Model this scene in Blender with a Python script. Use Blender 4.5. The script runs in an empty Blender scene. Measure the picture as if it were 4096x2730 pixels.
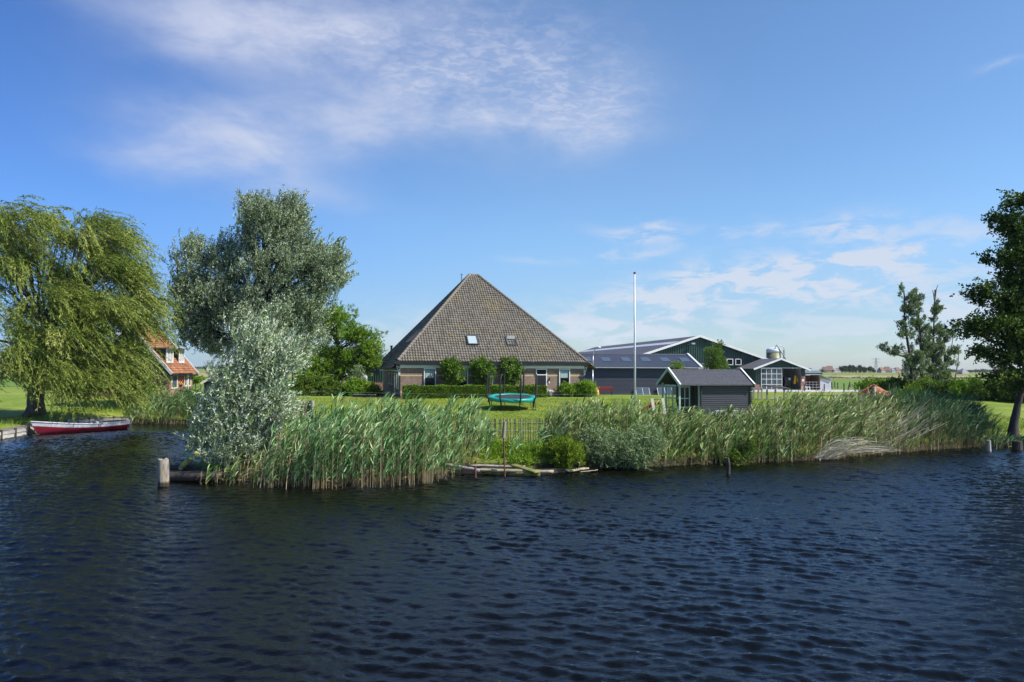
import bpy, math, random
import numpy as np
from mathutils import Vector, Matrix
R = math.radians
rng = np.random.default_rng(7)
random.seed(7)
scene = bpy.context.scene
COL = scene.collection

# ------------------------------------------------------------------ camera
H = 4.0                      # camera height above the water
PITCH = math.atan(28.0/739.5)
ROLL = 0.0037
FS = 2958.0                  # focal length in photo pixels (4096 wide)
_f = np.array([0, math.cos(PITCH), math.sin(PITCH)])
_r0 = np.array([1.0, 0, 0]); _u0 = np.array([0, -math.sin(PITCH), math.cos(PITCH)])
_r = math.cos(ROLL)*_r0 + math.sin(ROLL)*_u0
_u = -math.sin(ROLL)*_r0 + math.cos(ROLL)*_u0
CAM = np.array([0, 0, H])
cd = bpy.data.cameras.new('camera'); cam = bpy.data.objects.new('camera', cd); COL.objects.link(cam)
cd.lens = FS/4096*36; cd.sensor_width = 36; cd.clip_end = 20000; cd.clip_start = 0.1
cam.matrix_world = Matrix(((_r[0], _u[0], -_f[0], 0), (_r[1], _u[1], -_f[1], 0), (_r[2], _u[2], -_f[2], H), (0, 0, 0, 1)))
scene.camera = cam

def ray(sx, sy):
    return _r*((sx-2048)/FS) + _u*((1365-sy)/FS) + _f
def at(sx, sy, Y):           # measured photo point -> world point at distance Y
    d = ray(sx, sy); return CAM + d*(Y/d[1])
def ground(sx, sy, z=0.0):   # measured photo point -> world point on height z
    d = ray(sx, sy); return CAM + d*((z-H)/d[2])

# ------------------------------------------------------------------ sun, sky, exposure
SUN_EL, SUN_AZ = 46.0, 108.0     # azimuth clockwise from +Y
sdir = np.array([math.cos(R(SUN_EL))*math.sin(R(SUN_AZ)), math.cos(R(SUN_EL))*math.cos(R(SUN_AZ)), math.sin(R(SUN_EL))])
sl = bpy.data.lights.new('sun', 'SUN'); sl.energy = 4.9; sl.angle = R(0.55); sl.color = (1.0, 0.95, 0.87)
so = bpy.data.objects.new('sun', sl); COL.objects.link(so)
so.rotation_euler = Vector(sdir).to_track_quat('Z', 'Y').to_euler()
so.location = (40, -20, 60)
scene.view_settings.view_transform = 'Standard'; scene.view_settings.look = 'None'
scene.view_settings.exposure = 0.52; scene.view_settings.gamma = 1.0

world = bpy.data.worlds.new('World'); scene.world = world; world.use_nodes = True
wt = world.node_tree; wt.nodes.clear()
class NT:
    def __init__(s, t): s.t = t
    def n(s, typ, **kw):
        nd = s.t.nodes.new(typ)
        for k, v in kw.items(): setattr(nd, k, v)
        return nd
    def link(s, a, b): s.t.links.new(a, b)
    def put(s, sock, v):
        if isinstance(v, bpy.types.NodeSocket): s.link(v, sock)
        elif isinstance(v, (tuple, list)) and len(v) == 3 and sock.type == 'RGBA': sock.default_value = (*v, 1)
        else: sock.default_value = v
    def math(s, op, a, b=0.0, c=0.0, clamp=False):
        nd = s.n('ShaderNodeMath', operation=op, use_clamp=clamp)
        s.put(nd.inputs[0], a); s.put(nd.inputs[1], b)
        if op in ('MULTIPLY_ADD', 'SMOOTH_MIN'): s.put(nd.inputs[2], c)
        return nd.outputs[0]
    def vmath(s, op, a, b=None):
        nd = s.n('ShaderNodeVectorMath', operation=op); s.put(nd.inputs[0], a)
        if b is not None: s.put(nd.inputs[1], b)
        return nd.outputs[0]
    def mix(s, f, a, b, blend='MIX'):
        nd = s.n('ShaderNodeMix', data_type='RGBA', blend_type=blend); nd.clamp_factor = True
        s.put(nd.inputs[0], f); s.put(nd.inputs[6], a); s.put(nd.inputs[7], b); return nd.outputs[2]
    def noise(s, vec, scale, detail=3, rough=0.55, dist=0.0, out=0):
        nd = s.n('ShaderNodeTexNoise'); s.put(nd.inputs['Vector'], vec)
        nd.inputs['Scale'].default_value = scale; nd.inputs['Detail'].default_value = detail
        nd.inputs['Roughness'].default_value = rough; nd.inputs['Distortion'].default_value = dist
        return nd.outputs[out]
    def maprange(s, v, a, b, c=0.0, d=1.0, smooth=True):
        nd = s.n('ShaderNodeMapRange'); nd.interpolation_type = 'SMOOTHSTEP' if smooth else 'LINEAR'
        s.put(nd.inputs[0], v); s.put(nd.inputs[1], a); s.put(nd.inputs[2], b); s.put(nd.inputs[3], c); s.put(nd.inputs[4], d)
        return nd.outputs[0]
    def mapping(s, vec, scale=(1, 1, 1), rot=(0, 0, 0), loc=(0, 0, 0)):
        nd = s.n('ShaderNodeMapping'); s.put(nd.inputs[0], vec)
        nd.inputs['Scale'].default_value = scale; nd.inputs['Rotation'].default_value = rot; nd.inputs['Location'].default_value = loc
        return nd.outputs[0]
    def ramp(s, f, stops):
        nd = s.n('ShaderNodeValToRGB'); s.put(nd.inputs[0], f); cr = nd.color_ramp
        while len(cr.elements) > 1: cr.elements.remove(cr.elements[-1])
        cr.elements[0].position = stops[0][0]; cr.elements[0].color = (*stops[0][1], 1)
        for p, c in stops[1:]:
            e = cr.elements.new(p); e.color = (*c, 1)
        return nd.outputs[0]

w = NT(wt)
wout = w.n('ShaderNodeOutputWorld'); bg = w.n('ShaderNodeBackground'); w.link(bg.outputs[0], wout.inputs[0])
sky = w.n('ShaderNodeTexSky', sky_type='NISHITA'); sky.sun_disc = False
sky.sun_elevation = R(SUN_EL); sky.sun_rotation = R(SUN_AZ); sky.air_density = 1.0; sky.dust_density = 0.35; sky.ozone_density = 2.2; sky.altitude = 0
tc = w.n('ShaderNodeTexCoord'); D = tc.outputs['Generated']
sep = w.n('ShaderNodeSeparateXYZ'); w.link(D, sep.inputs[0])
dx, dy, dz = sep.outputs
az = w.math('ARCTAN2', dx, dy)
el = w.math('ARCSINE', dz)
zc = w.math('MAXIMUM', dz, 0.02)
px_, py_ = w.math('DIVIDE', dx, w.math('ADD', zc, 0.06)), w.math('DIVIDE', dy, w.math('ADD', zc, 0.06))
cmb = w.n('ShaderNodeCombineXYZ'); w.link(px_, cmb.inputs[0]); w.link(py_, cmb.inputs[1])
PV = cmb.outputs[0]
cm2 = w.n('ShaderNodeCombineXYZ'); w.link(az, cm2.inputs[0]); w.link(el, cm2.inputs[1]); AV = cm2.outputs[0]
def azel(sx, sy):
    d = ray(sx, sy); d = d/np.linalg.norm(d); return math.atan2(d[0], d[1]), math.asin(d[2])
# warp so that the cloud edges are ragged
wn = w.n('ShaderNodeTexNoise'); w.link(w.mapping(AV, (1, 1.6, 1)), wn.inputs['Vector']); wn.inputs['Scale'].default_value = 5; wn.inputs['Detail'].default_value = 4
warp = w.vmath('ADD', AV, w.vmath('MULTIPLY', w.vmath('SUBTRACT', wn.outputs['Color'], (0.5, 0.5, 0.5)), (0.20, 0.10, 0.0)))
ws = w.n('ShaderNodeSeparateXYZ'); w.link(warp, ws.inputs[0])
def blob(sx, sy, rx, ry, ang, wgt):
    a0, e0 = azel(sx, sy); c, s_ = math.cos(R(ang)), math.sin(R(ang))
    da = w.math('SUBTRACT', ws.outputs[0], a0); de = w.math('SUBTRACT', ws.outputs[1], e0)
    u = w.math('MULTIPLY', w.math('ADD', w.math('MULTIPLY', da, c), w.math('MULTIPLY', de, s_)), FS/rx)
    v = w.math('MULTIPLY', w.math('ADD', w.math('MULTIPLY', da, -s_), w.math('MULTIPLY', de, c)), FS/ry)
    r2 = w.math('ADD', w.math('MULTIPLY', u, u), w.math('MULTIPLY', v, v))
    return w.math('MULTIPLY', w.math('EXPONENT', w.math('MULTIPLY', r2, -1.0)), wgt)
def addall(L):
    r = L[0]
    for q in L[1:]: r = w.math('ADD', r, q)
    return r
soft = addall([blob(*b) for b in (
    (850, 70, 430, 120, -4, 1.0), (1500, 40, 600, 90, 5, .6), (900, 580, 330, 135, -10, 1.15), (1250, 470, 420, 120, 12, .6),
    (1700, 320, 700, 230, -8, .72), (2150, 430, 430, 150, 10, .5), (1200, 770, 260, 70, -8, .38), (1900, 500, 600, 80, 0, .55), (700, 640, 200, 60, 0, .35))])
ripple = addall([blob(*b) for b in ((2000, 230, 430, 170, -8, .9), (2250, 400, 300, 130, -15, .8), (1500, 180, 450, 110, -8, .6), (1900, 480, 420, 80, 8, .4))])
low = addall([blob(*b) for b in (
    (2530, 930, 150, 32, -8, 1.1), (2500, 1020, 150, 30, 6, .8), (3480, 915, 190, 42, -8, 1.15), (3060, 905, 110, 35, 5, .8), (2860, 950, 70, 22, 0, .8), (3300, 1020, 160, 25, 0, .7),
    (3420, 1060, 380, 55, 5, 1.2), (3250, 1150, 420, 85, 8, 1.0), (2750, 1160, 450, 75, 14, .95), (3850, 1180, 330, 85, 0, .9),
    (2500, 1260, 520, 80, 8, .8), (3500, 1330, 900, 90, 0, .6), (2200, 1330, 900, 70, 0, .45), (1450, 1300, 300, 60, 0, .4), (4040, 255, 90, 16, 12, .5), (2120, 1060, 130, 22, 0, .4))])
n1 = w.noise(w.mapping(PV, (1.0, .45, 1), rot=(0, 0, R(25))), 1.6, 6, .6, .4)
n2 = w.noise(w.mapping(AV, (1, 2.4, 1), rot=(0, 0, R(-12))), 9, 7, .62, .3)
n3 = w.noise(w.mapping(PV, (1, 1.1, 1), rot=(0, 0, R(-30))), 22, 3, .6, .6)
n4 = w.noise(w.mapping(AV, (1, 3.0, 1)), 16, 7, .62, .5)
mS = w.math('MULTIPLY', soft, w.maprange(w.math('ADD', w.math('MULTIPLY', n1, .5), w.math('MULTIPLY', n2, .5)), .32, .66, .25, 1.0))
mR = w.math('MULTIPLY', w.math('MULTIPLY', ripple, w.maprange(n3, .42, .62, .30, 1.0)), w.maprange(n2, .35, .65, .3, .62))
mL = w.math('MULTIPLY', low, w.maprange(n4, .40, .60, .08, 1.0))
mask = w.math('ADD', w.math('ADD', w.math('MULTIPLY', mS, .74), w.math('MULTIPLY', mR, .62)), w.math('MULTIPLY', mL, .85), clamp=True)
skyc = w.mix(1.0, sky.outputs[0], (0.90, 1.12, 1.32), 'MULTIPLY')
# the sky is deepest on the side away from the sun, and paler but dimmer in the thick air near the horizon
skyc = w.mix(w.maprange(az, .15, -.68), skyc, w.mix(1.0, skyc, (.52, .66, .90), 'MULTIPLY'))
skyc = w.mix(w.maprange(el, .20, .05), skyc, w.mix(1.0, skyc, (.84, .80, .84), 'MULTIPLY'))
cloudc = w.ramp(w.math('MULTIPLY', el, 1.4), [(0.0, (5.2, 5.95, 6.8)), (0.35, (4.7, 5.2, 6.5)), (1.0, (4.3, 4.6, 6.1))])
w.link(w.mix(w.math('MULTIPLY', mask, .95), skyc, cloudc), bg.inputs[0]); bg.inputs[1].default_value = 0.0914

# ------------------------------------------------------------------ materials
MATS = {}
def new_mat(name):
    m = bpy.data.materials.new(name); m.use_nodes = True; t = NT(m.node_tree); t.t.nodes.clear()
    out = t.n('ShaderNodeOutputMaterial'); p = t.n('ShaderNodeBsdfPrincipled'); t.link(p.outputs[0], out.inputs[0])
    t.out = out; t.p = p; t.obj = t.n('ShaderNodeTexCoord').outputs['Object']; t.geo = None
    MATS[name] = m; return m, t
def bump(t, h, strength=.3, dist=.02):
    b = t.n('ShaderNodeBump'); b.inputs['Strength'].default_value = strength; b.inputs['Distance'].default_value = dist
    t.put(b.inputs['Height'], h); t.link(b.outputs[0], t.p.inputs['Normal'])
def plain(name, c, rough=.6, metal=0.0, var=.15, scale=3.0, spec=.5, vs=(1, 1, 1), bmp=0.0):
    m, t = new_mat(name)
    n = t.noise(t.mapping(t.obj, vs), scale, 5, .65)
    c2 = tuple(min(1, x*(1+var)) for x in c); c1 = tuple(x*(1-var) for x in c)
    t.put(t.p.inputs['Base Color'], t.mix(t.maprange(n, .3, .7), c1, c2)); t.p.inputs['Roughness'].default_value = rough
    t.p.inputs['Metallic'].default_value = metal; t.p.inputs['Specular IOR Level'].default_value = spec
    if bmp: bump(t, n, bmp, .02)
    return m
def leafmat(name, cols, back=None, transl=.35, rough=.45, spec=.4):
    m, t = new_mat(name)
    a = t.n('ShaderNodeAttribute'); a.attribute_name = 'tint'
    st = [(i/(len(cols)-1), c) for i, c in enumerate(cols)]
    col = t.ramp(a.outputs['Fac'], st)
    if back is not None:
        g = t.n('ShaderNodeNewGeometry'); col = t.mix(g.outputs['Backfacing'], col, back)
    t.put(t.p.inputs['Base Color'], col); t.p.inputs['Roughness'].default_value = max(rough, .5); t.p.inputs['Specular IOR Level'].default_value = spec*.4
    tr = t.n('ShaderNodeBsdfTranslucent'); t.put(tr.inputs[0], t.mix(1.0, col, (1.25, 1.25, .55), 'MULTIPLY'))
    mx = t.n('ShaderNodeMixShader'); mx.inputs[0].default_value = transl*.6
    t.link(t.p.outputs[0], mx.inputs[1]); t.link(tr.outputs[0], mx.inputs[2]); t.link(mx.outputs[0], t.out.inputs[0])
    return m
plain('white_paint', (.72, .73, .72), .45, var=.06)
plain('cream_paint', (.62, .60, .50), .5, var=.08)
plain('pale_green_paint', (.42, .52, .46), .5, var=.08)
plain('black_paint', (.012, .013, .018), .4, var=.3)
plain('black_metal', (.012, .012, .014), .35, var=.2)
plain('dark_metal', (.06, .062, .068), .45, var=.2)
plain('steel', (.62, .63, .65), .28, metal=.9, var=.1)
plain('galvanised', (.45, .47, .5), .4, metal=.6, var=.15)
plain('pole_white', (.62, .64, .68), .4, var=.06)
plain('green_sheet', (.012, .042, .031), .45, var=.12, scale=.6)
plain('navy_wood', (.030, .034, .052), .5, var=.18, scale=2, vs=(.4, .4, 8))
plain('navy_roof', (.055, .062, .085), .45, var=.15, scale=1.5)
plain('barn_roof', (.075, .072, .085), .65, var=.12, scale=.5)
plain('barn_skylight', (.42, .45, .5), .5, var=.08)
plain('annex_roof', (.10, .095, .10), .75, var=.15, scale=1)
plain('shingle', (.066, .071, .086), .85, var=.25, scale=5, bmp=.3)
plain('log_dark', (.018, .020, .028), .6, var=.25, scale=2, vs=(.3, .3, 10))
plain('log_grey', (.052, .055, .070), .6, var=.15, scale=2, vs=(.3, .3, 10))
plain('red_paint', (.20, .03, .035), .45, var=.15)
plain('boat_red', (.17, .010, .022), .38, var=.35, scale=1.5)
plain('boat_white', (.46, .44, .46), .45, var=.18, scale=3)
plain('boat_inside', (.42, .38, .38), .6, var=.2)
plain('teal_pad', (.008, .30, .25), .4, var=.12, scale=2)
plain('tramp_bed', (.035, .035, .04), .6, var=.1)
plain('wood_paling', (.17, .145, .095), .85, var=.4, scale=4, vs=(1, 1, .2), bmp=.5)
plain('wood_grey', (.30, .27, .23), .8, var=.35, scale=4, vs=(1, 1, .2), bmp=.5)
plain('wood_pale', (.30, .26, .17), .8, var=.25, scale=4, vs=(1, 1, .2), bmp=.4)
plain('wood_beam', (.22, .20, .19), .8, var=.55, scale=5, vs=(.25, 1, 1), bmp=.6)
plain('wood_dark', (.045, .035, .026), .8, var=.4, scale=4, bmp=.4)
plain('wood_moss', (.14, .145, .04), .9, var=.5, scale=5, bmp=.5)
plain('deck_wood', (.17, .15, .13), .8, var=.3, scale=2, vs=(1, .2, 1), bmp=.4)
plain('quay_board', (.40, .38, .33), .8, var=.3, scale=2, vs=(1, .3, 2), bmp=.4)
plain('rust', (.12, .045, .028), .8, var=.4, scale=9, bmp=.4)
plain('bark', (.10, .082, .065), .9, var=.4, scale=7, vs=(1, 1, .3), bmp=.8)
plain('bark_dark', (.045, .037, .032), .9, var=.4, scale=7, vs=(1, 1, .3), bmp=.8)
plain('bark_pale', (.20, .18, .15), .9, var=.35, scale=7, vs=(1, 1, .3), bmp=.6)
plain('concrete', (.42, .40, .36), .85, var=.15, scale=.4)
plain('white_wall', (.62, .62, .62), .7, var=.06, scale=.6)
plain('grey_wall', (.50, .51, .54), .7, var=.06, scale=.6)
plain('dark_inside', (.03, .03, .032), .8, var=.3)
plain('silo_olive', (.19, .19, .105), .5, var=.08)
plain('yellow_coat', (.62, .36, .02), .55, var=.15)
plain('orange_cloth', (.75, .38, .14), .8, var=.35, scale=5)
plain('blind', (.30, .38, .38), .8, var=.05)
plain('curtain', (.34, .35, .35), .8, var=.15, scale=12, vs=(6, 6, .2))
plain('yellow_brick', (.46, .38, .21), .85, var=.15, scale=8)
plain('terracotta', (.30, .11, .05), .8, var=.2)
plain('pot_grey', (.14, .15, .16), .6, var=.1)
plain('petal_white', (.8, .8, .78), .6, var=.05)
plain('petal_red', (.65, .02, .05), .6, var=.1)
plain('petal_yellow', (.75, .55, .03), .6, var=.1)
plain('petal_purple', (.10, .04, .28), .6, var=.2)
plain('bird_black', (.015, .016, .02), .5, var=.2)
plain('bird_white', (.7, .7, .68), .5, var=.05)
plain('car_white', (.74, .75, .77), .2, var=.02)
plain('rubber', (.02, .02, .02), .7, var=.1)
plain('far_roof', (.22, .12, .09), .9, var=.2, scale=.1)
plain('far_wall', (.42, .36, .32), .9, var=.1, scale=.1)
plain('far_grey', (.22, .23, .25), .9, var=.1, scale=.1)
m, t = new_mat('glass_dark'); t.put(t.p.inputs['Base Color'], (.012, .014, .016)); t.p.inputs['Roughness'].default_value = .05; t.p.inputs['Specular IOR Level'].default_value = .22
m, t = new_mat('glass_sky'); t.put(t.p.inputs['Base Color'], (.10, .13, .15)); t.p.inputs['Roughness'].default_value = .05; t.p.inputs['Specular IOR Level'].default_value = 1.0; t.p.inputs['Metallic'].default_value = .35
m, t = new_mat('skylight_pale'); t.put(t.p.inputs['Base Color'], (.36, .42, .44)); t.p.inputs['Roughness'].default_value = .15
m, t = new_mat('clear_glass'); t.put(t.p.inputs['Base Color'], (.8, .9, .88)); t.p.inputs['Roughness'].default_value = .02; t.p.inputs['Transmission Weight'].default_value = 1; t.p.inputs['IOR'].default_value = 1.05

# brick: real 0.22 x 0.065 m courses
def brickmat(name, c1, c2, mortar, sc=1.0, rot=(R(90), 0, 0)):
    m, t = new_mat(name)
    b = t.n('ShaderNodeTexBrick'); sp_ = t.n('ShaderNodeSeparateXYZ'); t.link(t.obj, sp_.inputs[0]); cb_ = t.n('ShaderNodeCombineXYZ'); t.link(t.math('ADD', sp_.outputs[0], sp_.outputs[1]), cb_.inputs[0]); t.link(sp_.outputs[2], cb_.inputs[1]); t.put(b.inputs['Vector'], cb_.outputs[0])
    b.inputs['Scale'].default_value = 1.0; b.inputs['Brick Width'].default_value = .23*sc; b.inputs['Row Height'].default_value = .075*sc
    b.inputs['Mortar Size'].default_value = .008*sc; b.inputs['Mortar Smooth'].default_value = .2
    t.put(b.inputs['Color1'], c1); t.put(b.inputs['Color2'], c2); t.put(b.inputs['Mortar'], mortar); b.inputs['Bias'].default_value = -.2
    n = t.noise(t.obj, .9, 5, .6)
    t.put(t.p.inputs['Base Color'], t.mix(1.0, b.outputs['Color'], t.ramp(n, [(.3, (.8, .8, .8)), (.7, (1.2, 1.17, 1.12))]), 'MULTIPLY'))
    t.p.inputs['Roughness'].default_value = .85; bump(t, b.outputs['Fac'], -.3, .006); return m
brickmat('brick_farm', (.15, .085, .08), (.25, .165, .13), (.36, .31, .21), 1.25)
brickmat('brick_farm_side', (.15, .085, .08), (.25, .165, .13), (.36, .31, .21), 1.25, rot=(R(90), 0, R(90)))
brickmat('brick_red', (.22, .075, .055), (.34, .13, .10), (.46, .38, .33), 1.25)
brickmat('brick_red_side', (.20, .075, .065), (.28, .12, .10), (.36, .28, .25), 1.25, rot=(R(90), 0, R(90)))

def tilemat(name, cols, lich, lcol):
    m, t = new_mat(name)
    a = t.n('ShaderNodeAttribute'); a.attribute_name = 'tint'
    col = t.ramp(a.outputs['Fac'], [(i/(len(cols)-1), c) for i, c in enumerate(cols)])
    n = t.noise(t.obj, .35, 4, .6); n2 = t.noise(t.obj, 3.5, 5, .7)
    col = t.mix(t.math('MULTIPLY', t.maprange(n, .47, .68), t.maprange(n2, .42, .68, 0, lich)), col, lcol)
    col = t.mix(t.maprange(t.noise(t.obj, 9, 5, .75), .6, .75, 0, .6), col, tuple(x*.35 for x in cols[0]))
    t.put(t.p.inputs['Base Color'], col); t.p.inputs['Roughness'].default_value = .75; bump(t, n2, .3, .02); return m
tilemat('tile_grey', [(.105, .09, .068), (.135, .118, .092), (.155, .137, .108), (.18, .16, .13)], .95, (.26, .19, .07))
tilemat('tile_orange', [(.19, .07, .035), (.28, .11, .05), (.36, .155, .07)], .7, (.22, .12, .05))
tilemat('tile_old_orange', [(.20, .06, .03), (.42, .13, .05), (.50, .19, .09)], .5, (.12, .06, .04))

# mooring post with lichen
m, t = new_mat('post_lichen')
n = t.noise(t.mapping(t.obj, (3, 3, 1)), 3, 6, .7); sp = t.n('ShaderNodeSeparateXYZ'); t.link(t.obj, sp.inputs[0])
c = t.mix(t.maprange(t.noise(t.mapping(t.obj, (1, 1, .15)), 14, 5, .7), .35, .65), (.14, .12, .095), (.33, .29, .23))
c = t.mix(t.maprange(n, .57, .66), c, (.50, .25, .03))
c = t.mix(t.maprange(sp.outputs[2], .10, .22, 1, 0), c, (.03, .028, .018))
t.put(t.p.inputs['Base Color'], c); t.p.inputs['Roughness'].default_value = .9; bump(t, n, .6, .03)
m, t = new_mat('log_lichen')
c = t.mix(t.maprange(t.noise(t.obj, 4, 5, .6), .42, .55), (.25, .19, .14), (.45, .42, .04))
t.put(t.p.inputs['Base Color'], c); t.p.inputs['Roughness'].default_value = .9

# lawn and fields
m, t = new_mat('grass')
n1_ = t.noise(t.mapping(t.obj, (.6, 1.3, 1)), .32, 5, .6); n2_ = t.noise(t.obj, 2.3, 6, .7); n3_ = t.noise(t.mapping(t.obj, (1, .6, 1)), 14, 5, .8)
c = t.mix(t.maprange(n1_, .36, .64), (.13, .215, .016), (.235, .28, .04))
c = t.mix(t.maprange(n2_, .48, .72, 0, .75), c, (.38, .34, .11))
c = t.mix(t.maprange(n3_, .42, .7, 0, .55), c, (.06, .11, .012))
zp = t.n('ShaderNodeSeparateXYZ'); t.link(t.obj, zp.inputs[0]); c = t.mix(t.maprange(t.math('ADD', zp.outputs[2], t.math('MULTIPLY', n2_, .25)), .36, .58, 1, 0), c, (.045, .04, .018))
t.put(t.p.inputs['Base Color'], c); t.p.inputs['Roughness'].default_value = .8; t.p.inputs['Specular IOR Level'].default_value = .2; bump(t, t.math('ADD', n2_, n3_), .7, .05)
m, t = new_mat('field')
sp = t.n('ShaderNodeSeparateXYZ'); t.link(t.obj, sp.inputs[0])
yy = t.math('ADD', sp.outputs[1], t.math('MULTIPLY', t.noise(t.mapping(t.obj, (.004, .004, 1)), 1.0, 3), 30))
c = t.ramp(t.maprange(yy, 80, 1280, 0, 1, smooth=False), [(0, (.115, .20, .03)), (.125, (.125, .21, .035)), (.132, (.36, .30, .16)), (.262, (.36, .31, .17)), (.27, (.18, .20, .05)), (.5, (.24, .24, .08)), (.6, (.15, .19, .045)), (1, (.17, .19, .06))])
c = t.mix(t.maprange(t.noise(t.mapping(t.obj, (.02, .14, 1)), 1, 6, .65), .35, .7, 0, .6), c, (.13, .17, .035))
c = t.mix(t.maprange(t.noise(t.obj, 1.2, 5, .7), .4, .8, 0, .4), c, (.07, .11, .02))
t.put(t.p.inputs['Base Color'], c); t.p.inputs['Roughness'].default_value = .9; t.p.inputs['Specular IOR Level'].default_value = .15

# water
m, t = new_mat('water')
v = t.mapping(t.obj, (1.0, 1.9, 1), rot=(0, 0, R(18)))
b1 = t.noise(v, 5.5, 3, .55, .3); b2 = t.noise(v, 17, 3, .6, .2)
bn_ = t.n('ShaderNodeBump'); bn_.inputs['Strength'].default_value = 1.0; bn_.inputs['Distance'].default_value = .017
t.put(bn_.inputs['Height'], t.math('ADD', t.math('MULTIPLY', b1, .6), t.math('MULTIPLY', b2, .5)))
df_ = t.n('ShaderNodeBsdfDiffuse'); t.put(df_.inputs[0], (.0028, .0026, .0008))
gl_ = t.n('ShaderNodeBsdfGlossy'); t.put(gl_.inputs[0], (.74, .83, .94)); gl_.inputs['Roughness'].default_value = .05; t.link(bn_.outputs[0], gl_.inputs['Normal'])
fr_ = t.n('ShaderNodeFresnel'); fr_.inputs['IOR'].default_value = 1.333; t.link(bn_.outputs[0], fr_.inputs['Normal'])
mx_ = t.n('ShaderNodeMixShader'); t.link(fr_.outputs[0], mx_.inputs[0]); t.link(df_.outputs[0], mx_.inputs[1]); t.link(gl_.outputs[0], mx_.inputs[2]); t.link(mx_.outputs[0], t.out.inputs[0])

leafmat('leaf_weeping', [(.055, .10, .014), (.125, .185, .025), (.23, .28, .05), (.40, .42, .13)], None, .25)
leafmat('leaf_white_willow', [(.035, .08, .022), (.085, .155, .05), (.155, .235, .085), (.32, .39, .22)], (.43, .49, .35), .25, .5)
leafmat('leaf_silver', [(.06, .13, .025), (.13, .24, .055), (.27, .39, .14), (.54, .62, .44)], (.66, .73, .58), .25, .4)
leafmat('leaf_bright', [(.08, .18, .010), (.18, .31, .025), (.30, .42, .06)], None, .4)
leafmat('leaf_lime', [(.035, .09, .008), (.10, .19, .02), (.25, .34, .06)], None, .3, .35)
leafmat('leaf_hedge', [(.05, .12, .01), (.15, .26, .025), (.30, .40, .06)], None, .3, .4)
leafmat('leaf_alder', [(.03, .06, .008), (.055, .11, .014), (.12, .18, .02)], None, .28, .4)
leafmat('leaf_poplar', [(.06, .10, .03), (.10, .16, .05), (.16, .23, .075)], (.22, .28, .17), .3)
leafmat('leaf_scrub', [(.045, .09, .01), (.09, .16, .018), (.18, .26, .03)], None, .3)
leafmat('leaf_gold', [(.07, .13, .01), (.14, .22, .018), (.24, .32, .03)], None, .4)
leafmat('leaf_greyshrub', [(.06, .13, .03), (.12, .21, .06), (.23, .33, .12)], (.30, .38, .22), .3)
leafmat('reed_green', [(.03, .10, .025), (.13, .29, .09), (.30, .47, .20), (.50, .58, .30)], None, .2, .45)
leafmat('reed_mixed', [(.025, .08, .015), (.14, .26, .055), (.35, .45, .17), (.60, .57, .34)], None, .2, .45)
leafmat('reed_dark', [(.035, .09, .035), (.065, .14, .06), (.12, .21, .09)], None, .3, .45)
leafmat('reed_straw', [(.20, .14, .06), (.36, .28, .15), (.54, .47, .32)], None, .3, .6)
leafmat('reed_bleached', [(.34, .29, .20), (.52, .47, .36), (.70, .66, .54)], None, .2, .6)
leafmat('far_leaf', [(.035, .06, .022), (.05, .08, .03), (.07, .10, .035)], None, .1, .8, .1)
leafmat('grass_blades', [(.12, .20, .015), (.21, .29, .03), (.34, .36, .08)], None, .35)

# ------------------------------------------------------------------ geometry helpers
def thing(name, label, cat, loc=(0, 0, 0), rz=0.0, group=None):
    o = bpy.data.objects.new(name, None); COL.objects.link(o); o.empty_display_size = .3
    o.location = loc; o.rotation_euler = (0, 0, rz); tag(o, label, cat, group); return o
def tag(o, label=None, cat=None, group=None, kind=None):
    if label: o['label'] = label
    if cat: o['category'] = cat
    if group: o['group'] = group
    if kind: o['kind'] = kind
    return o
def np_mesh(name, V, F, mat, parent=None, tint=None, smooth=False, loc=None):
    """V (n,3); F (m,k) same-size faces"""
    V = np.asarray(V, dtype=np.float32).reshape(-1, 3); F = np.asarray(F, dtype=np.int32)
    me = bpy.data.meshes.new(name); nf, k = F.shape
    me.vertices.add(len(V)); me.vertices.foreach_set('co', V.ravel())
    me.loops.add(nf*k); me.loops.foreach_set('vertex_index', F.ravel())
    me.polygons.add(nf); me.polygons.foreach_set('loop_start', np.arange(nf, dtype=np.int32)*k)
    if smooth: me.polygons.foreach_set('use_smooth', np.ones(nf, dtype=bool))
    me.update(calc_edges=True)
    if tint is not None:
        a = me.attributes.new('tint', 'FLOAT', 'FACE'); a.data.foreach_set('value', np.asarray(tint, dtype=np.float32))
    me.materials.append(MATS[mat]); o = bpy.data.objects.new(name, me); COL.objects.link(o)
    if parent is not None: o.parent = parent
    if loc is not None: o.location = loc
    return o
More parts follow.
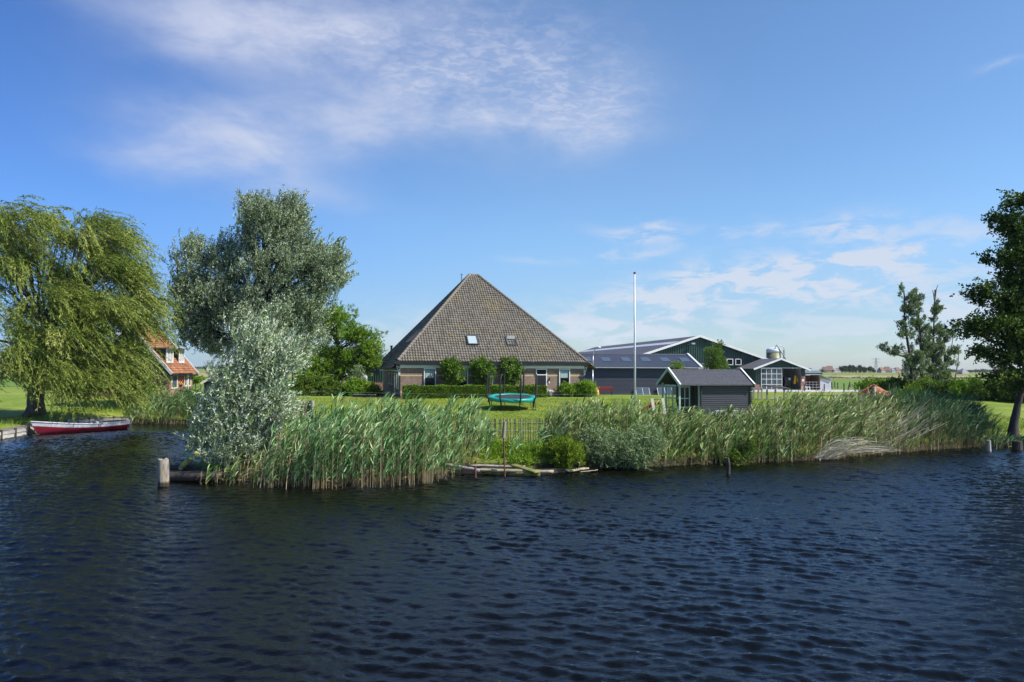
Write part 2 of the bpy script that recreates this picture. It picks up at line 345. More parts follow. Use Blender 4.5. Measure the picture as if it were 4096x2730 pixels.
class MB:
    def __init__(s): s.v = []; s.f = []
    def poly(s, pts):
        b = len(s.v); s.v += [tuple(map(float, p)) for p in pts]; s.f.append(tuple(range(b, b+len(pts)))); return s
    def box(s, x0, x1, y0, y1, z0, z1):
        b = len(s.v)
        s.v += [(x, y, z) for z in (z0, z1) for x, y in ((x0, y0), (x1, y0), (x1, y1), (x0, y1))]
        for q in ((0, 3, 2, 1), (4, 5, 6, 7), (0, 1, 5, 4), (1, 2, 6, 5), (2, 3, 7, 6), (3, 0, 4, 7)): s.f.append(tuple(b+i for i in q))
        return s
    def prism(s, pts, d):            # polygon pts extruded by vector d
        n = len(pts); b = len(s.v); d = np.array(d, float)
        P = [np.array(p, float) for p in pts]
        s.v += [tuple(p) for p in P] + [tuple(p+d) for p in P]
        s.f.append(tuple(b+i for i in range(n))); s.f.append(tuple(b+n+i for i in reversed(range(n))))
        for i in range(n):
            j = (i+1) % n; s.f.append((b+i, b+n+i, b+n+j, b+j))
        return s
    def bar(s, p, q, w, h=None, up=(0, 0, 1)):   # rectangular bar between two points
        h = h or w; p = Vector(p); q = Vector(q); d = (q-p).normalized(); u = Vector(up)
        if abs(d.dot(u)) > .98: u = Vector((0, 1, 0))
        a = d.cross(u).normalized()*(w/2); c = a.normalized().cross(d).normalized()*(h/2)
        s.prism([p-a-c, p+a-c, p+a+c, p-a+c], q-p); return s
    def cyl(s, p, q, r0, r1=None, n=10, caps=True):
        r1 = r0 if r1 is None else r1; p = Vector(p); q = Vector(q); d = (q-p).normalized()
        u = Vector((1, 0, 0)) if abs(d.x) < .9 else Vector((0, 1, 0)); a = d.cross(u).normalized(); c = d.cross(a)
        b = len(s.v)
        for P, r in ((p, r0), (q, r1)):
            for i in range(n):
                t = 2*math.pi*i/n; s.v.append(tuple(P + a*(r*math.cos(t)) + c*(r*math.sin(t))))
        for i in range(n):
            j = (i+1) % n; s.f.append((b+i, b+j, b+n+j, b+n+i))
        if caps: s.f.append(tuple(b+i for i in reversed(range(n)))); s.f.append(tuple(b+n+i for i in range(n)))
        return s
    def tube(s, pts, r, n=8):
        rs = r if isinstance(r, (list, tuple)) else [r]*len(pts)
        for i in range(len(pts)-1): s.cyl(pts[i], pts[i+1], rs[i], rs[i+1], n)
        return s
    def lathe(s, c, prof, n=16):
        b = len(s.v); k = len(prof)
        for r, z in prof:
            for i in range(n):
                t = 2*math.pi*i/n; s.v.append((c[0]+r*math.cos(t), c[1]+r*math.sin(t), c[2]+z))
        for a in range(k-1):
            for i in range(n):
                j = (i+1) % n; s.f.append((b+a*n+i, b+a*n+j, b+(a+1)*n+j, b+(a+1)*n+i))
        s.f.append(tuple(b+i for i in reversed(range(n)))); s.f.append(tuple(b+(k-1)*n+i for i in range(n))); return s
    def frame(s, x0, x1, z0, z1, w, y0, y1):     # rectangular frame in the xz plane
        s.box(x0, x0+w, y0, y1, z0, z1); s.box(x1-w, x1, y0, y1, z0, z1)
        s.box(x0+w, x1-w, y0, y1, z1-w, z1); s.box(x0+w, x1-w, y0, y1, z0, z0+w); return s
    def build(s, name, mat, parent=None, smooth=False, bevel=0.0, loc=None, label=None):
        me = bpy.data.meshes.new(name); me.from_pydata(s.v, [], s.f); me.update()
        me.materials.append(MATS[mat]); o = bpy.data.objects.new(name, me); COL.objects.link(o)
        if smooth: me.polygons.foreach_set('use_smooth', [True]*len(me.polygons))
        if parent is not None: o.parent = parent
        if loc is not None: o.location = loc
        if label: o['label'] = label
        if bevel:
            b = o.modifiers.new('bevel', 'BEVEL'); b.width = bevel; b.segments = 2; b.limit_method = 'ANGLE'
        return o
def norm(a): return a/np.maximum(np.linalg.norm(a, axis=-1, keepdims=True), 1e-9)
def rdir(n, up=0.0):
    a = rng.normal(size=(n, 3)); a = norm(a); a[:, 2] += up; return norm(a)
def smooth(x): x = np.clip(x, 0, 1); return x*x*(3-2*x)

def leaves_np(P, Dn, L, Wd, fold=.25):
    """leaf quads: base P, direction Dn, length L, width Wd"""
    n = len(P); s = norm(np.cross(Dn, rng.normal(size=(n, 3)))); nn = np.cross(s, Dn)
    L = L[:, None]; Wd = Wd[:, None]
    V = np.stack([P, P+Dn*L*.45+s*Wd*.5+nn*Wd*fold, P+Dn*L, P+Dn*L*.45-s*Wd*.5+nn*Wd*fold], 1)
    F = np.arange(n*4).reshape(n, 4); return V.reshape(-1, 3), F
def tubes_np(PT, RD, sides=5):
    """PT (N,K,3) RD (N,K)"""
    N, K, _ = PT.shape; T = norm(np.gradient(PT, axis=1)); ref = np.where(np.abs(T[..., 2:3]) > .9, np.array([1., 0, 0]), np.array([0, 0, 1.]))
    a = norm(np.cross(T, ref)); c = np.cross(T, a); th = np.arange(sides)*2*math.pi/sides
    V = PT[:, :, None, :] + RD[:, :, None, None]*(a[:, :, None, :]*np.cos(th)[None, None, :, None] + c[:, :, None, :]*np.sin(th)[None, None, :, None])
    idx = np.arange(N*K*sides).reshape(N, K, sides); A = idx[:, :-1]; B = idx[:, 1:]
    F = np.stack([A, np.roll(A, -1, 2), np.roll(B, -1, 2), B], -1).reshape(-1, 4); return V.reshape(-1, 3), F
def ribbons_np(PT, WD, side):
    N, K, _ = PT.shape
    if side.ndim == 2: side = np.repeat(side[:, None, :], K, 1)
    V = np.stack([PT-side*WD[..., None]/2, PT+side*WD[..., None]/2], 2)
    idx = np.arange(N*K*2).reshape(N, K, 2); F = np.stack([idx[:, :-1, 0], idx[:, :-1, 1], idx[:, 1:, 1], idx[:, 1:, 0]], -1).reshape(-1, 4)
    return V.reshape(-1, 3), F
def merge(parts):
    Vs, Fs, off = [], [], 0
    for V, F in parts: Vs.append(V); Fs.append(F+off); off += len(V)
    return np.concatenate(Vs), np.concatenate(Fs)

# lobes: (sx, sy, Y, rx_px, ry_px, depth_m, weight) measured -> world ellipsoids
def lobes_world(L):
    out = []
    for sx, sy, Y, rx, ry, rd, wgt in L:
        out.append((at(sx, sy, Y), np.array([rx*Y/FS, rd, ry*Y/FS]), wgt))
    return out
def sample_lobes(lw, n, pw=.42):
    wts = np.array([l[2] for l in lw], float); wts /= wts.sum(); k = rng.choice(len(lw), n, p=wts)
    C = np.array([l[0] for l in lw])[k]; Rr = np.array([l[1] for l in lw])[k]
    d = rdir(n); r = rng.random(n)**pw; return C+d*Rr*r[:, None], C, norm(d/Rr)
def limbs_to(root, base, targets, top, r_base, bark, spread=.25, name='branch', r_tip=.012, K=7, twist=0.0, parts=None):
    """curved limbs from the trunk line (base->top) to the targets; ONE mesh"""
    n = len(targets); base = np.array(base); top = np.array(top)
    f = np.clip((targets[:, 2]-base[2])/(top[2]-base[2])*.72 + rng.normal(0, .05, n), .12, .95)
    att = base + (top-base)*f[:, None]
    mid = att*.45+targets*.55; mid[:, 2] += (-spread)*np.linalg.norm(targets-att, axis=1)*.35
    t = np.linspace(0, 1, K)[None, :, None]
    P = (1-t)**2*att[:, None]+2*t*(1-t)*mid[:, None]+t*t*targets[:, None]
    if twist: P[:, 1:-1] += rng.normal(0, twist, (n, K-2, 3))
    ln = np.linalg.norm(targets-att, axis=1)
    rb = np.clip(ln*.014, .02, r_base*.42)
    RD = rb[:, None]*(1-np.linspace(0, 1, K)[None])**.8 + r_tip
    V, F = tubes_np(P, RD, 5)
    return np_mesh(name, V-np.array(root.location), F, bark, root, smooth=True)
def trunk_mesh(root, pts, radii, bark, name='trunk', sides=12):
    P = np.array(pts, float); K = len(P); tt = np.linspace(0, K-1, K*4); Q = np.stack([np.interp(tt, range(K), P[:, i]) for i in range(3)], 1)
    rr = np.interp(tt, range(K), radii); Q[1:-1] += rng.normal(0, .02, (len(Q)-2, 3))*rr[1:-1, None]*2
    V, F = tubes_np(Q[None], rr[None], sides); V = V+rng.normal(0, .012, V.shape)
    return np_mesh(name, V-np.array(root.location), F, bark, root, smooth=True)
def sprigs(P, Dn, L, k, leafL, leafW, spread=.6, droop=0.0, jitter=.35, wind=0.0, lenvar=.35):
    """k leaves along each sprig"""
    n = len(P); t = rng.random((n, k))**.8
    Q = P[:, None]+Dn[:, None]*(L[:, None]*t)[..., None]
    Q[..., 2] -= droop*(L[:, None]*t**2); Q[..., 0] += wind*L[:, None]*t**2
    tan = Dn[:, None]+np.array([wind, 0, -droop])[None, None]*(2*t)[..., None]
    dd = norm(norm(tan)+rng.normal(0, spread, (n, k, 3))); Q = Q+rng.normal(0, 1, Q.shape)*(leafL*jitter)
    m = n*k; ll = leafL*(1+rng.uniform(-lenvar, lenvar, m)); lw = leafW*(1+rng.uniform(-.25, .25, m))
    return leaves_np(Q.reshape(-1, 3), dd.reshape(-1, 3), ll, lw)
def crown(root, V, F, mat, tint=None, name='crown'):
    if tint is None: tint = np.clip(rng.normal(.45, .25, len(F)), 0, 1)
    return np_mesh(name, V-np.array(root.location), F, mat, root, tint=tint)

# ------------------------------------------------------------------ terrain and water
shore_px = [(700, 1905), (800, 1918), (1050, 1932), (1250, 1938), (1450, 1932), (1700, 1915), (1780, 1892), (1900, 1893), (2050, 1893), (2250, 1887), (2400, 1880), (2650, 1868), (3000, 1850), (3300, 1842), (3500, 1818), (3800, 1796), (4050, 1782), (4300, 1772)]
front = [tuple(ground(*p)[:2]) for p in shore_px]
shore = [(-420, 30), (-60, 37), (-28.4, 40.6), (-29.3, 46.5), (-29.6, 52.5), (-27.3, 53.2), (-24, 52.8), (-21.5, 52.6), (-18.5, 50.5), (-14.8, 46), (-13.2, 40), (-12.9, 34)] + front + [(70, 50), (420, 90)]
landpoly = np.array(shore + [(420, 9000), (-420, 9000)])
def shore_sd(X, Y):
    P = landpoly; inside = np.zeros(X.shape, bool); dm = np.full(X.shape, 1e9)
    n = len(P)
    for i in range(n):
        x1, y1 = P[i]; x2, y2 = P[(i+1) % n]
        c = ((y1 > Y) != (y2 > Y)) & (X < (x2-x1)*(Y-y1)/(y2-y1+1e-12)+x1); inside ^= c
        L2 = (x2-x1)**2+(y2-y1)**2; tt = np.clip(((X-x1)*(x2-x1)+(Y-y1)*(y2-y1))/L2, 0, 1)
        dm = np.minimum(dm, np.hypot(X-x1-tt*(x2-x1), Y-y1-tt*(y2-y1)))
    return np.where(inside, dm, -dm)
ZH = 1.38
def lawn_z(X, Y):
    X = np.asarray(X, float); Y = np.asarray(Y, float)
    return np.interp(Y, [30, 48, 56, 65.5, 67], [.5, .58, .76, ZH-.02, ZH])
def ground_z(X, Y):
    d = shore_sd(np.atleast_1d(np.asarray(X, float)), np.atleast_1d(np.asarray(Y, float)))
    return -0.7+(lawn_z(X, Y)+.7)*smooth((d+.7)/1.6)
def gz(x, y): return float(lawn_z(x, y))
def axis(lo, hi, step, far_lo, far_hi, g=1.35):
    a = list(np.arange(lo, hi+1e-6, step)); s = step
    while a[-1] < far_hi: s *= g; a.append(a[-1]+s)
    s = step
    while a[0] > far_lo: s *= g; a.insert(0, a[0]-s)
    return np.array(a)
def grid_mesh(name, xs, ys, zf, mat, smoothf=True):
    X, Y = np.meshgrid(xs, ys); Z = zf(X, Y); V = np.stack([X, Y, Z], -1).reshape(-1, 3)
    idx = np.arange(len(xs)*len(ys)).reshape(len(ys), len(xs))
    F = np.stack([idx[:-1, :-1], idx[:-1, 1:], idx[1:, 1:], idx[1:, :-1]], -1).reshape(-1, 4)
    return np_mesh(name, V, F, mat, smooth=smoothf)
def tz(X, Y):
    sh = X.shape; z = ground_z(X.ravel(), Y.ravel()).reshape(sh)
    return z + .02*np.sin(X*1.7+Y*.6)*np.sin(Y*1.1)*(Y < 66)
xs = axis(-46, 56, .45, -5000, 5000); ys = np.concatenate([np.arange(22, 84, .45), np.geomspace(84.5, 4200, 50)])
g = grid_mesh('lawn_ground', xs, ys, tz, 'grass'); tag(g, kind='structure')
xs = axis(-80, 80, 8, -5000, 5000, 1.5); ys = np.geomspace(99, 4200, 60)
g = grid_mesh('fields', xs, ys, lambda X, Y: np.full(X.shape, ZH+.03), 'field'); tag(g, kind='structure')
# concrete farmyard in front of the milking barn
yb = MB(); yb.poly([(14, 86.5, ZH+.02), (42, 88.5, ZH+.02), (47, 98.9, ZH+.02), (16, 98.9, ZH+.02)]); g = yb.build('yard_pavement', 'concrete'); tag(g, kind='structure')

WX = axis(-33, 33, .042, -420, 420, 1.3); WY = axis(6.5, 46, .042, -300, 56, 1.3); WY = WY[WY < 60]
def wz(X, Y):
    Z = np.zeros(X.shape, np.float32); X = X.astype(np.float32); Y = Y.astype(np.float32); r2 = np.random.default_rng(3)
    am = .95+.22*np.sin(.21*X+.35*Y+1)*np.sin(.13*X-.27*Y)+.10*np.sin(.6*X+.9*Y+2*np.sin(.3*X))
    for i in range(64):
        lam = .15*(4.4**(r2.random()**1.35)); k = 2*math.pi/lam
        th = R(-106)+r2.normal(0, .40)      # wind blows towards the camera
        a = .0060*lam*(.6 if lam > .6 else 1)
        kx, ky, ph = k*math.cos(th), k*math.sin(th), r2.random()*6.28
        q = kx*X+ky*Y+ph+.5*np.sin(.31*Y*ky/k+.27*X+ph)
        Z += (a*(np.sin(q)+.22*np.sin(2*q+.6))).astype(np.float32)
    fade = np.clip((36-np.abs(X))/3, 0, 1)*np.clip((Y-4)/2, 0, 1)
    return Z*am*fade
wm = grid_mesh('water', WX, WY, wz, 'water'); tag(wm, kind='structure')

# ================================================================== BUILDINGS
def fx(px, o, rz, yl=0.0):
    """distance along a facade (origin o, heading rz) that is seen at photo column px"""
    a = (px-2048)/FS; c, s_ = math.cos(rz), math.sin(rz)
    ox, oy = o[0]-s_*yl, o[1]+c*yl
    # (ox+c u) = a (oy+s u)
    return (a*oy-ox)/(c-a*s_)
def fz(py, px, o, rz, u, yl=0.0):
    Y = o[1]+math.cos(rz)*yl+math.sin(rz)*u
    return at(px, py, Y)[2]-o[2]

def tile_face(name, P0, P1, P2, P3, mat, parent, du=.25, dv=.34, wave=.046, lift=.06, sub=6, seed=1, clampu=None, holes=()):
    """real pantiles: stepped rows with an S-wave profile over the face P0 P1 (eave) P2 P3 (top)"""
    P0, P1, P2, P3 = [np.array(p, float) for p in (P0, P1, P2, P3)]
    U = P1-P0; U /= np.linalg.norm(U); W_ = P3-P0; V_ = W_-U*W_.dot(U); hv = np.linalg.norm(V_); V_ /= hv; Nn = np.cross(U, V_)
    if Nn[2] < 0: Nn = -Nn
    u3 = (P3-P0).dot(U); u1 = (P1-P0).dot(U); u2 = (P2-P0).dot(U)
    rr = np.random.default_rng(seed); nr = int(math.ceil(hv/dv)); dv = hv/nr; Vs = []; Fs = []; T = []; off = 0
    for r in range(nr):
        v0, v1 = r*dv, (r+1)*dv; vm = (v0+v1)/2
        a = u3*vm/hv; b = u1+(u2-u1)*vm/hv
        if clampu is not None: a = max(a, clampu)
        step = du/sub; k0 = math.ceil(a/step); k1 = math.floor(b/step)
        us = np.concatenate([[a], np.arange(k0, k1+1)*step, [b]]); ph = us/du+.02*np.sin(r*1.3)
        fr = ph-np.floor(ph); h = wave*(np.sin(2*math.pi*fr)*.8+.55*np.abs(2*fr-1)); col = np.floor(ph).astype(int)
        tn = rr.random(4000)
        rows = []; jit = np.random.default_rng(seed*97+r).normal(0, .006, 4000)[(col+500) % 4000]; h = h+jit+.035*np.sin(us*.55+r*.11)*np.sin(r*.17+1)
        for vv, hh in ((v0, h+lift-.045), (v0, h+lift), (v1+.03 if r < nr-1 else v1, h+.004)):
            rows.append(P0+us[:, None]*U+vv*V_+hh[:, None]*Nn)
        n = len(us); Vs += rows; base = off; off += 3*n
        q = np.arange(n-1)
        for e in (0, 1): Fs.append(np.stack([base+e*n+q, base+e*n+q+1, base+(e+1)*n+q+1, base+(e+1)*n+q], 1)); T.append(tn[(col[:-1]+500) % 4000])
    return np_mesh(name, np.concatenate(Vs), np.concatenate(Fs), mat, parent, tint=np.concatenate(T))
def ridge_caps(name, p, q, r, mat, parent, L=.4, seed=2):
    p = np.array(p, float); q = np.array(q, float); d = q-p; ln = np.linalg.norm(d); d /= ln; n = int(ln/L); rr = np.random.default_rng(seed)
    V = []; F = []; T = []; a = norm(np.cross(d, [0, 0, 1.])); c = np.cross(a, d); off = 0; m = 8
    for i in range(n):
        s0 = p+d*(i*ln/n); s1 = p+d*((i+1.12)*ln/n)
        for P_, rad in ((s0, r*1.12), (s1, r*.92)):
            for k in range(m):
                th = math.pi*(k/(m-1))*1.3-.15*math.pi; V.append(P_+a*rad*math.cos(th)+c*rad*math.sin(th)-c*r*.35)
        for k in range(m-1): F.append((off+k, off+k+1, off+m+k+1, off+m+k)); T.append(.35+.65*rr.random())
        off += 2*m
    return np_mesh(name, V, F, mat, parent, tint=T)
def corrugated(name, o, U, V_, Wd, top, mat, parent, pitch=.2, depth=.04, bottom=None, style='trap'):
    """ribbed sheet: profile along U (unit), ribs run along V_ (unit) up to length top(u)"""
    o = np.array(o, float); U = np.array(U, float); V_ = np.array(V_, float); N_ = np.cross(U, V_)
    prof = [(0, 0), (.45, 0), (.55, 1), (.9, 1)] if style == 'trap' else [(i/6, .5-.5*math.cos(2*math.pi*i/6)) for i in range(6)]
    us = [0.0]; hs = [0.0]; k = 0
    while k*pitch < Wd:
        for a, h in prof:
            u = (k+a)*pitch
            if 0 < u < Wd: us.append(u); hs.append(h*depth)
        k += 1
    us.append(Wd); hs.append(0.0); us = np.array(us); hs = np.array(hs)
    tp = np.array([top(u) for u in us]); bt = np.array([bottom(u) if bottom else 0.0 for u in us])
    A = o+us[:, None]*U+bt[:, None]*V_+hs[:, None]*N_; B = o+us[:, None]*U+tp[:, None]*V_+hs[:, None]*N_
    n = len(us); q = np.arange(n-1); F = np.stack([q, q+1, n+q+1, n+q], 1)
    return np_mesh(name, np.concatenate([A, B]), F, mat, parent)
def window(root, name, x0, x1, z0, z1, y, frame_mat='white_paint', glass='glass_dark', fw=.07, proj=.03, mull=None, sill=True, blind=0.0, mat_sash='black_paint'):
    f = MB().frame(x0, x1, z0, z1, fw, y-proj, y+.05); fo = f.build(name, frame_mat, root)
    MB().box(x0+fw*.6, x1-fw*.6, y+.05, y+.06, z0+fw*.6, z1-fw*.6).build('pane', glass, fo)
    if mat_sash:
        s = MB(); s.frame(x0+fw, x1-fw, z0+fw, z1-fw, .05, y+.0, y+.048)
        zm = z0+(z1-z0)*.55
        if mull: s.box(x0+fw+.05, x1-fw-.05, y+.0, y+.048, zm-.03, zm+.03)
        s.build('sash', mat_sash, fo)
    if blind: MB().box(x0+fw+.05, x1-fw-.05, y+.037, y+.049, z1-fw-.05-(z1-z0)*blind, z1-fw-.05).build('blind', 'blind', fo)
    if sill: MB().box(x0-.06, x1+.06, y-.10, y+.04, z0-.08, z0-.002).build('sill', frame_mat, fo)
    return fo

# ------------------------------------------------------------------ the pyramid roofed farmhouse
O = at(1601, 1590, 67.0); O[2] = ZH; FH = R(15)
fh = thing('farmhouse', 'large brick farmhouse with tall grey pantiled pyramid roof behind the trampoline', 'farmhouse', O, FH)
WF, LF = 17.6, 17.5; zc_ = 2.72      # cornice underside
u = lambda px: fx(px, O, FH)
zz = lambda py, px: fz(py, px, O, FH, u(px))
wb = MB(); wb.poly([(0, 0, -.2), (WF, 0, -.2), (WF, 0, zc_+.3), (0, 0, zc_+.3)]).build('front_wall', 'brick_farm', fh)
MB().poly([(0, LF, -.2), (0, 0, -.2), (0, 0, 3.0), (0, LF, 3.0)]).build('side_wall', 'brick_farm_side', fh)
MB().poly([(WF, 0, -.2), (WF, LF, -.2), (WF, LF, 3.0), (WF, 0, 3.0)]).build('side_wall', 'brick_farm_side', fh)
MB().poly([(WF, LF, -.2), (0, LF, -.2), (0, LF, 3.0), (WF, LF, 3.0)]).build('rear_wall', 'brick_farm', fh)
MB().box(-.02, WF+.02, -.09, .1, zc_-.03, zc_+.23).build('white_cornice', 'white_paint', fh)
gt = MB(); gt.box(-.42, WF+.42, -.42, .0, zc_+.235, zc_+.53); gt.build('front_gutter', 'black_paint', fh, bevel=.02)
MB().box(-.44, WF+.44, -.445, -.40, zc_+.532, zc_+.56).build('gutter_lip', 'dark_metal', fh)
sg = MB().box(-.62, -.40, .1, LF, 2.52, 2.66); sg.build('side_gutter', 'dark_metal', fh); MB().box(-.40, -.02, .12, LF, 2.36, 2.5).build('side_fascia', 'pale_green_paint', fh)
T1 = np.array([8.35, 10.0, 0]); T2 = np.array([9.35, 10.0, 0])
ztop = at(1880, 1103, 67+10*math.cos(FH)+8.4*math.sin(FH))[2]-ZH
T1[2] = T2[2] = ztop
ze = zc_+.56
F1 = np.array([-.36, -.38, ze]); F2 = np.array([WF+.36, -.38, ze])
tile_face('front_roof', F1, F2, T2, T1, 'tile_grey', fh, du=.25, dv=.36, seed=3)
zs = 2.62; k = (zs-ze)/(ztop-ze)
L0 = F1+(T1-F1)*k; B1 = np.array([L0[0], LF+.5, zs])
Tb = T1+np.array([0, .3, 0])
# left roof face: eave runs back, tiles run up to the ridge
tile_face('left_roof', B1, L0, T1, T1+np.array([0, .25, 0]), 'tile_grey', fh, du=.25, dv=.36, seed=4)
R0 = F2+(T2-F2)*k; B2 = np.array([R0[0], LF+.5, zs])
tile_face('right_roof', R0, B2, T2+np.array([0, .25, 0]), T2, 'tile_grey', fh, seed=5)
tile_face('rear_roof', B2, B1, T1+np.array([0, .25, 0]), T2+np.array([0, .25, 0]), 'tile_grey', fh, seed=6)
ridge_caps('hip_tiles', F1+[0.05, .05, .10], T1+[0, 0, .09], .15, 'tile_grey', fh, .42)
ridge_caps('hip_tiles', F2+[-.05, .05, .10], T2+[0, 0, .09], .15, 'tile_grey', fh, .42, 5)
ridge_caps('hip_tiles', B1+[0, 0, .06], T1+[0, .2, .09], .14, 'tile_grey', fh, .42, 6)
ridge_caps('ridge_tiles', T1+[-.1, .1, .12], T2+[.1, .1, .12], .15, 'tile_grey', fh, .34, 7)
# brick bands and flat arches
for zb, px_skip in ((zz(1472, 1650), 1), (zz(1502, 1650), 1), (zz(1563, 1610), 0)):
    pass
doors = [(1696, 1744), (1825, 1872), (1925, 1971), (2009, 2053), (2144, 2188), (2236, 2279)]
ops = [(u(a), u(b)) for a, b in doors]
zt = zz(1474, 1700); zb_ = zt-2.02
dz0 = .02
bd = MB()
def band(zlo, zhi, cuts=True):
    x = 0.0
    cut = ops if cuts is True else [c for c in ops if cuts(c)]
    for a, b in cut: bd.box(x, a-.05, -.006, .05, zlo, zhi); x = b+.05
    bd.box(x, WF, -.006, .05, zlo, zhi)
band(zt+.02, zt+.13); band(zt-.72, zt-.61); band(.42, .58, lambda c: c is ops[4])
bd.build('yellow_brick_band', 'yellow_brick', fh)
for i, (a, b) in enumerate(ops):
    if i in (2, 3): pass
    z0 = zt+.002; z1 = zc_-.002
    m_ = (a+b)/2
    for s_ in (-1, 1):
        xa = a if s_ < 0 else b
        MB().prism([(xa-.02*s_, -.012, z0), (xa+.05*s_, -.012, z0), (xa+.26*s_, -.012, z1), (xa+.08*s_, -.012, z1)][::s_], (0, .02, 0)).build('arch_stone', 'yellow_brick', fh)
    MB().prism([(m_-.07, -.012, z0), (m_+.07, -.012, z0), (m_+.12, -.012, z1), (m_-.12, -.012, z1)], (0, .02, 0)).build('arch_stone', 'yellow_brick', fh)
for i, (a, b) in enumerate(ops):
    if i == 4: continue
    window(fh, 'window', a, b, zb_, zt, -.062, fw=.085, proj=.05, mull=True, blind=.36 if i in (0, 1, 5) else 0, glass='glass_dark')
a, b = ops[4]
df = MB(); df.box(a, a+.09, -.04, .05, -.05, zt); df.box(b-.09, b, -.04, .05, -.05, zt); df.box(a+.09, b-.09, -.04, .05, zt-.09, zt); df.box(a+.09, b-.09, -.04, .05, zt-.62, zt-.54)
fr = df.build('door_frame', 'white_paint', fh)
MB().box(a+.09, b-.09, -.02, .02, zt-.54, zt-.09).build('fanlight', 'glass_dark', fr)
dr = MB(); dr.box(a+.09, b-.09, -.02, .06, -.05, zt-.62)
for q in ((.3, .55), (.95, 1.55)): dr.frame(a+.22, b-.22, q[0], q[1], .04, -.035, -.021)
d_o = dr.build('door', 'black_paint', fh); MB().cyl((b-.2, -.06, 1.0), (b-.2, .02, 1.0), .03).build('door_handle', 'steel', d_o)
x = u(2197)
MB().cyl((x, -.12, 1.58), (x, -.12, 1.78), .09, .06, 10).cyl((x, -.1, 1.72), (x, 0, 1.72), .02, n=6).build('wall_lamp', 'black_metal', fh)
MB().box(x-.06, x+.06, -.03, 0, 1.28, 1.44).build('house_number_plate', 'white_paint', fh)
# carved white brackets under the gutter ends
for xx, s_ in ((-.03, -1), (WF+.03, 1)):
    br = MB(); pts = []
    c0 = (xx+.0, -.03, zc_-.35)
    for (cx, cz, r_, a0, a1) in ((.20, .16, .11, -90, 230), (.12, -.12, .10, 90, 400), (.08, -.42, .07, -60, 280)):
        P_ = [(xx+s_*(cx+r_*math.cos(R(t_))*(1-(i/14)*.45)), -.03, zc_-.15+cz+r_*math.sin(R(t_))*(1-(i/14)*.45)) for i, t_ in enumerate(np.linspace(a0, a1, 12))]
        for i in range(11): br.bar(P_[i], P_[i+1], .05, .05)
    br.box(min(xx, xx+s_*.05), max(xx, xx+s_*.05), -.06, .0, zc_-.75, zc_+.2)
    br.bar((xx+s_*.36, -.03, zc_+.2), (xx+s_*.03, -.03, zc_-.75), .045)
    br.build('carved_bracket', 'white_paint', fh)
# skylights on the front slope
sl_d = norm(np.array([0, T1[1]-F1[1], T1[2]-F1[2]])); nn_ = np.array([0, -sl_d[2], sl_d[1]])
def on_front(px, py):
    best = None
    o_, rz = O, FH
    d = ray(px, py); c, s_ = math.cos(rz), math.sin(rz)
    # to local
    def loc(p): q = p-o_; return np.array([q[0]*c+q[1]*s_, -q[0]*s_+q[1]*c, q[2]])
    o0 = loc(CAM); d0 = np.array([d[0]*c+d[1]*s_, -d[0]*s_+d[1]*c, d[2]])
    t_ = (F1-o0).dot(nn_)/d0.dot(nn_); return o0+d0*t_
def skylight(c0, U, Vd, w_, h_, glass, lab=None):
    U = np.array(U, float); N_ = np.cross(U, Vd); c0 = np.array(c0)+N_*.10
    def q(a, b, h=0): return c0+U*a+Vd*b+N_*h
    fr = MB()
    for (a0, a1, b0, b1) in ((-w_/2, w_/2, -h_/2, -h_/2+.09), (-w_/2, w_/2, h_/2-.09, h_/2), (-w_/2, -w_/2+.09, -h_/2+.09, h_/2-.09), (w_/2-.09, w_/2, -h_/2+.09, h_/2-.09)):
        fr.prism([q(a0, b0, -.08), q(a1, b0, -.08), q(a1, b1, -.08), q(a0, b1, -.08)], N_*.16)
    f = fr.build('skylight', 'dark_metal', fh); 
    if lab: f['label'] = lab
    MB().prism([q(-w_/2+.09, -h_/2+.09, 0), q(w_/2-.09, -h_/2+.09, 0), q(w_/2-.09, h_/2-.09, 0), q(-w_/2+.09, h_/2-.09, 0)], N_*.03).build('pane', glass, f)
    return f
s1 = on_front(1889, 1364); skylight(s1, (1, 0, 0), sl_d, 1.05, 1.35, 'skylight_pale', 'skylight with a pale closed blind')
s2 = on_front(2044, 1367); sk = skylight(s2, (1, 0, 0), sl_d, 1.05, 1.35, 'glass_sky', 'skylight with dark glass and a half drawn blind')
MB().box(-.40, .40, -.01, .0, 0, .32).build('blind', 'curtain', sk, loc=tuple(s2+nn_*.155+sl_d*.2))
bpy.context.view_layer.update()
ob = sk.children[-1]; ob.rotation_euler = (math.atan2(sl_d[2], sl_d[1])-math.pi/2, 0, 0)
# three narrow skylights on the left slope
lv = norm(T1-L0-np.array([0, (T1-L0)[1], 0])); lu = np.array([0, -1.0, 0])
for i in range(3):
    yy_ = 3.0+i*1.6; base = np.array([L0[0], yy_, zs])+lv*4.2+np.cross(lu, lv)*.02
    skylight(base, lu, lv, .95, 1.6, 'glass_sky', 'narrow skylight on the shaded left slope')
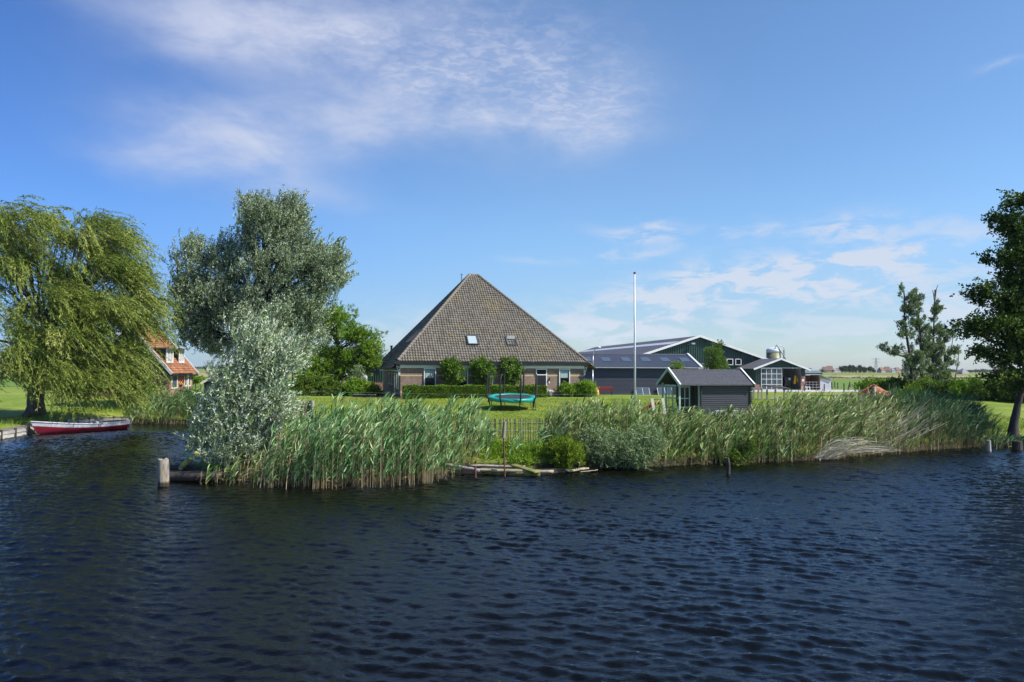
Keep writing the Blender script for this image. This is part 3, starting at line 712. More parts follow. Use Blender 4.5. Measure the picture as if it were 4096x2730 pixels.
# flue and vent
fl = at(1848, 1140, 67+12.2*math.cos(FH)+7.6*math.sin(FH)); c_, s__ = math.cos(FH), math.sin(FH); q = fl-O
lx, ly = q[0]*c_+q[1]*s__, -q[0]*s__+q[1]*c_
z0 = ztop-1.45
ch = MB(); ch.cyl((lx, ly, z0-1.1), (lx, ly, z0+.35), .32, .12, 12); ch.cyl((lx, ly, z0+.3), (lx, ly, z0+1.75), .13, .13, 12); ch.cyl((lx, ly, z0+1.78), (lx, ly, z0+1.86), .19, .19, 12); ch.cyl((lx, ly, z0+.65), (lx, ly, z0+.7), .16, n=12)
ch.build('flue_pipe', 'steel', fh)
v0 = np.array([L0[0]+1.2, 10.5, zs+1.2]); MB().cyl(v0, v0+[0, 0, 1.1], .11, .11, 10).cyl(v0+[0, 0, 1.1], v0+[0, 0, 1.2], .16, .16, 10).build('vent_pipe', 'black_paint', fh)
# side wall windows and door, in shade (facing -x)
for (y0, y1, a0, a1, nm) in ((1.2, 2.2, .7, 2.2, 'window'), (2.7, 3.7, .7, 2.2, 'window'), (4.4, 5.4, .0, 2.2, 'side_door'), (7.0, 8.1, 1.0, 2.2, 'window'), (9.5, 10.6, 1.0, 2.2, 'window')):
    f = MB()
    for (p0, p1, q0, q1) in ((y0, y0+.09, a0, a1), (y1-.09, y1, a0, a1), (y0+.09, y1-.09, a1-.09, a1), (y0+.09, y1-.09, a0, a0+.09)): f.box(-.04, .02, p0, p1, q0, q1)
    fo = f.build(nm, 'white_paint', fh); MB().box(-.01, .01, y0+.09, y1-.09, a0+.09, a1-.09).build('pane', 'glass_dark', fo)

# ------------------------------------------------------------------ blue long shed
OB = at(2796, 1580, 77.5); OB[2] = ZH; rb = R(5)
bs = thing('long_shed', 'long low dark blue shed with corrugated roof right of the brick farmhouse', 'shed', OB, rb)
LB = 13.6
zeb = fz(1470, 2796, OB, rb, 0); zrb = at(2748, 1421, 81.5)[2]-ZH; DB = 4.2
w_ = MB()
nb = 22
for i in range(nb):   # overlapping horizontal boards
    z0 = -.1+i*(zeb+.1)/nb; z1 = z0+(zeb+.1)/nb; w_.prism([(-LB, 0, z0), (-LB, -.035, z0), (-LB, -.006, z1), (-LB, 0, z1)], (LB, 0, 0))
w_.build('front_wall', 'navy_wood', bs)
ww = MB(); ww.poly([(0, 0, -.1), (0, DB*2, -.1), (0, DB*2, zeb), (0, DB, zrb-.05), (0, 0, zeb)]); ww.poly([(-LB, DB*2, -.1), (-LB, 0, -.1), (-LB, 0, zeb), (-LB, DB, zrb-.05), (-LB, DB*2, zeb)]); ww.poly([(0, DB*2, -.1), (-LB, DB*2, -.1), (-LB, DB*2, zeb), (0, DB*2, zeb)]); ww.build('end_wall', 'navy_wood', bs)
sv = norm(np.array([0, DB+.3, zrb-zeb])); lr = math.hypot(DB+.3, zrb-zeb)
corrugated('front_roof', (-LB-.2, -.3, zeb), (1, 0, 0), sv, LB+.35, lambda q: lr, 'navy_roof', bs, .19, .055, style='wave')
sv2 = norm(np.array([0, -DB-.3, zrb-zeb])); corrugated('rear_roof', (.15, DB*2+.3, zeb), (-1, 0, 0), sv2, LB+.35, lambda q: lr, 'navy_roof', bs, .38, .055, style='wave')
rc = MB(); rc.cyl((-LB-.2, DB, zrb+.03), (.15, DB, zrb+.03), .09, n=8); rc.build('ridge_cap', 'navy_roof', bs)
for i in range(6):
    x0 = -LB+1.6+i*2.15; n_ = np.cross([1, 0, 0], sv); b0 = np.array([x0, -.3, zeb])+sv*(lr*.42)+n_*.058
    MB().poly([b0, b0+[.95, 0, 0], b0+np.array([.95, 0, 0])+sv*1.5, b0+sv*1.5]).build('roof_light', 'glass_sky', bs)
for x_ in (.16, -LB-.21):
    p = MB(); p.bar((x_+.05, -.4, zeb-.03), (x_+.05, DB, zrb+.12), .2, .16); p.bar((x_+.05, DB, zrb+.12), (x_+.05, DB*2+.3, zeb), .2, .16); p.build('barge_board', 'white_paint', bs)
MB().box(-LB-.2, .2, -.42, -.30, zeb-.12, zeb-.01).build('gutter', 'galvanised', bs)
MB().cyl((-.06, -.1, 0), (-.06, -.1, zeb-.1), .045, n=8).build('downpipe', 'galvanised', bs)
for i, (px0, px1, lab) in enumerate(((2546, 2600, 'leaning grey glass panel nearest the flagpole, against the blue shed wall'), (2633, 2690, 'second grey glass panel leaning by the right part of the blue shed wall'))):
    a = fx(px0, OB, rb, -.6); b = fx(px1, OB, rb, -.6); p0 = Vector(OB)+Matrix.Rotation(rb, 3, 'Z') @ Vector(((a+b)/2, -.55, 0))
    t_ = thing('cold_frame_panel', lab, 'glass panel', p0, rb, 'glass panels against the blue shed'); h = (b-a)/2
    f = MB()
    for pq in (((-h, -.05, 0), (h, -.05, 0)), ((-h, .4, .72), (h, .4, .72)), ((-h, -.05, 0), (-h, .4, .72)), ((h, -.05, 0), (h, .4, .72)), ((0, -.05, 0), (0, .4, .72))): f.bar(pq[0], pq[1], .04)
    f.build('panel_frame', 'galvanised', t_); MB().poly([(-h, -.04, 0), (h, -.04, 0), (h, .41, .72), (-h, .41, .72)]).build('pane', 'glass_sky', t_)

# ------------------------------------------------------------------ big green barn
OA = at(2797, 1560, 103.0); OA[2] = ZH; ra = R(8.5)
ba = thing('barn', 'big dark green corrugated barn with white edged gable behind the blue shed', 'barn', OA, ra)
zra = fz(1347, 2797, OA, ra, 0); zea = at(3057, 1438, OA[1]+1.4)[2]-ZH; HW = fx(3057, OA, ra); LA = 56
slp = (zra-zea)/HW; HWL = HW+.6
gw = lambda q: zra-abs(q-HWL)*slp-.08
corrugated('gable_wall', (-HWL, 0, -.1), (1, 0, 0), (0, 0, 1), HWL*2, lambda q: zra-.02-abs(q-HWL)*slp, 'green_sheet', ba, .33, .05)
MB().poly([(-HWL, LA, -.1), (-HWL, 0, -.1), (-HWL, 0, zra-slp*HWL), (-HWL, LA, zra-slp*HWL)]).poly([(HWL, 0, -.1), (HWL, LA, -.1), (HWL, LA, zra-slp*HWL), (HWL, 0, zra-slp*HWL)]).poly([(HWL, LA, -.1), (-HWL, LA, -.1), (-HWL, LA, zra-slp*HWL), (0, LA, zra), (HWL, LA, zra-slp*HWL)]).build('side_walls', 'green_sheet', ba)
for s_ in (-1, 1):
    zE = zra-slp*(HWL+.4)
    rr_ = MB(); rr_.prism([(0, -.35, zra+.04), (s_*(HWL+.4), -.35, zE+.04), (s_*(HWL+.4), -.35, zE+.12), (0, -.35, zra+.12)][::s_], (0, LA+.7, 0)); rr_.build('roof_slope', 'barn_roof', ba)
    MB().bar((0, -.45, zra+.05), (s_*(HWL+.45), -.45, zE+.03), .12, .30).build('barge_board', 'white_paint', ba)
a1, a2 = 2.3, 3.6
MB().prism([(-a1, 1.5, zra-slp*a1+.126), (-a1, LA-1, zra-slp*a1+.126), (-a2, LA-1, zra-slp*a2+.126), (-a2, 1.5, zra-slp*a2+.126)], (0, 0, .02)).build('roof_light_strip', 'barn_skylight', ba)
ub = lambda px: fx(px, OA, ra); zb2 = lambda py, px: fz(py, px, OA, ra, ub(px))
for i, (p0, p1) in enumerate(((2905, 2931), (2940, 2964))):
    window(ba, 'window', ub(p0), ub(p1), zb2(1461, p0), zb2(1436, p0), -.12, fw=.09, sill=False, mat_sash=None)
MB().box(ub(2880), ub(2966), -.1, .02, zb2(1462, 2900)-.14, zb2(1462, 2900)-.03).build('lintel_trim', 'green_sheet', ba)
x0, x1 = ub(2784), ub(2818); MB().box(x0, x1, -.09, -.07, 1.0, zb2(1456, 2800)).build('doorway', 'concrete', ba)
f = MB().frame(x0-.12, x1+.12, .9, zb2(1454, 2800), .12, -.12, -.06); f.build('door_frame', 'galvanised', ba)
window(ba, 'window', ub(2820), ub(2832), 1.2, zb2(1458, 2825), -.12, fw=.07, sill=False, mat_sash=None)
lx_, lz_ = ub(2765), zb2(1376, 2765)
MB().bar((lx_-.5, 0, lz_-.1), (lx_-.1, -.35, lz_), .05).box(lx_-.15, lx_+.35, -.6, -.3, lz_-.1, lz_+.12).build('floodlight', 'galvanised', ba)

# ------------------------------------------------------------------ milking barn with glass doors
OM = at(3021, 1561, 96.5); OM[2] = ZH; rm = R(4)
mb = thing('milking_barn', 'small green gabled barn with glazed doors and open bay beside the feed silo', 'barn', OM, rm)
um = lambda px, yl=0.0: fx(px, OM, rm, yl); zm_ = lambda py, px: fz(py, px, OM, rm, um(px))
WM = um(3220); xa = um(3119); zrm = zm_(1437, 3119); zem = zm_(1474, 3021); LM = 6.2; zd = zm_(1473, 3100)
slm = (zrm-zem)/xa
topf = lambda q: zrm-.03-slm*abs(q-xa)
corrugated('gable_wall', (0, 0, 0), (1, 0, 0), (0, 0, 1), WM, topf, 'green_sheet', mb, .21, .04, bottom=lambda q: zd)
x1_ = um(3042); corrugated('gable_wall', (0, 0, 0), (1, 0, 0), (0, 0, 1), x1_, lambda q: zd, 'green_sheet', mb, .21, .04, bottom=lambda q: .75)
MB().box(0, x1_, 0, .1, -.1, .75).build('brick_plinth', 'brick_red', mb)
xb0, xb1 = um(3203), WM; zbr = zm_(1505, 3210)
corrugated('gable_wall', (xb0, 0, 0), (1, 0, 0), (0, 0, 1), WM-xb0, lambda q: zd, 'green_sheet', mb, .21, .04, bottom=lambda q: zbr)
MB().box(xb0, xb1, 0, .35, -.1, zbr).build('brick_pillar', 'brick_red', mb)
sgx = um(3211); MB().box(sgx-.15, sgx+.13, -.03, -.003, zm_(1527, 3210), zm_(1521, 3210)+.12).build('notice_plate', 'white_paint', mb)
MB().poly([(0, LM, -.1), (0, 0, -.1), (0, 0, zem), (0, LM, zem)]).build('side_wall', 'green_sheet', mb)
sw = MB(); sw.poly([(WM, .35, -.1), (WM, LM, -.1), (WM, LM, zem-.3), (WM, .35, zem-.3)]); sw.build('side_wall', 'green_sheet', mb)
iw = MB(); iw.poly([(.06, LM-.1, -.1), (WM, LM-.1, -.1), (WM, LM-.1, zd), (.06, LM-.1, zd)]); iw.poly([(WM-.06, .36, -.1), (WM-.06, LM-.1, -.1), (WM-.06, LM-.1, zd), (WM-.06, .36, zd)]); iw.build('inner_wall', 'white_wall', mb)
MB().box(um(3127)-.02, um(3127)+.1, .4, LM-.1, -.1, zd).build('inner_wall', 'white_wall', mb)
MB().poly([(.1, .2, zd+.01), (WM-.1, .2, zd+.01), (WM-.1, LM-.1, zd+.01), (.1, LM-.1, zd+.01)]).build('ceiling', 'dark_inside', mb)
for s_, xe in ((-1, -.35), (1, um(3237)-.0)):
    zE = zrm-slm*abs(xe-xa); r_ = MB().prism([(xa, -.4, zrm+.02), (xe, -.4, zE+.02), (xe, -.4, zE+.09), (xa, -.4, zrm+.09)][::s_], (0, LM+.4, 0)); r_.build('roof_slope', 'annex_roof', mb)
    MB().bar((xa, -.46, zrm+.02), (xe, -.46, zE), .1, .22).build('barge_board', 'white_paint', mb)
MB().box(um(3036), um(3206), -.14, -.02, zd-.04, zd+.06).build('door_rail', 'galvanised', mb)
MB().box(um(3163), um(3170), -.3, -.14, zd-.05, zd+.03).build('strip_light', 'white_paint', mb)
gx0, gx1 = um(3043), um(3127); gd = MB(); nxp, nzp = 4, 4
for i in range(nxp+1): xx = gx0+(gx1-gx0-.06)*i/nxp; gd.box(xx, xx+.06, -.08, -.03, .02, zd-.05)
for j in range(nzp+1): z_ = .02+(zd-.13)*j/nzp; gd.box(gx0+.06, gx1-.06, -.078, -.032, z_, z_+.06)
gdo = gd.build('glazed_door', 'white_paint', mb); MB().box(gx0+.02, gx1-.02, -.058, -.052, .03, zd-.06).build('pane', 'glass_sky', gdo)
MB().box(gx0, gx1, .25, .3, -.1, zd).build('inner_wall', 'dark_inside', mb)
# machinery and raincoat in the bay
def wl(o, rz, x, y, z): v = Matrix.Rotation(rz, 3, 'Z') @ Vector((x, y, z)); return Vector((float(o[0]), float(o[1]), float(o[2])))+v
mt = thing('milk_cooler', 'dark boxy cooling machine with a small grey panel inside the open barn bay', 'machine', wl(OM, rm, um(3146, 1.5), 1.5, 0), rm)
MB().box(-.42, .42, -.3, .5, .5, 1.68).build('cabinet', 'black_paint', mt, bevel=.03); MB().box(.1, .38, -.33, -.302, 1.3, 1.6).build('control_panel', 'galvanised', mt)
f = MB()
for xx in (-.36, .36): f.box(xx-.04, xx+.04, -.25, -.17, -.02, .5); f.box(xx-.04, xx+.04, .35, .43, -.02, .5)
f.build('stand', 'dark_metal', mt); MB().cyl((.2, -.36, .45), (.2, -.36, 1.1), .05).build('hose', 'rust', mt)
rc_ = thing('raincoat', 'yellow raincoat and trousers hanging on the white wall of the barn bay', 'raincoat', wl(OM, rm, um(3183, .9), .9, .5), rm)
def blobby(name, rows, mat, parent, n=14, seed=0):
    rr = np.random.default_rng(seed); V = []; F = []
    for k_, (z_, cx, rx, ry) in enumerate(rows):
        for i in range(n): t_ = 2*math.pi*i/n; f_ = 1+.12*math.sin(3*t_+k_*.8)+rr.normal(0, .05); V.append((cx+rx*math.cos(t_)*f_, ry*math.sin(t_)*f_, z_))
    for k_ in range(len(rows)-1):
        for i in range(n): j = (i+1) % n; F.append((k_*n+i, k_*n+j, (k_+1)*n+j, (k_+1)*n+i))
    return np_mesh(name, V, F, mat, parent, smooth=True)
blobby('coat', [(.3, -.12, .22, .1), (.6, -.12, .2, .12), (1.0, -.1, .17, .1), (1.3, -.08, .16, .08), (1.45, -.06, .06, .05)], 'yellow_coat', rc_)
blobby('coat', [(.5, .24, .13, .09), (.8, .24, .12, .09), (1.1, .18, .09, .07), (1.25, .16, .03, .03)], 'yellow_coat', rc_, seed=3)
blobby('trousers', [(-.4, .06, .12, .07), (.2, .06, .12, .07), (.9, .08, .1, .07), (1.4, .1, .05, .05)], 'dark_inside', rc_, seed=4)

# lean-to shelter
OL = at(3281, 1560, 97.5); OL[2] = ZH
ls = thing('lean_to_shelter', 'low open calf shelter with grey end wall right of the milking barn', 'shelter', OL, R(4))
ul = lambda px: fx(px, OL, R(4)); zl = lambda py, px: fz(py, px, OL, R(4), ul(px))
xr, xl_ = ul(3323), ul(3224)
MB().prism([(0, 0, -.1), (xr, 0, -.1), (xr, 0, zl(1521, 3320)), (0, 0, zl(1515, 3283))], (0, .12, 0)).build('end_wall', 'grey_wall', ls)
MB().box(xl_, -.02, 2.6, 2.7, -.1, 1.9).build('rear_wall', 'brick_red', ls); MB().box(-.1, .0, .13, 2.6, -.1, 1.95).build('side_wall', 'brick_red_side', ls)
MB().prism([(xl_-.1, -.2, 1.98), (0, -.2, 2.0), (xr+.1, -.2, zl(1521, 3320)+.02), (xr+.1, -.2, zl(1521, 3320)+.1), (0, -.2, 2.08), (xl_-.1, -.2, 2.06)], (0, 3, 0)).build('roof', 'galvanised', ls)
f = MB()
for j in range(3): f.cyl((xl_, .1, .35+j*.35), (-.1, .1, .35+j*.35), .025, n=6)
for j in range(5): xx = xl_+(0-xl_)*j/4; f.cyl((xx, .1, -.05), (xx, .1, 1.1), .03, n=6)
f.build('rail', 'galvanised', ls)

# silo
SI = at(3095, 1470, 106.5); SI[2] = ZH
si = thing('feed_silo', 'round olive feed silo with white domed top standing behind the milking barn', 'silo', SI)
r_s = 28.5*106.5/FS; zt_s = at(3095, 1412, 106.5)[2]-ZH; zd_s = at(3095, 1393, 106.5)[2]-ZH
MB().lathe((0, 0, 0), [(r_s*.3, .8), (r_s, 2.2), (r_s, zt_s)], 28).build('tank', 'silo_olive', si, smooth=True)
MB().lathe((0, 0, 0), [(r_s*1.01, zt_s+.005), (r_s*1.01, zt_s+(zd_s-zt_s)*.5), (r_s*.93, zt_s+(zd_s-zt_s)*.78), (r_s*.6, zd_s), (.05, zd_s+.08)], 28).build('dome', 'white_paint', si, smooth=True)
lg = MB()
for i in range(4): a_ = R(45+90*i); lg.cyl((r_s*.95*math.cos(a_), r_s*.95*math.sin(a_), -.05), (r_s*.95*math.cos(a_), r_s*.95*math.sin(a_), 2.3), .06)
lg.build('legs', 'galvanised', si)
pp = MB(); s = 106.5/FS
def SP(px, py): q = at(px, py, 105.6)-SI; return (q[0], q[1], q[2])
pp.tube([SP(3108, 1381), SP(3128, 1412), SP(3148, 1444)], .09, 8); pp.build('auger_tube', 'galvanised', si)
MB().tube([SP(3102, 1396), SP(3102, 1387), SP(3107, 1382), SP(3130, 1386), SP(3136, 1392), SP(3136, 1440)], .06, 8).build('filling_pipe', 'galvanised', si)
ld = MB()
for dx_ in (3133, 3139): ld.tube([SP(dx_, 1400), SP(dx_, 1440)], .03, 6)
for j in range(8): ld.tube([SP(3133, 1402+j*5), SP(3139, 1402+j*5)], .02, 6)
ld.build('ladder', 'galvanised', si)

# ------------------------------------------------------------------ green barn behind the trees on the left
OG = at(1350, 1560, 92.0); OG[2] = ZH; rg = R(3)
gb = thing('green_stable', 'low dark green stable with white windows behind the bushes left of the farmhouse', 'stable', OG, rg)
ug = lambda px: fx(px, OG, rg); zg = lambda py, px: fz(py, px, OG, rg, ug(px))
xl2, xr2 = ug(1168), ug(1535); zlg = zg(1457, 1168); zrg = zlg+.40*(-xl2)
corrugated('gable_wall', (xl2, 0, 0), (1, 0, 0), (0, 0, 1), xr2-xl2, lambda q: zrg-.40*abs(q+xl2)-.02, 'green_sheet', gb, .28, .05, bottom=lambda q: .95)
MB().box(xl2, xr2, .0, .1, -.1, .95).build('brick_base', 'brick_red', gb)
MB().poly([(xl2, 30, -.1), (xl2, 0, -.1), (xl2, 0, zlg), (xl2, 30, zlg)]).poly([(xr2, 0, -.1), (xr2, 30, -.1), (xr2, 30, zrg-.4*xr2), (xr2, 0, zrg-.4*xr2)]).poly([(xr2, 30, -.1), (xl2, 30, -.1), (xl2, 30, zlg), (0, 30, zrg), (xr2, 30, zrg-.4*xr2)]).build('side_walls', 'green_sheet', gb)
for s_, xe in ((-1, xl2-.3), (1, xr2+.3)):
    zE = zrg-.40*abs(xe); MB().prism([(0, -.3, zrg+.02), (xe, -.3, zE+.02), (xe, -.3, zE+.1), (0, -.3, zrg+.1)][::s_], (0, 30, 0)).build('roof_slope', 'barn_roof', gb)
    MB().bar((0, -.36, zrg+.02), (xe, -.36, zE+.0), .1, .26).build('barge_board', 'white_paint', gb)
for a, b in ((1187, 1228), (1230, 1272), (1310, 1400)):
    window(gb, 'window', ug(a), ug(b), zg(1527, a), zg(1498, a), -.12, fw=.08, sill=False, mat_sash=None)
MB().box(ug(1442), ug(1452), -.1, 0, -.05, zg(1498, 1445)).build('door', 'black_paint', gb)

# ------------------------------------------------------------------ orange roofed house on the left
OH = at(677, 1590, 67.0); OH[2] = ZH-.04; rh = R(-3)
hs = thing('orange_roofed_house', 'small house with steep orange tiled roof and black gable behind the weeping willow', 'house', OH, rh)
uh = lambda px: fx(px, OH, rh); zh = lambda py, px: fz(py, px, OH, rh, uh(px))
LH = 4.3; WH = 7.6; ap = -WH/2; zeh = zh(1496, 677); zah = zh(1300, 500); zbk = zh(1501, 600)
MB().poly([(-WH, 0, -.1), (0, 0, -.1), (0, 0, zbk), (-WH, 0, zbk)]).build('front_wall', 'brick_red', hs)
sh_ = (zah-zeh)/(WH/2+.25)
gp = MB(); nbd = 14
zts = lambda x_: zah-.12-sh_*abs(x_-ap)
xs_ = [-WH, ap, 0]
gp.poly([(-WH, -.03, zbk), (0, -.03, zbk), (0, -.03, zts(0)), (ap, -.03, zts(ap)), (-WH, -.03, zts(-WH))]); gp.build('gable', 'black_paint', hs)
MB().poly([(0, 0, -.1), (0, LH, -.1), (0, LH, zeh), (0, 0, zeh)]).build('side_wall', 'brick_red_side', hs)
MB().poly([(0, LH, -.1), (-WH, LH, -.1), (-WH, LH, zts(-WH)), (ap, LH, zts(ap)), (0, LH, zts(0))]).poly([(-WH, LH, -.1), (-WH, 0, -.1), (-WH, 0, zeh), (-WH, LH, zeh)]).build('rear_wall', 'brick_red', hs)
tile_face('right_roof', (.3, -.25, zeh), (.3, LH+.3, zeh), (ap, LH+.3, zah), (ap, -.25, zah), 'tile_orange', hs, du=.24, dv=.3, wave=.025, seed=8)
tile_face('left_roof', (-WH-.3, LH+.3, zeh), (-WH-.3, -.25, zeh), (ap, -.25, zah), (ap, LH+.3, zah), 'tile_orange', hs, du=.24, dv=.3, wave=.025, seed=9)
for yy_ in (-.3, LH+.34):
    for s_ in (1, -1):
        xe = .36 if s_ > 0 else -WH-.36
        MB().bar((ap, yy_, zah+.08), (xe, yy_, zeh-.02), .07, .26).build('barge_board', 'white_paint', hs)
MB().box(.22, .42, -.25, LH+.3, zeh-.22, zeh-.06).build('gutter', 'black_paint', hs)
ridge_caps('ridge_tiles', (ap, -.25, zah+.08), (ap, LH+.3, zah+.08), .12, 'tile_orange', hs)
a, b = uh(502), uh(563); window(hs, 'window', a, b, zh(1461, 530), zh(1406, 530), -.10, fw=.08, glass='glass_dark', mat_sash=None)
MB().box(a+.12, a+.5, -.062, -.053, zh(1461, 530)+.1, zh(1406, 530)-.1).build('curtain', 'curtain', hs)
window(hs, 'window', uh(430), uh(498), zh(1461, 470), zh(1406, 470), -.10, fw=.08, mat_sash=None)
window(hs, 'window', uh(470), uh(514), zh(1531, 490), zh(1506, 490), -.07, fw=.08, mat_sash=None)
# right wall windows (facing +x)
for (y0, y1, z0, z1) in ((.25, 1.35, .75, 2.12), (2.6, 3.15, .9, 2.2), (3.35, 3.9, .9, 2.2)):
    f = MB()
    for (p0, p1, q0, q1) in ((y0, y0+.11, z0, z1), (y1-.11, y1, z0, z1), (y0+.11, y1-.11, z1-.11, z1), (y0+.11, y1-.11, z0, z0+.11)): f.box(-.02, .07, p0, p1, q0, q1)
    fo = f.build('window', 'cream_paint', hs); MB().box(.0, .02, y0+.1, y1-.1, z0+.1, z1-.1).build('pane', 'glass_sky', fo)
MB().box(.06, .14, 3.17, 3.33, -.1, 2.2).build('downpipe', 'cream_paint', hs)
# dormers
def dormer(y0, y1):
    xo = -.62; z0 = zeh+1.02; z1 = z0+1.28; xi = ap+.9
    d = MB(); d.box(-2.4, xo, y0-.04, y0+.04, z0-.1, z1); d.box(-2.4, xo, y1-.04, y1+.04, z0-.1, z1); do = d.build('dormer', 'black_paint', hs)
    MB().box(-2.8, xo+.45, y0-.3, y1+.3, z1+.002, z1+.10).build('dormer_roof', 'deck_wood', do)
    f = MB()
    for (p0, p1, q0, q1) in ((y0-.05, y0+.05, z0, z1), (y1-.05, y1+.05, z0, z1), (y0+.05, y1-.05, z1-.1, z1), (y0+.05, y1-.05, z0, z0+.1)): f.box(xo+.003, xo+.1, p0, p1, q0, q1)
    f.box(xo+.003, xo+.1, (y0+y1)/2-.025, (y0+y1)/2+.025, z0+.1, z1-.1)
    f.build('window', 'white_paint', do); MB().box(xo-.02, xo+.02, y0+.05, y1-.05, z0+.05, z1-.08).build('curtain', 'curtain', do)
    MB().poly([(xo+.02, y0-.2, z0+.02), (xo+.02, y1+.2, z0+.02), (xo+.32, y1+.2, z0-.26), (xo+.32, y0-.2, z0-.26)]).build('lead_flashing', 'dark_metal', do)
dormer(.45, 1.55); dormer(2.75, 3.6)
MB().cyl((-1.25, 2.25, zeh+1.4), (-1.25, 2.25, zeh+2.6), .07).build('vent_pipe', 'galvanised', hs)

# small dark hut behind the silver willow bush
OK_ = at(815, 1588, 70.0); OK_[2] = ZH; rk = R(10)
hk = thing('garden_hut', 'little dark wooden hut with white roof edge half hidden by the silver willow bush', 'hut', OK_, rk)
zek = fz(1530, 813, OK_, rk, 0); wk = 3.6; zrk = zek+1.15
MB().poly([(0, 0, -.1), (wk, 0, -.1), (wk, 0, zek), (wk/2, 0, zrk-.05), (0, 0, zek)]).poly([(0, 3, -.1), (0, 0, -.1), (0, 0, zek), (0, 3, zek)]).poly([(wk, 0, -.1), (wk, 3, -.1), (wk, 3, zek), (wk, 0, zek)]).build('walls', 'log_dark', hk)
for s_ in (0, 1):
    xe = -.25 if s_ == 0 else wk+.25; MB().prism([(wk/2, -.2, zrk), (xe, -.2, zek-.15), (xe, -.2, zek-.08), (wk/2, -.2, zrk+.08)], (0, 3.4, 0)).build('roof_slope', 'shingle', hk)
    MB().bar((wk/2, -.26, zrk+.02), (xe, -.26, zek-.13), .08, .2).build('barge_board', 'cream_paint', hk)
window(hk, 'window', .95, 1.95, .95, 1.55, -.07, fw=.07, sill=True, mat_sash='white_paint')

# ------------------------------------------------------------------ log cabin with glazed front
OC = at(2800, 1640, 54.0); OC[2] = gz(OC[0], OC[1])
rc2 = R(17)
cb = thing('log_cabin', 'small dark log cabin with white barge boards and slate coloured shingle roof behind the reeds', 'cabin', OC, rc2)
uc = lambda px, yl=0.0: fx(px, OC, rc2, yl)
LC1 = uc(3000); DC = 2.6
E0 = uc(2719, -.42); E1 = uc(3018, -.42)
zec = fz(1541, 2719, OC, rc2, E0, -.42); zrc = zec+1.12
wall = MB(); nl = 16; zw = zec+.18
for i in range(nl):
    z0 = -.15+i*(zw+.15)/nl; z1 = z0+(zw+.15)/nl
    wall.prism([(0, 0, z0+.01), (0, -.05, z0+.03), (0, -.05, z1-.03), (0, 0, z1-.01)][::-1], (LC1, 0, 0))
wall.poly([(0, .0, -.15), (LC1, .0, -.15), (LC1, .0, zw), (0, .0, zw)])
wall.build('front_wall', 'log_grey', cb)
sd = MB()
for xx in (0, LC1): sd.poly([(xx, 0, -.15), (xx, DC, -.15), (xx, DC, zw), (xx, DC/2, zrc-.08), (xx, 0, zw)])
sd.poly([(0, DC, -.15), (LC1, DC, -.15), (LC1, DC, zw), (0, DC, zw)]); sd.build('end_wall', 'log_dark', cb)
le = MB()
for xx in (-.03, LC1-.03):
    for i in range(nl):
        z0 = -.15+(i+.5*(xx > 1))*(zw+.15)/nl; le.cyl((xx+.04, -.19, z0+.08), (xx+.04, -.05, z0+.08), .068, .05, 8)
le.build('log_ends', 'log_dark', cb)
sv = norm(np.array([0, DC/2+.42, zrc-zec])); ln = math.hypot(DC/2+.42, zrc-zec)
# roof of overlapping hexagonal shingles: thin stepped rows
def shingle_roof(side):
    V = []; F = []; T = []; off = 0; rr = np.random.default_rng(5+side); rows = 11; dv = ln/rows; du = .32
    for r in range(rows):
        v0 = r*dv; v1 = (r+1)*dv+.02; n = int((E1-E0)/du)+2
        for k_ in range(n):
            a = E0+(k_-.5*(r % 2))*du; b = a+du-.012; a = max(a, E0); b = min(b, E1)
            if b-a < .03: continue
            h = .028+rr.normal(0, .003)
            for (uu, vv, hh) in ((a, v0+.045, h), (a+(b-a)*.28, v0, h), (a+(b-a)*.72, v0, h), (b, v0+.045, h), (b, v1, .004), (a, v1, .004)):
                y = -.42+sv[1]*vv-sv[2]*hh; z = zec+sv[2]*vv+sv[1]*hh
                if side: y = DC-y
                V.append((uu, y, z))
            F.append(tuple(range(off, off+6)) if not side else tuple(reversed(range(off, off+6)))); off += 6
    me_ = MB(); me_.v = V; me_.f = F
    yb0, yb1 = (-.42, DC/2) if not side else (DC+.42, DC/2)
    me_.prism([(E0+.01, yb0, zec-.05), (E0+.01, yb1, zrc-.05), (E0+.01, yb1, zrc-.005), (E0+.01, yb0, zec-.005)], (E1-E0-.02, 0, 0))
    return me_.build('roof_slope', 'shingle', cb)
shingle_roof(0); shingle_roof(1)
for xx, mt_ in ((E0-.02, 'pale_green_paint'), (E1+.02, 'white_paint')):
    p = MB(); p.bar((xx, -.48, zec-.05), (xx, DC/2, zrc+.03), .04, .19); p.bar((xx, DC/2, zrc+.03), (xx, DC+.48, zec-.05), .04, .19); p.build('barge_board', mt_, cb)
    p = MB(); p.bar((xx+(.05 if xx < 0 else -.05), -.48, zec+.06), (xx+(.05 if xx < 0 else -.05), DC/2, zrc+.14), .12, .02); p.bar((xx+(.05 if xx < 0 else -.05), DC+.48, zec+.06), (xx+(.05 if xx < 0 else -.05), DC/2, zrc+.14), .12, .02); p.build('barge_cap', 'white_paint', cb)
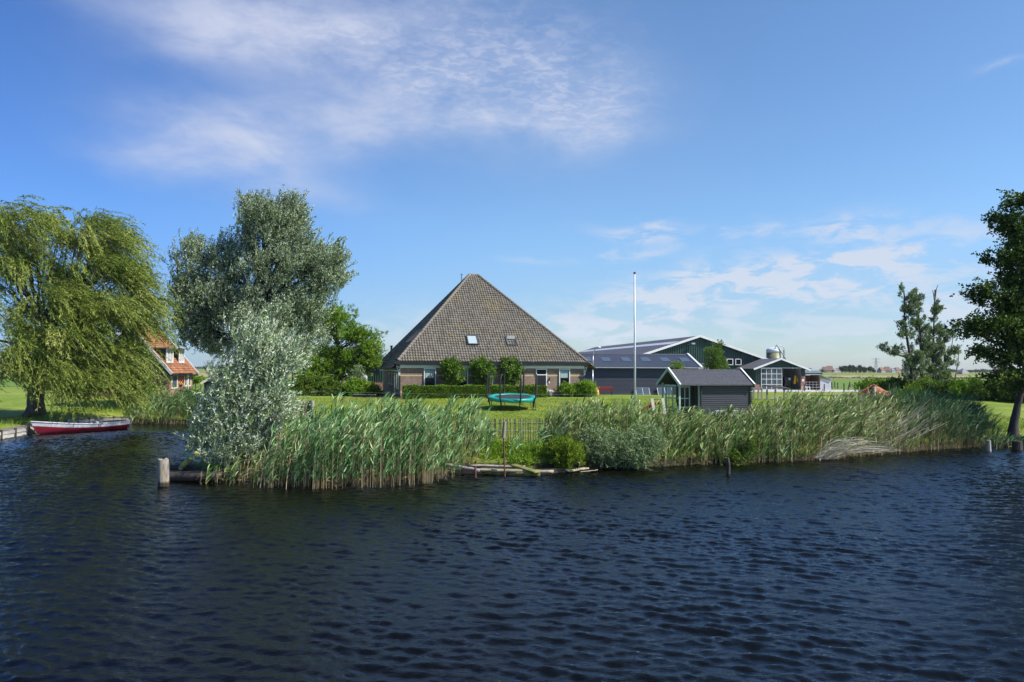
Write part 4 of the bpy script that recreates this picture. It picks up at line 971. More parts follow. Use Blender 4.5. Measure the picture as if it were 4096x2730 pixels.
# glazed porch on the left end: corner posts, door and window
gx = uc(2719, 0); 
for (xx, yy_) in ((gx, .05), (gx, DC-.05), (-.06, .05)): MB().box(xx-.05, xx+.05, yy_-.05, yy_+.05, -.1, zec+.12).build('porch_post', 'pale_green_paint', cb)
f = MB(); z0, z1 = -.02, zec-.0
ya, yb2 = .25, DC-.25
for (p0, p1) in ((ya, ya+.12), ((ya+yb2)/2-.06, (ya+yb2)/2+.06), (yb2-.12, yb2)): f.box(gx+.1, gx+.16, p0, p1, z0, z1)
for zz_ in (z1-.12, z0+1.15, z0+.45): f.box(gx+.105, gx+.155, ya+.12, yb2-.12, zz_, zz_+.1)
for yq in (ya+.5, yb2-.5): f.box(gx+.115, gx+.145, yq-.02, yq+.02, z0+.5, z1-.12)
fo = f.build('glazed_door', 'pale_green_paint', cb); MB().box(gx+.125, gx+.135, ya+.1, yb2-.1, z0+.5, z1-.1).build('pane', 'clear_glass', fo)
f = MB(); wa, wb2 = uc(2733), uc(2775)
wa -= .0
fo = MB().frame(wa, wb2, .5, zec-.12, .08, .53, .585).box((wa+wb2)/2-.025, (wa+wb2)/2+.025, .535, .58, .58, zec-.20).box(wa+.08, wb2-.08, .54, .575, 1.15, 1.21).build('window', 'pale_green_paint', cb)
MB().box(wa+.07, wb2-.07, .587, .597, .55, zec-.18).build('pane', 'glass_dark', fo)
MB().box(gx+.06, -.1, .60, .66, -.1, zw).build('porch_wall', 'log_dark', cb)  # darker log tone than the front wall, painting in the porch shade

# ================================================================== GARDEN THINGS, BOAT, POSTS
# trampoline
pt = at(2048, 1622, 58.2); pt[2] = gz(pt[0], pt[1])
tp = thing('trampoline', 'round trampoline with teal edge pad and bare black net poles on the lawn', 'trampoline', pt, R(6))
tilt = math.atan2(gz(0, pt[1]+1.7)-gz(0, pt[1]-1.7), 3.4)
RT = 1.83; HT = .92
def tilted(o_): o_.rotation_euler = (tilt+.035, 0, 0); return o_
def ring(rows, n, mat, name, wob=0.0, sm=True):
    V = []; F = []; k_ = len(rows); rr = np.random.default_rng(1)
    for i in range(n):
        t_ = 2*math.pi*i/n
        for r_, z_ in rows: V.append((r_*math.cos(t_), r_*math.sin(t_), z_+wob*math.sin(9*t_)*(r_ > RT-.1)+rr.normal(0, wob*.6)*(r_ > RT)))
    for i in range(n):
        for j in range(k_-1): F.append((i*k_+j, ((i+1) % n)*k_+j, ((i+1) % n)*k_+j+1, i*k_+j+1))
    return tilted(np_mesh(name, V, F, mat, tp, smooth=sm))
ring([(RT-.42, HT+.01), (RT-.40, HT+.045), (RT-.12, HT+.06), (RT+.04, HT+.045), (RT+.07, HT-.03), (RT+.06, HT-.20), (RT+.02, HT-.21), (RT+.02, HT-.02)], 72, 'teal_pad', 'edge_pad', .016)
b_ = MB(); b_.v = [(0, 0, HT+.008)]+[((RT-.40)*math.cos(2*math.pi*i/48), (RT-.40)*math.sin(2*math.pi*i/48), HT+.012) for i in range(48)]; b_.f = [(0, 1+i, 1+(i+1) % 48) for i in range(48)]
tilted(b_.build('jumping_mat', 'tramp_bed', tp))
tilted(MB().box(-.10, .10, -.2, -.12, HT+.015, HT+.02).build('mat_label', 'galvanised', tp))
ring([(RT-.02, HT-.07), (RT+.02, HT-.04), (RT-.0, HT-.09), (RT-.02, HT-.07)], 48, 'dark_metal', 'frame')
for i in range(8):
    a_ = R(22.5+45*i-10); c_, s_ = math.cos(a_), math.sin(a_); ra_ = RT+.09
    pl = MB().tube([(ra_*c_, ra_*s_, HT-.35), (ra_*c_, ra_*s_, HT-.1), ((ra_+.13)*c_, (ra_+.13)*s_, HT+.15), ((ra_+.12)*c_, (ra_+.12)*s_, HT+1.60), ((ra_-.10)*c_, (ra_-.10)*s_, HT+1.98)], [.06, .065, .065, .06, .05], 8)
    tilted(pl.build('net_pole', 'rubber', tp))
    lg = MB().tube([((RT-.02)*c_, (RT-.02)*s_, HT-.08), ((RT+.0)*c_, (RT+.0)*s_, .02)], .032, 8).tube([((RT+.0)*c_, (RT+.0)*s_, HT*.45), (ra_*c_, ra_*s_, HT-.35)], .03, 6); tilted(lg.build('leg', 'black_metal', tp))
ldr = MB(); 
for dx_ in (-.17, .17): ldr.tube([(RT*.80+dx_, -RT*.62, HT-.05), (RT*.80+dx_+.05, -RT*.62-.3, -.04)], .02, 6)
for j in range(3): k_ = .3+.28*j; ldr.box(RT*.80-.17+.05*k_, RT*.80+.17+.05*k_, -RT*.62-.3*k_-.06, -RT*.62-.3*k_+.04, HT*(1-k_)-.02, HT*(1-k_)+.01)
tilted(ldr.build('ladder', 'black_metal', tp))

# flagpole
P_ = at(2540, 1650, 52.0); P_[2] = gz(P_[0], P_[1]); ht = at(2538, 1096, 52.0)[2]-P_[2]
fp = thing('flagpole', 'tall bare white flagpole with a small red cap beside the log cabin', 'flagpole', P_)
MB().cyl((0, 0, -.1), (0, 0, ht), .074, .045, 14).build('pole', 'pole_white', fp, smooth=True)
MB().lathe((0, 0, ht), [(.055, .0), (.10, .03), (.10, .09), (.02, .14)], 12).build('cap', 'red_paint', fp)
MB().cyl((-.075, -.03, .9), (-.075, -.03, 1.1), .02).tube([(-.07, -.02, 1.0), (-.068, -.02, ht-.1)], .006, 5).build('halyard', 'white_paint', fp)

# street lamp beside the blue shed
P_ = at(2371, 1585, 74.0); P_[2] = ZH; h_ = at(2373, 1397, 74)[2]-ZH
lp = thing('street_lamp', 'grey curved lamp post between the farmhouse and the blue shed', 'street lamp', P_)
s = 74/FS
pts = [(0, 0, -.05), (0, 0, h_*.55), (.04, 0, h_*.86), (.13, 0, h_*.95), (.30, 0, h_+.02), (.50, 0, h_+.15)]
MB().tube(pts, [.075, .055, .045, .04, .04, .04], 10).build('post', 'galvanised', lp, smooth=True)
MB().lathe((0, 0, 0), [(.05, -.05), (.2, -.02), (.19, .06), (.05, .12)], 10).build('lamp_head', 'cream_paint', lp, loc=(.62, 0, h_+.15))

# red slatted bench
P_ = at(2420, 1583, 75.0); P_[2] = ZH
bn = thing('garden_bench', 'dark red slatted bench in front of the blue shed wall', 'bench', P_, R(3))
wdt = 62*75/FS
st = MB()
for j in range(4): st.box(-wdt/2, wdt/2, -.45+j*.11, -.36+j*.11, .42, .45)
st.build('seat', 'red_paint', bn)
bk = MB()
for j in range(4): bk.box(-wdt/2, wdt/2, -.02+j*.02, .0+j*.02, .5+j*.11, .585+j*.11)
bk.build('backrest', 'red_paint', bn)
for xx in (-wdt/2+.15, wdt/2-.15):
    MB().bar((xx, -.42, 0), (xx, -.36, .42), .05).bar((xx, -.02, 0), (xx, .08, .9), .05).bar((xx, -.42, .40), (xx, 0, .40), .04).build('leg', 'black_metal', bn)

# orange and cream sack
P_ = at(2386, 1588, 73.0); P_[2] = ZH
sk_ = blobby('garden_sack', [(0, 0, .16, .13), (.12, 0, .25, .2), (.35, 0, .25, .2), (.6, -.02, .2, .16), (.8, -.06, .1, .08), (.95, -.1, .05, .04)], 'orange_cloth', None, 14, 2)
sk_.location = P_; tag(sk_, 'pale orange and cream cloth sack standing at the end of the red bench', 'sack')

# pot with white flowers at the farmhouse door
o_ = at(2197, 1590, 70.2); o_[2] = ZH
fpot = thing('flower_pot', 'grey round pot of white flowers beside the farmhouse front door', 'flower pot', (o_[0], o_[1]-.3, ZH))
MB().lathe((0, 0, 0), [(.14, 0), (.25, .12), (.27, .34), (.24, .40)], 14).build('pot', 'pot_grey', fpot, smooth=True)
n = 220; Pp = rng.normal(0, 1, (n, 3))*[.16, .14, .08]+[0, 0, .52]; V, F = leaves_np(Pp, rdir(n, .5), np.full(n, .09), np.full(n, .07)); np_mesh('flowers', V, F, 'petal_white', fpot)
n = 200; Pp = rng.normal(0, 1, (n, 3))*[.15, .13, .07]+[0, 0, .42]; V, F = leaves_np(Pp, rdir(n, .5), np.full(n, .1), np.full(n, .05)); np_mesh('leaves', V, F, 'leaf_hedge', fpot, tint=rng.random(n))

# white van behind the bushes
P_ = at(1372, 1560, 84.0); P_[2] = ZH
vn = thing('van', 'white van with only its roof showing above the bushes left of the farmhouse', 'van', P_, R(4))
s = 84/FS
prof = [(-.0, .35), (4.9, .35), (4.9, 1.75), (4.6, 2.0), (2.2, 2.02), (1.5, 1.85), (.8, 1.25), (.1, 1.1)]
x0 = -2.4
bdv = MB().prism([(x0+a, 0, b) for a, b in prof][::-1], (0, 1.8, 0)); bdv.build('body', 'car_white', vn, bevel=.06)
MB().prism([(x0+a, -.01, b) for a, b in ((1.15, 1.25), (1.65, 1.75), (2.4, 1.85), (2.4, 1.25))][::-1], (0, .012, 0)).build('side_window', 'glass_dark', vn)
for xx in (x0+.95, x0+4.0):
    wh = MB().cyl((xx, -.03, .34), (xx, .2, .34), .34, n=20).build('wheel', 'rubber', vn); MB().cyl((xx, -.045, .34), (xx, -.028, .34), .19, n=16).build('rim', 'galvanised', wh)
MB().box(x0-.01, x0+.05, .2, .4, .75, .9).build('headlight', 'glass_sky', vn); MB().box(x0-.01, x0+.05, 1.4, 1.6, .75, .9).build('headlight', 'glass_sky', vn)

# posts left of the farmhouse
P_ = at(1371, 1560, 80); P_[2] = ZH; h_ = at(1371, 1467, 80)[2]-ZH
o_ = thing('bird_pole', 'rust brown pole with a crossbar in front of the bright green tree', 'pole', P_); MB().cyl((0, 0, 0), (0, 0, h_), .13, .11, 10).build('post', 'rust', o_); MB().box(-.3, .45, -.05, .05, h_-.55, h_-.48).cyl((-.15, 0, h_), (-.15, 0, h_+.5), .03).build('crossbar', 'wood_pale', o_)
P_ = at(1496, 1565, 76); P_[2] = ZH; h_ = at(1496, 1485, 76)[2]-ZH
o_ = thing('garden_lamp_post', 'slim black lamp post at the left corner of the farmhouse', 'lamp post', P_); MB().cyl((0, 0, 0), (0, 0, h_), .05, .04, 8).cyl((0, 0, 0), (0, 0, .5), .08, .06, 8).build('post', 'black_metal', o_); MB().lathe((0, 0, h_), [(.05, 0), (.13, .05), (.13, .22), (.03, .3)], 8).build('lantern', 'dark_metal', o_)

# black retaining boards / raised terrace strip left of the farmhouse
def along(a, b, Y0, Y1): return at(a, 1600, Y0), at(b, 1600, Y1)
p0 = at(1412, 1590, 67.5); p1 = at(1600, 1590, 66.7)
o_ = thing('planter_wall', 'low dark planter wall running from the green bushes to the farmhouse corner', 'planter', (p0[0], p0[1], ZH-.05), math.atan2(p1[1]-p0[1], p1[0]-p0[0]))
ln_ = math.hypot(p1[0]-p0[0], p1[1]-p0[1]); f = MB()
f.box(0, ln_*.46, 0, .1, 0, .28)
for k_ in range(6): f.box(k_*ln_*.46/6-.02, k_*ln_*.46/6+.02, -.012, .0, 0, .29)
f.build('boards', 'log_grey', o_); MB().box(ln_*.47, ln_, 0, .3, 0, .16).build('step', 'black_paint', o_)
MB().box(-.05, ln_*.48, -.05, .15, .28, .32).build('capping', 'wood_grey', o_)

# terrace edge boards along the left house
p0 = at(560, 1592, 63.0); p1 = at(905, 1592, 64.5)
o_ = thing('terrace_edge', 'low black terrace edging along the lawn in front of the orange roofed house', 'edging', (p0[0], p0[1], gz(*p0[:2])-.05), math.atan2(p1[1]-p0[1], p1[0]-p0[0]))
ln_ = math.hypot(p1[0]-p0[0], p1[1]-p0[1]); MB().box(0, ln_, 0, .12, 0, .38).build('board', 'black_paint', o_); MB().box(-.03, ln_+.03, -.03, .2, .38, .42).build('capping', 'wood_dark', o_)

# hanging flower baskets on the left house wall
for (py, px, mt_, lab, y_) in ((1530, 717, 'petal_red', 'small basket of red flowers hanging on the brick wall of the orange roofed house', 1.9), (1540, 713, 'petal_yellow', 'small basket of yellow flowers, lower of the two on the brick wall', 1.65)):
    q = wl(OH, rh, .14, y_+.2, 0); z_ = at(px, py, q[1])[2]
    hb = thing('hanging_basket', lab, 'flower basket', (q[0], q[1], z_), 0, 'flower baskets on the left house')
    MB().lathe((0, 0, 0), [(.02, -.2), (.12, -.1), (.15, .0)], 10).build('basket', 'wood_dark', hb)
    n = 90; Pp = rng.normal(0, 1, (n, 3))*[.08, .09, .06]+[0, 0, .07]; V, F = leaves_np(Pp, rdir(n, .5), np.full(n, .09), np.full(n, .07)); np_mesh('flowers', V, F, mt_, hb)
# wooden trough with plants and purple planter
for (pxx, lab, mt_, fl_) in ((762, 'wooden trough of green plants at the corner of the orange roofed house', 'wood_grey', 'leaf_bright'), (838, 'dark planter of purple flowers beside the little dark hut', 'wood_dark', 'petal_purple')):
    q = at(pxx, 1584, 66.5); q[2] = gz(q[0], q[1])
    tr_ = thing('planter_trough', lab, 'planter', q)
    MB().box(-.45, .45, -.2, .2, 0, .34).build('trough', mt_, tr_, bevel=.02)
    n = 420; Pp = rng.normal(0, 1, (n, 3))*[.25, .12, .13]+[0, 0, .5]; V, F = leaves_np(Pp, rdir(n, .8), np.full(n, .16), np.full(n, .06)); np_mesh('plants', V, F, fl_, tr_, tint=rng.random(n))

# kettle barbecue in the shade of the left house
q = at(612, 1588, 65.5); q[2] = gz(*q[:2])
o_ = thing('barbecue', 'round dark kettle barbecue in the shade beside the left house', 'barbecue', q)
MB().lathe((0, 0, .62), [(.05, 0), (.22, .07), (.3, .2), (.3, .22), (.24, .36), (.05, .43)], 14).build('kettle', 'glass_dark', o_, smooth=True)
f = MB()
for k_ in range(3): a_ = R(120*k_+20); f.tube([(.12*math.cos(a_), .12*math.sin(a_), .65), (.3*math.cos(a_), .3*math.sin(a_), 0)], .015, 6)
f.build('legs', 'galvanised', o_)

# red slide with pale posts, and white slatted bench beside the cabin
P_ = at(2602, 1650, 50.5); P_[2] = gz(P_[0], P_[1])
sd_ = thing('play_slide', 'dark red plastic slide between two pale posts left of the log cabin', 'slide', P_, R(8))
pts = []
V = []; F = []
for i in range(12):
    t_ = i/11; x_ = -1.05+1.6*t_; z_ = .05+.95*math.sin(t_*math.pi*.5)**1.2
    for (yy_, dz_) in ((-.28, .16), (-.24, 0), (.24, 0), (.28, .16)): V.append((x_, yy_, z_+dz_))
for i in range(11):
    for j in range(3): F.append((i*4+j, (i+1)*4+j, (i+1)*4+j+1, i*4+j+1))
np_mesh('chute', V, F, 'red_paint', sd_, smooth=True)
for (xx, yy_) in ((-.02, -.36), (.72, -.36)): MB().bar((xx+.25, yy_, -.1), (xx, yy_, 1.42), .2, .07, up=(0, 1, 0)).build('post', 'cream_paint', sd_)
MB().tube([(.05, -.36, 1.32), (.35, -.36, 1.36), (.7, -.36, 1.34)], .02, 6).build('rope', 'wood_dark', sd_)
P_ = at(2908, 1668, 48.5); P_[2] = gz(P_[0], P_[1])
wb_ = thing('white_bench', 'white slatted garden bench half hidden in the reeds before the log cabin', 'bench', P_, R(6))
bk = MB(); wd_ = .75; zt_ = at(2908, 1642, 48.5)[2]-P_[2]
bk.box(-wd_, wd_, -.02, .03, zt_-.06, zt_); bk.box(-wd_, wd_, -.02, .03, zt_-.30, zt_-.26)
for j in range(12): xx = -wd_+.04+(2*wd_-.08)*j/11; bk.box(xx-.015, xx+.015, -.01, .02, .45, zt_-.06)
bk.build('backrest', 'white_paint', wb_)
st = MB()
for j in range(4): st.box(-wd_, wd_, -.5+j*.12, -.42+j*.12, .42, .45)
st.build('seat', 'white_paint', wb_)
for xx in (-wd_, wd_): MB().box(xx-.03, xx+.03, -.48, -.42, 0, .66).box(xx-.03, xx+.03, -.02, .04, 0, zt_-.001).box(xx-.03, xx+.03, -.42, -.02, .60, .65).build('leg', 'white_paint', wb_)

# wooden rack (paddock shelter frame) on the lawn right of the cabin
P_ = at(3085, 1586, 66.0); P_[2] = gz(P_[0], P_[1])
rk_ = thing('timber_rack', 'low weathered timber rack with slanting lid on the lawn before the milking barn', 'rack', P_, R(3))
s = 66/FS; X = lambda px: (px-3085)*s; Zt = lambda py: (1586-py)*s
for (a, yy_) in ((3033, 0), (3068, 0), (3102, 0), (3138, 0), (3010, 1.6), (3042, 1.6), (3075, 1.6)):
    MB().box(X(a)-.06, X(a)+.06, yy_-.06, yy_+.06, -.1, Zt(1546)+(.1 if yy_ else 0)).build('post', 'wood_grey', rk_)
MB().box(X(3030), X(3140), -.03, .03, .02, .09).box(X(3006), X(3078), 1.57, 1.63, Zt(1540)-.1, Zt(1540)).build('rail', 'wood_grey', rk_)
MB().prism([(X(3070), -.35, Zt(1535)), (X(3164), -.1, Zt(1545)), (X(3164), -.1, Zt(1545)+.07), (X(3070), -.35, Zt(1535)+.07)], (-.1, .9, .12)).build('lid', 'wood_dark', rk_)

# white trestle near the lean-to
P_ = at(3229, 1562, 93.0); P_[2] = ZH
o_ = thing('white_trestle', 'small white metal frame standing before the calf shelter', 'frame', P_, R(3)); s = 93/FS
MB().frame(-12*s, 12*s, 0, 17*s, .09, -.04, .04).build('front_frame', 'white_paint', o_); MB().frame(-12*s, 12*s, 0, 17*s, .09, .76, .84).box(-12*s, -12*s+.07, .04, .76, 17*s-.08, 17*s-.01).box(12*s-.07, 12*s, .04, .76, 17*s-.08, 17*s-.01).build('rear_frame', 'white_paint', o_)

# tiled little roof among the reeds on the right
P_ = at(3495, 1600, 56.0); P_[2] = gz(P_[0], P_[1])
hu = thing('tiled_hut', 'tiny hut with old orange pantiled hip roof rising above the reeds', 'hut', P_, R(34))
s = 56/FS; hw = 49*s; zt_ = at(3495, 1543, 56)[2]-P_[2]; ze_ = at(3495, 1582, 56)[2]-P_[2]-.04
MB().box(-hw+.2, hw-.2, -hw+.2, hw-.2, 0, ze_).build('walls', 'wood_dark', hu)
cn = [(-hw, -hw, ze_), (hw, -hw, ze_), (hw, hw, ze_), (-hw, hw, ze_)]; tpp = np.array([0, 0, zt_])
for i in range(4): tile_face('roof_slope', cn[i], cn[(i+1) % 4], tpp+[.01, 0, 0], tpp, 'tile_old_orange', hu, du=.24, dv=.26, wave=.03, lift=.06, seed=20+i)
for i in range(4): ridge_caps('hip_tiles', np.array(cn[i])+[0, 0, .05], tpp+[0, 0, .06], .08, 'tile_old_orange', hu, .3, 30+i)
P2 = at(3499, 1600, 54.9); zb = at(3499, 1541, 54.9)[2]; o_ = thing('chimney_post', 'pale mortared brick pier at the near corner of the tiled hut roof', 'pier', (P2[0], P2[1], gz(P2[0], P2[1])), R(20))
MB().box(-.075, .075, -.075, .075, 0, zb-gz(P2[0], P2[1])-.06).build('shaft', 'quay_board', o_); MB().box(-.11, .11, -.11, .11, zb-gz(P2[0], P2[1])-.06, zb-gz(P2[0], P2[1])+.02).build('cap', 'terracotta', o_)

# fence posts round the paddock
pl_ = [(3218, 1571, 1545, 92), (3297, 1569, 1543, 92), (3376, 1566, 1534, 90), (3392, 1560, 1540, 96), (3351, 1555, 1535, 104), (3327, 1553, 1537, 108), (3340, 1553, 1537, 110), (3418, 1553, 1538, 108), (3442, 1552, 1538, 108), (3496, 1545, 1524, 80), (3528, 1547, 1522, 80), (3550, 1548, 1532, 92), (3453, 1551, 1540, 112), (3400, 1552, 1539, 112), (3815, 1546, 1517, 84), (3760, 1530, 1507, 95)]
pr = None
descr = ['before the white frame', 'right of the calf shelter', 'tallest, left of the tiled hut', 'leaning', 'behind the shelter wall', 'nearest to the shelter end wall', 'second from the shelter end wall', 'in the far paddock', 'in the far paddock corner', 'just left above the tiled hut', 'thick, right above the tiled hut', 'by the scrub', 'thin far', 'thin far middle', 'among the thin trees', 'at the foot of the thin trees']
for i, (px, pb, ptop, Y) in enumerate(pl_):
    p = at(px, pb, Y); p[2] = ZH; h_ = max(.9, at(px, ptop, Y)[2]-ZH)
    if pr is None:
        pr = thing('fence_post', '', 'fence post', p, 0, 'wooden posts round the paddock'); MB().cyl((0, 0, -.1), (0, 0, 1.0), .075, .065, 8).build('shaft', 'wood_dark', pr); o_ = pr
    else:
        o_ = pr.copy(); COL.objects.link(o_)
        for ch in list(pr.children): c = ch.copy(); COL.objects.link(c); c.parent = o_
        o_.location = p
    o_.scale = (1, 1, h_); o_.rotation_euler = (0, R(12) if i == 3 else R(random.uniform(-3, 3)), random.random()); o_['label'] = 'dark wooden paddock post '+descr[i]
# paddock wire
wf = thing('paddock_wire', 'thin wire strung along the paddock posts beyond the yard', 'wire', (0, 0, 0)); f = MB()
pts = [at(px, ptop+6, Y) for px, pb, ptop, Y in pl_[:3]]; pts.append(at(3496, 1540, 80)); f.tube([tuple(p) for p in pts], .012, 4); f.build('strand', 'galvanised', wf)
wf = thing('lawn_wire', 'thin electric wire strung low across the lawn before the hedge and trampoline', 'wire', (0, 0, 0)); f = MB()
pts = [at(x_, y_, 50) for x_, y_ in ((1215, 1592), (1240, 1567), (1700, 1576), (2000, 1580), (2400, 1578), (2640, 1574))]; f.tube([tuple(p) for p in pts], .004, 4); f.build('strand', 'galvanised', wf)
p = at(1215, 1592, 50); 

# old stump palisade left (weathered pales) and paling fence
def paling_fence(name, label, cat, xs_px, ytop, ybase, Y, wmat, wobble=.03, pw=.055, wire=True, extra=None):
    o = at(xs_px[0], ybase, Y); root = thing(name, label, cat, (o[0], o[1], 0)); rr = np.random.default_rng(4)
    for px in xs_px:
        q = at(px, ybase, Y); zt_ = at(px, ytop+rr.normal(0, 2.2), Y)[2]; w__ = pw*rr.uniform(.75, 1.25); lean = rr.normal(0, wobble)
        zb = .25
        m_ = MB(); x_ = q[0]-o[0]; m_.bar((x_, 0, zb), (x_+lean, 0, zt_-.06), w__, .03, up=(0, 1, 0)); m_.cyl((x_+lean, 0, zt_-.06), (x_+lean*1.05, 0, zt_), w__*.5, w__*.12, 6)
        m_.build('paling', wmat, root)
    if wire:
        f = MB()
        for fr_ in (.25, .62, .86):
            z_ = .3+fr_*(at(2100, ytop, Y)[2]-.3); f.tube([(at(px, 1700, Y)[0]-o[0], -.03, z_+.01*math.sin(px)) for px in xs_px[::2]], .006, 4)
        f.build('wire', 'galvanised', root)
    return root
xsf = [1946, 1957, 1966] + [int(v) for v in np.linspace(1975, 2212, 25)]
pf = paling_fence('paling_fence', 'rustic split paling fence between the two reed beds in front of the lawn', 'fence', xsf, 1671, 1800, 33.0, 'wood_paling', pw=.045)
ps = paling_fence('old_palisade', 'short row of weathered grey stakes at the lawn edge right of the silver bush', 'fence', [1197, 1204, 1214, 1221, 1229, 1236, 1242], 1606, 1680, 34.0, 'wood_paling', .08, .09, wire=False)
P_ = at(1248, 1700, 34.0); zt_ = at(1248, 1602, 34)[2]; o_ = thing('stake_post', 'thick round weathered post at the end of the short stake row', 'post', (P_[0], P_[1], .2)); MB().cyl((0, 0, 0), (0, 0, zt_-.2), .11, .10, 12).build('shaft', 'wood_grey', o_)
P_ = at(1185, 1700, 33.6); zt_ = at(1185, 1592, 33.6)[2]; o_ = thing('stake_post', 'thin pale leaning stake left of the short stake row', 'post', (P_[0], P_[1], .2)); MB().bar((.12, 0, 0), (-.02, 0, zt_-.2), .09, .06).build('shaft', 'wood_pale', o_)

# stakes in the water
P_ = ground(2016, 1906, 0.0); zt_ = at(2016, 1688, P_[1])[2]; zm = at(2016, 1742, P_[1])[2]
o_ = thing('rusty_stake', 'tall rusty iron stake with pale wooden top standing at the waterline before the palings', 'stake', (P_[0], P_[1], 0)); MB().tube([(.05, 0, -.5), (0, 0, zm*.5), (-.03, 0, zm+.1)], .032, 8).build('iron_rod', 'rust', o_); MB().cyl((-.03, 0, zm-.1), (.02, 0, zt_), .075, .06, 8).build('wooden_top', 'wood_pale', o_)
P_ = ground(1903, 1912, 0.0); zt_ = at(1903, 1864, P_[1])[2]; o_ = thing('iron_stake', 'short dark iron stake poking up through the weathered bank boards', 'stake', (P_[0], P_[1], 0)); MB().tube([(0, 0, -.5), (-.02, 0, zt_)], .04, 8).build('rod', 'rust', o_)
P_ = ground(654, 1946, 0.0); zt_ = at(652, 1838, P_[1])[2]
o_ = thing('mooring_post', 'thick wooden mooring post with orange lichen standing in the water', 'mooring post', (P_[0], P_[1], 0))
V = []; F = []; n = 22; rr = np.random.default_rng(2); K = 12; prr = 1+rr.normal(0, .04, n)
for k_ in range(K):
    z_ = -.6+(zt_+.6)*k_/(K-1)
    for i in range(n):
        a_ = 2*math.pi*i/n; notch = .72 if (i in (4, 5) and k_ > K-4) else 1; r_ = .185*prr[i]*notch*(1 if k_ < K-1 else .93); V.append((r_*math.cos(a_)-.03*z_, r_*math.sin(a_), z_+(rr.normal(0, .02) if k_ == K-1 else 0)))
V.append((-.03*zt_, 0, zt_-.01))
for k_ in range(K-1):
    for i in range(n): j = (i+1) % n; F.append((k_*n+i, k_*n+j, (k_+1)*n+j, (k_+1)*n+i))
for i in range(n): F.append(((K-1)*n+i, (K-1)*n+(i+1) % n, K*n, K*n))
me = bpy.data.meshes.new('shaft'); me.from_pydata(V, [], [tuple(dict.fromkeys(f_)) for f_ in F]); me.materials.append(MATS['post_lichen']); so_ = bpy.data.objects.new('shaft', me); COL.objects.link(so_); so_.parent = o_
P_ = ground(2912, 1898, 0.0); zt_ = at(2911, 1832, P_[1])[2]; o_ = thing('water_post', 'dark weathered post standing alone in the water before the reeds', 'post', (P_[0], P_[1], 0)); MB().tube([(.0, 0, -.6), (.02, 0, zt_*.6), (-.02, 0, zt_)], [.075, .075, .065], 10).build('shaft', 'wood_dark', o_)
P_ = ground(3956, 1806, 0.0); zt_ = at(3956, 1762, P_[1])[2]; o_ = thing('bank_stump', 'grey sawn stump at the waterline left of the dark tree', 'stump', (P_[0], P_[1], 0)); MB().cyl((0, 0, -.4), (-.02, 0, zt_), .13, .10, 10).build('shaft', 'wood_grey', o_)
P_ = ground(4068, 1800, 0.0); zt_ = at(4068, 1765, P_[1])[2]; o_ = thing('bank_stump', 'wide dark stump at the waterline under the dark tree', 'stump', (P_[0], P_[1], 0)); MB().cyl((0, 0, -.4), (.02, 0, zt_), .27, .22, 12).build('shaft', 'wood_dark', o_)

# boards and planks on the bank
def plank(label, name, pxs, w_, h_, mat, zs_, dY=0.0):
    (x0, y0), (x1, y1) = pxs
    a = ground(x0, y0, zs_[0]); b = ground(x1, y1, zs_[1]); c = (a+b)/2
    L_ = math.dist(a, b); rz = math.atan2(b[1]-a[1], b[0]-a[0]); o = thing(name, label, 'plank', (a[0], a[1], a[2]), rz, 'old boards along the bank')
    n = 14; V = []; F = []; rr = np.random.default_rng(int(x0)); 
    for i in range(n+1):
        t_ = i/n; x_ = L_*t_; z_ = (b[2]-a[2])*t_; ww_ = w_*(1-.12*rr.random()); e = rr.normal(0, .006)
        V += [(x_, -ww_/2, z_+e), (x_, ww_/2, z_+e), (x_, ww_/2, z_+h_+e), (x_, -ww_/2, z_+h_+e)]
    for i in range(n):
        for j in range(4): F.append((i*4+j, (i+1)*4+j, (i+1)*4+(j+1) % 4, i*4+(j+1) % 4))
    F += [(0, 1, 2, 3), (n*4+3, n*4+2, n*4+1, n*4)]
    np_mesh('board', V, F, mat, o); return o
plank('silvery weathered beam lying at the foot of the left reed bed', 'weathered_beam', ((1785, 1864), (1915, 1888)), .20, .10, 'wood_beam', (.30, .16))
plank('long yellowish mossy board running along the waterline', 'mossy_board', ((1905, 1885), (2215, 1893)), .20, .10, 'wood_pale', (.16, .10))
plank('mossy green board half sunk in front of the long board', 'mossy_board', ((1930, 1897), (2160, 1906)), .16, .14, 'wood_moss', (.02, .0))
plank('broken mossy board sloping up towards the palings', 'mossy_board', ((2050, 1862), (2150, 1893)), .35, .05, 'wood_moss', (.32, .14))
plank('grey board lying behind the long mossy board', 'grey_board', ((1880, 1866), (2100, 1872)), .22, .07, 'wood_grey', (.22, .20))
plank('short yellow green plank under the black bird', 'bird_plank', ((2268, 1888), (2345, 1876)), .30, .06, 'wood_pale', (.06, .08))
plank('thin pale stick reaching over the water right of the bird', 'driftwood_stick', ((2320, 1890), (2390, 1882)), .04, .03, 'wood_pale', (.05, .08))
plank('dark sunken beam below the silver willow bush', 'sunken_beam', ((675, 1918), (880, 1918)), .75, .25, 'wood_dark', (.02, .10))
plank('low dark log behind the mooring post', 'bank_log', ((690, 1880), (850, 1884)), .45, .2, 'wood_dark', (.12, .16))
P_ = ground(722, 1872, .3); q = ground(788, 1838, .38); o_ = thing('lichen_log', 'short log covered in yellow lichen on the bank beside the silver bush', 'log', P_); d_ = q-P_
MB().tube([(0, 0, 0), tuple(d_*.5+np.array([0, 0, .12])), (d_[0], d_[1], d_[2]+.22)], [.08, .13, .12], 10).build('shaft', 'log_lichen', o_)
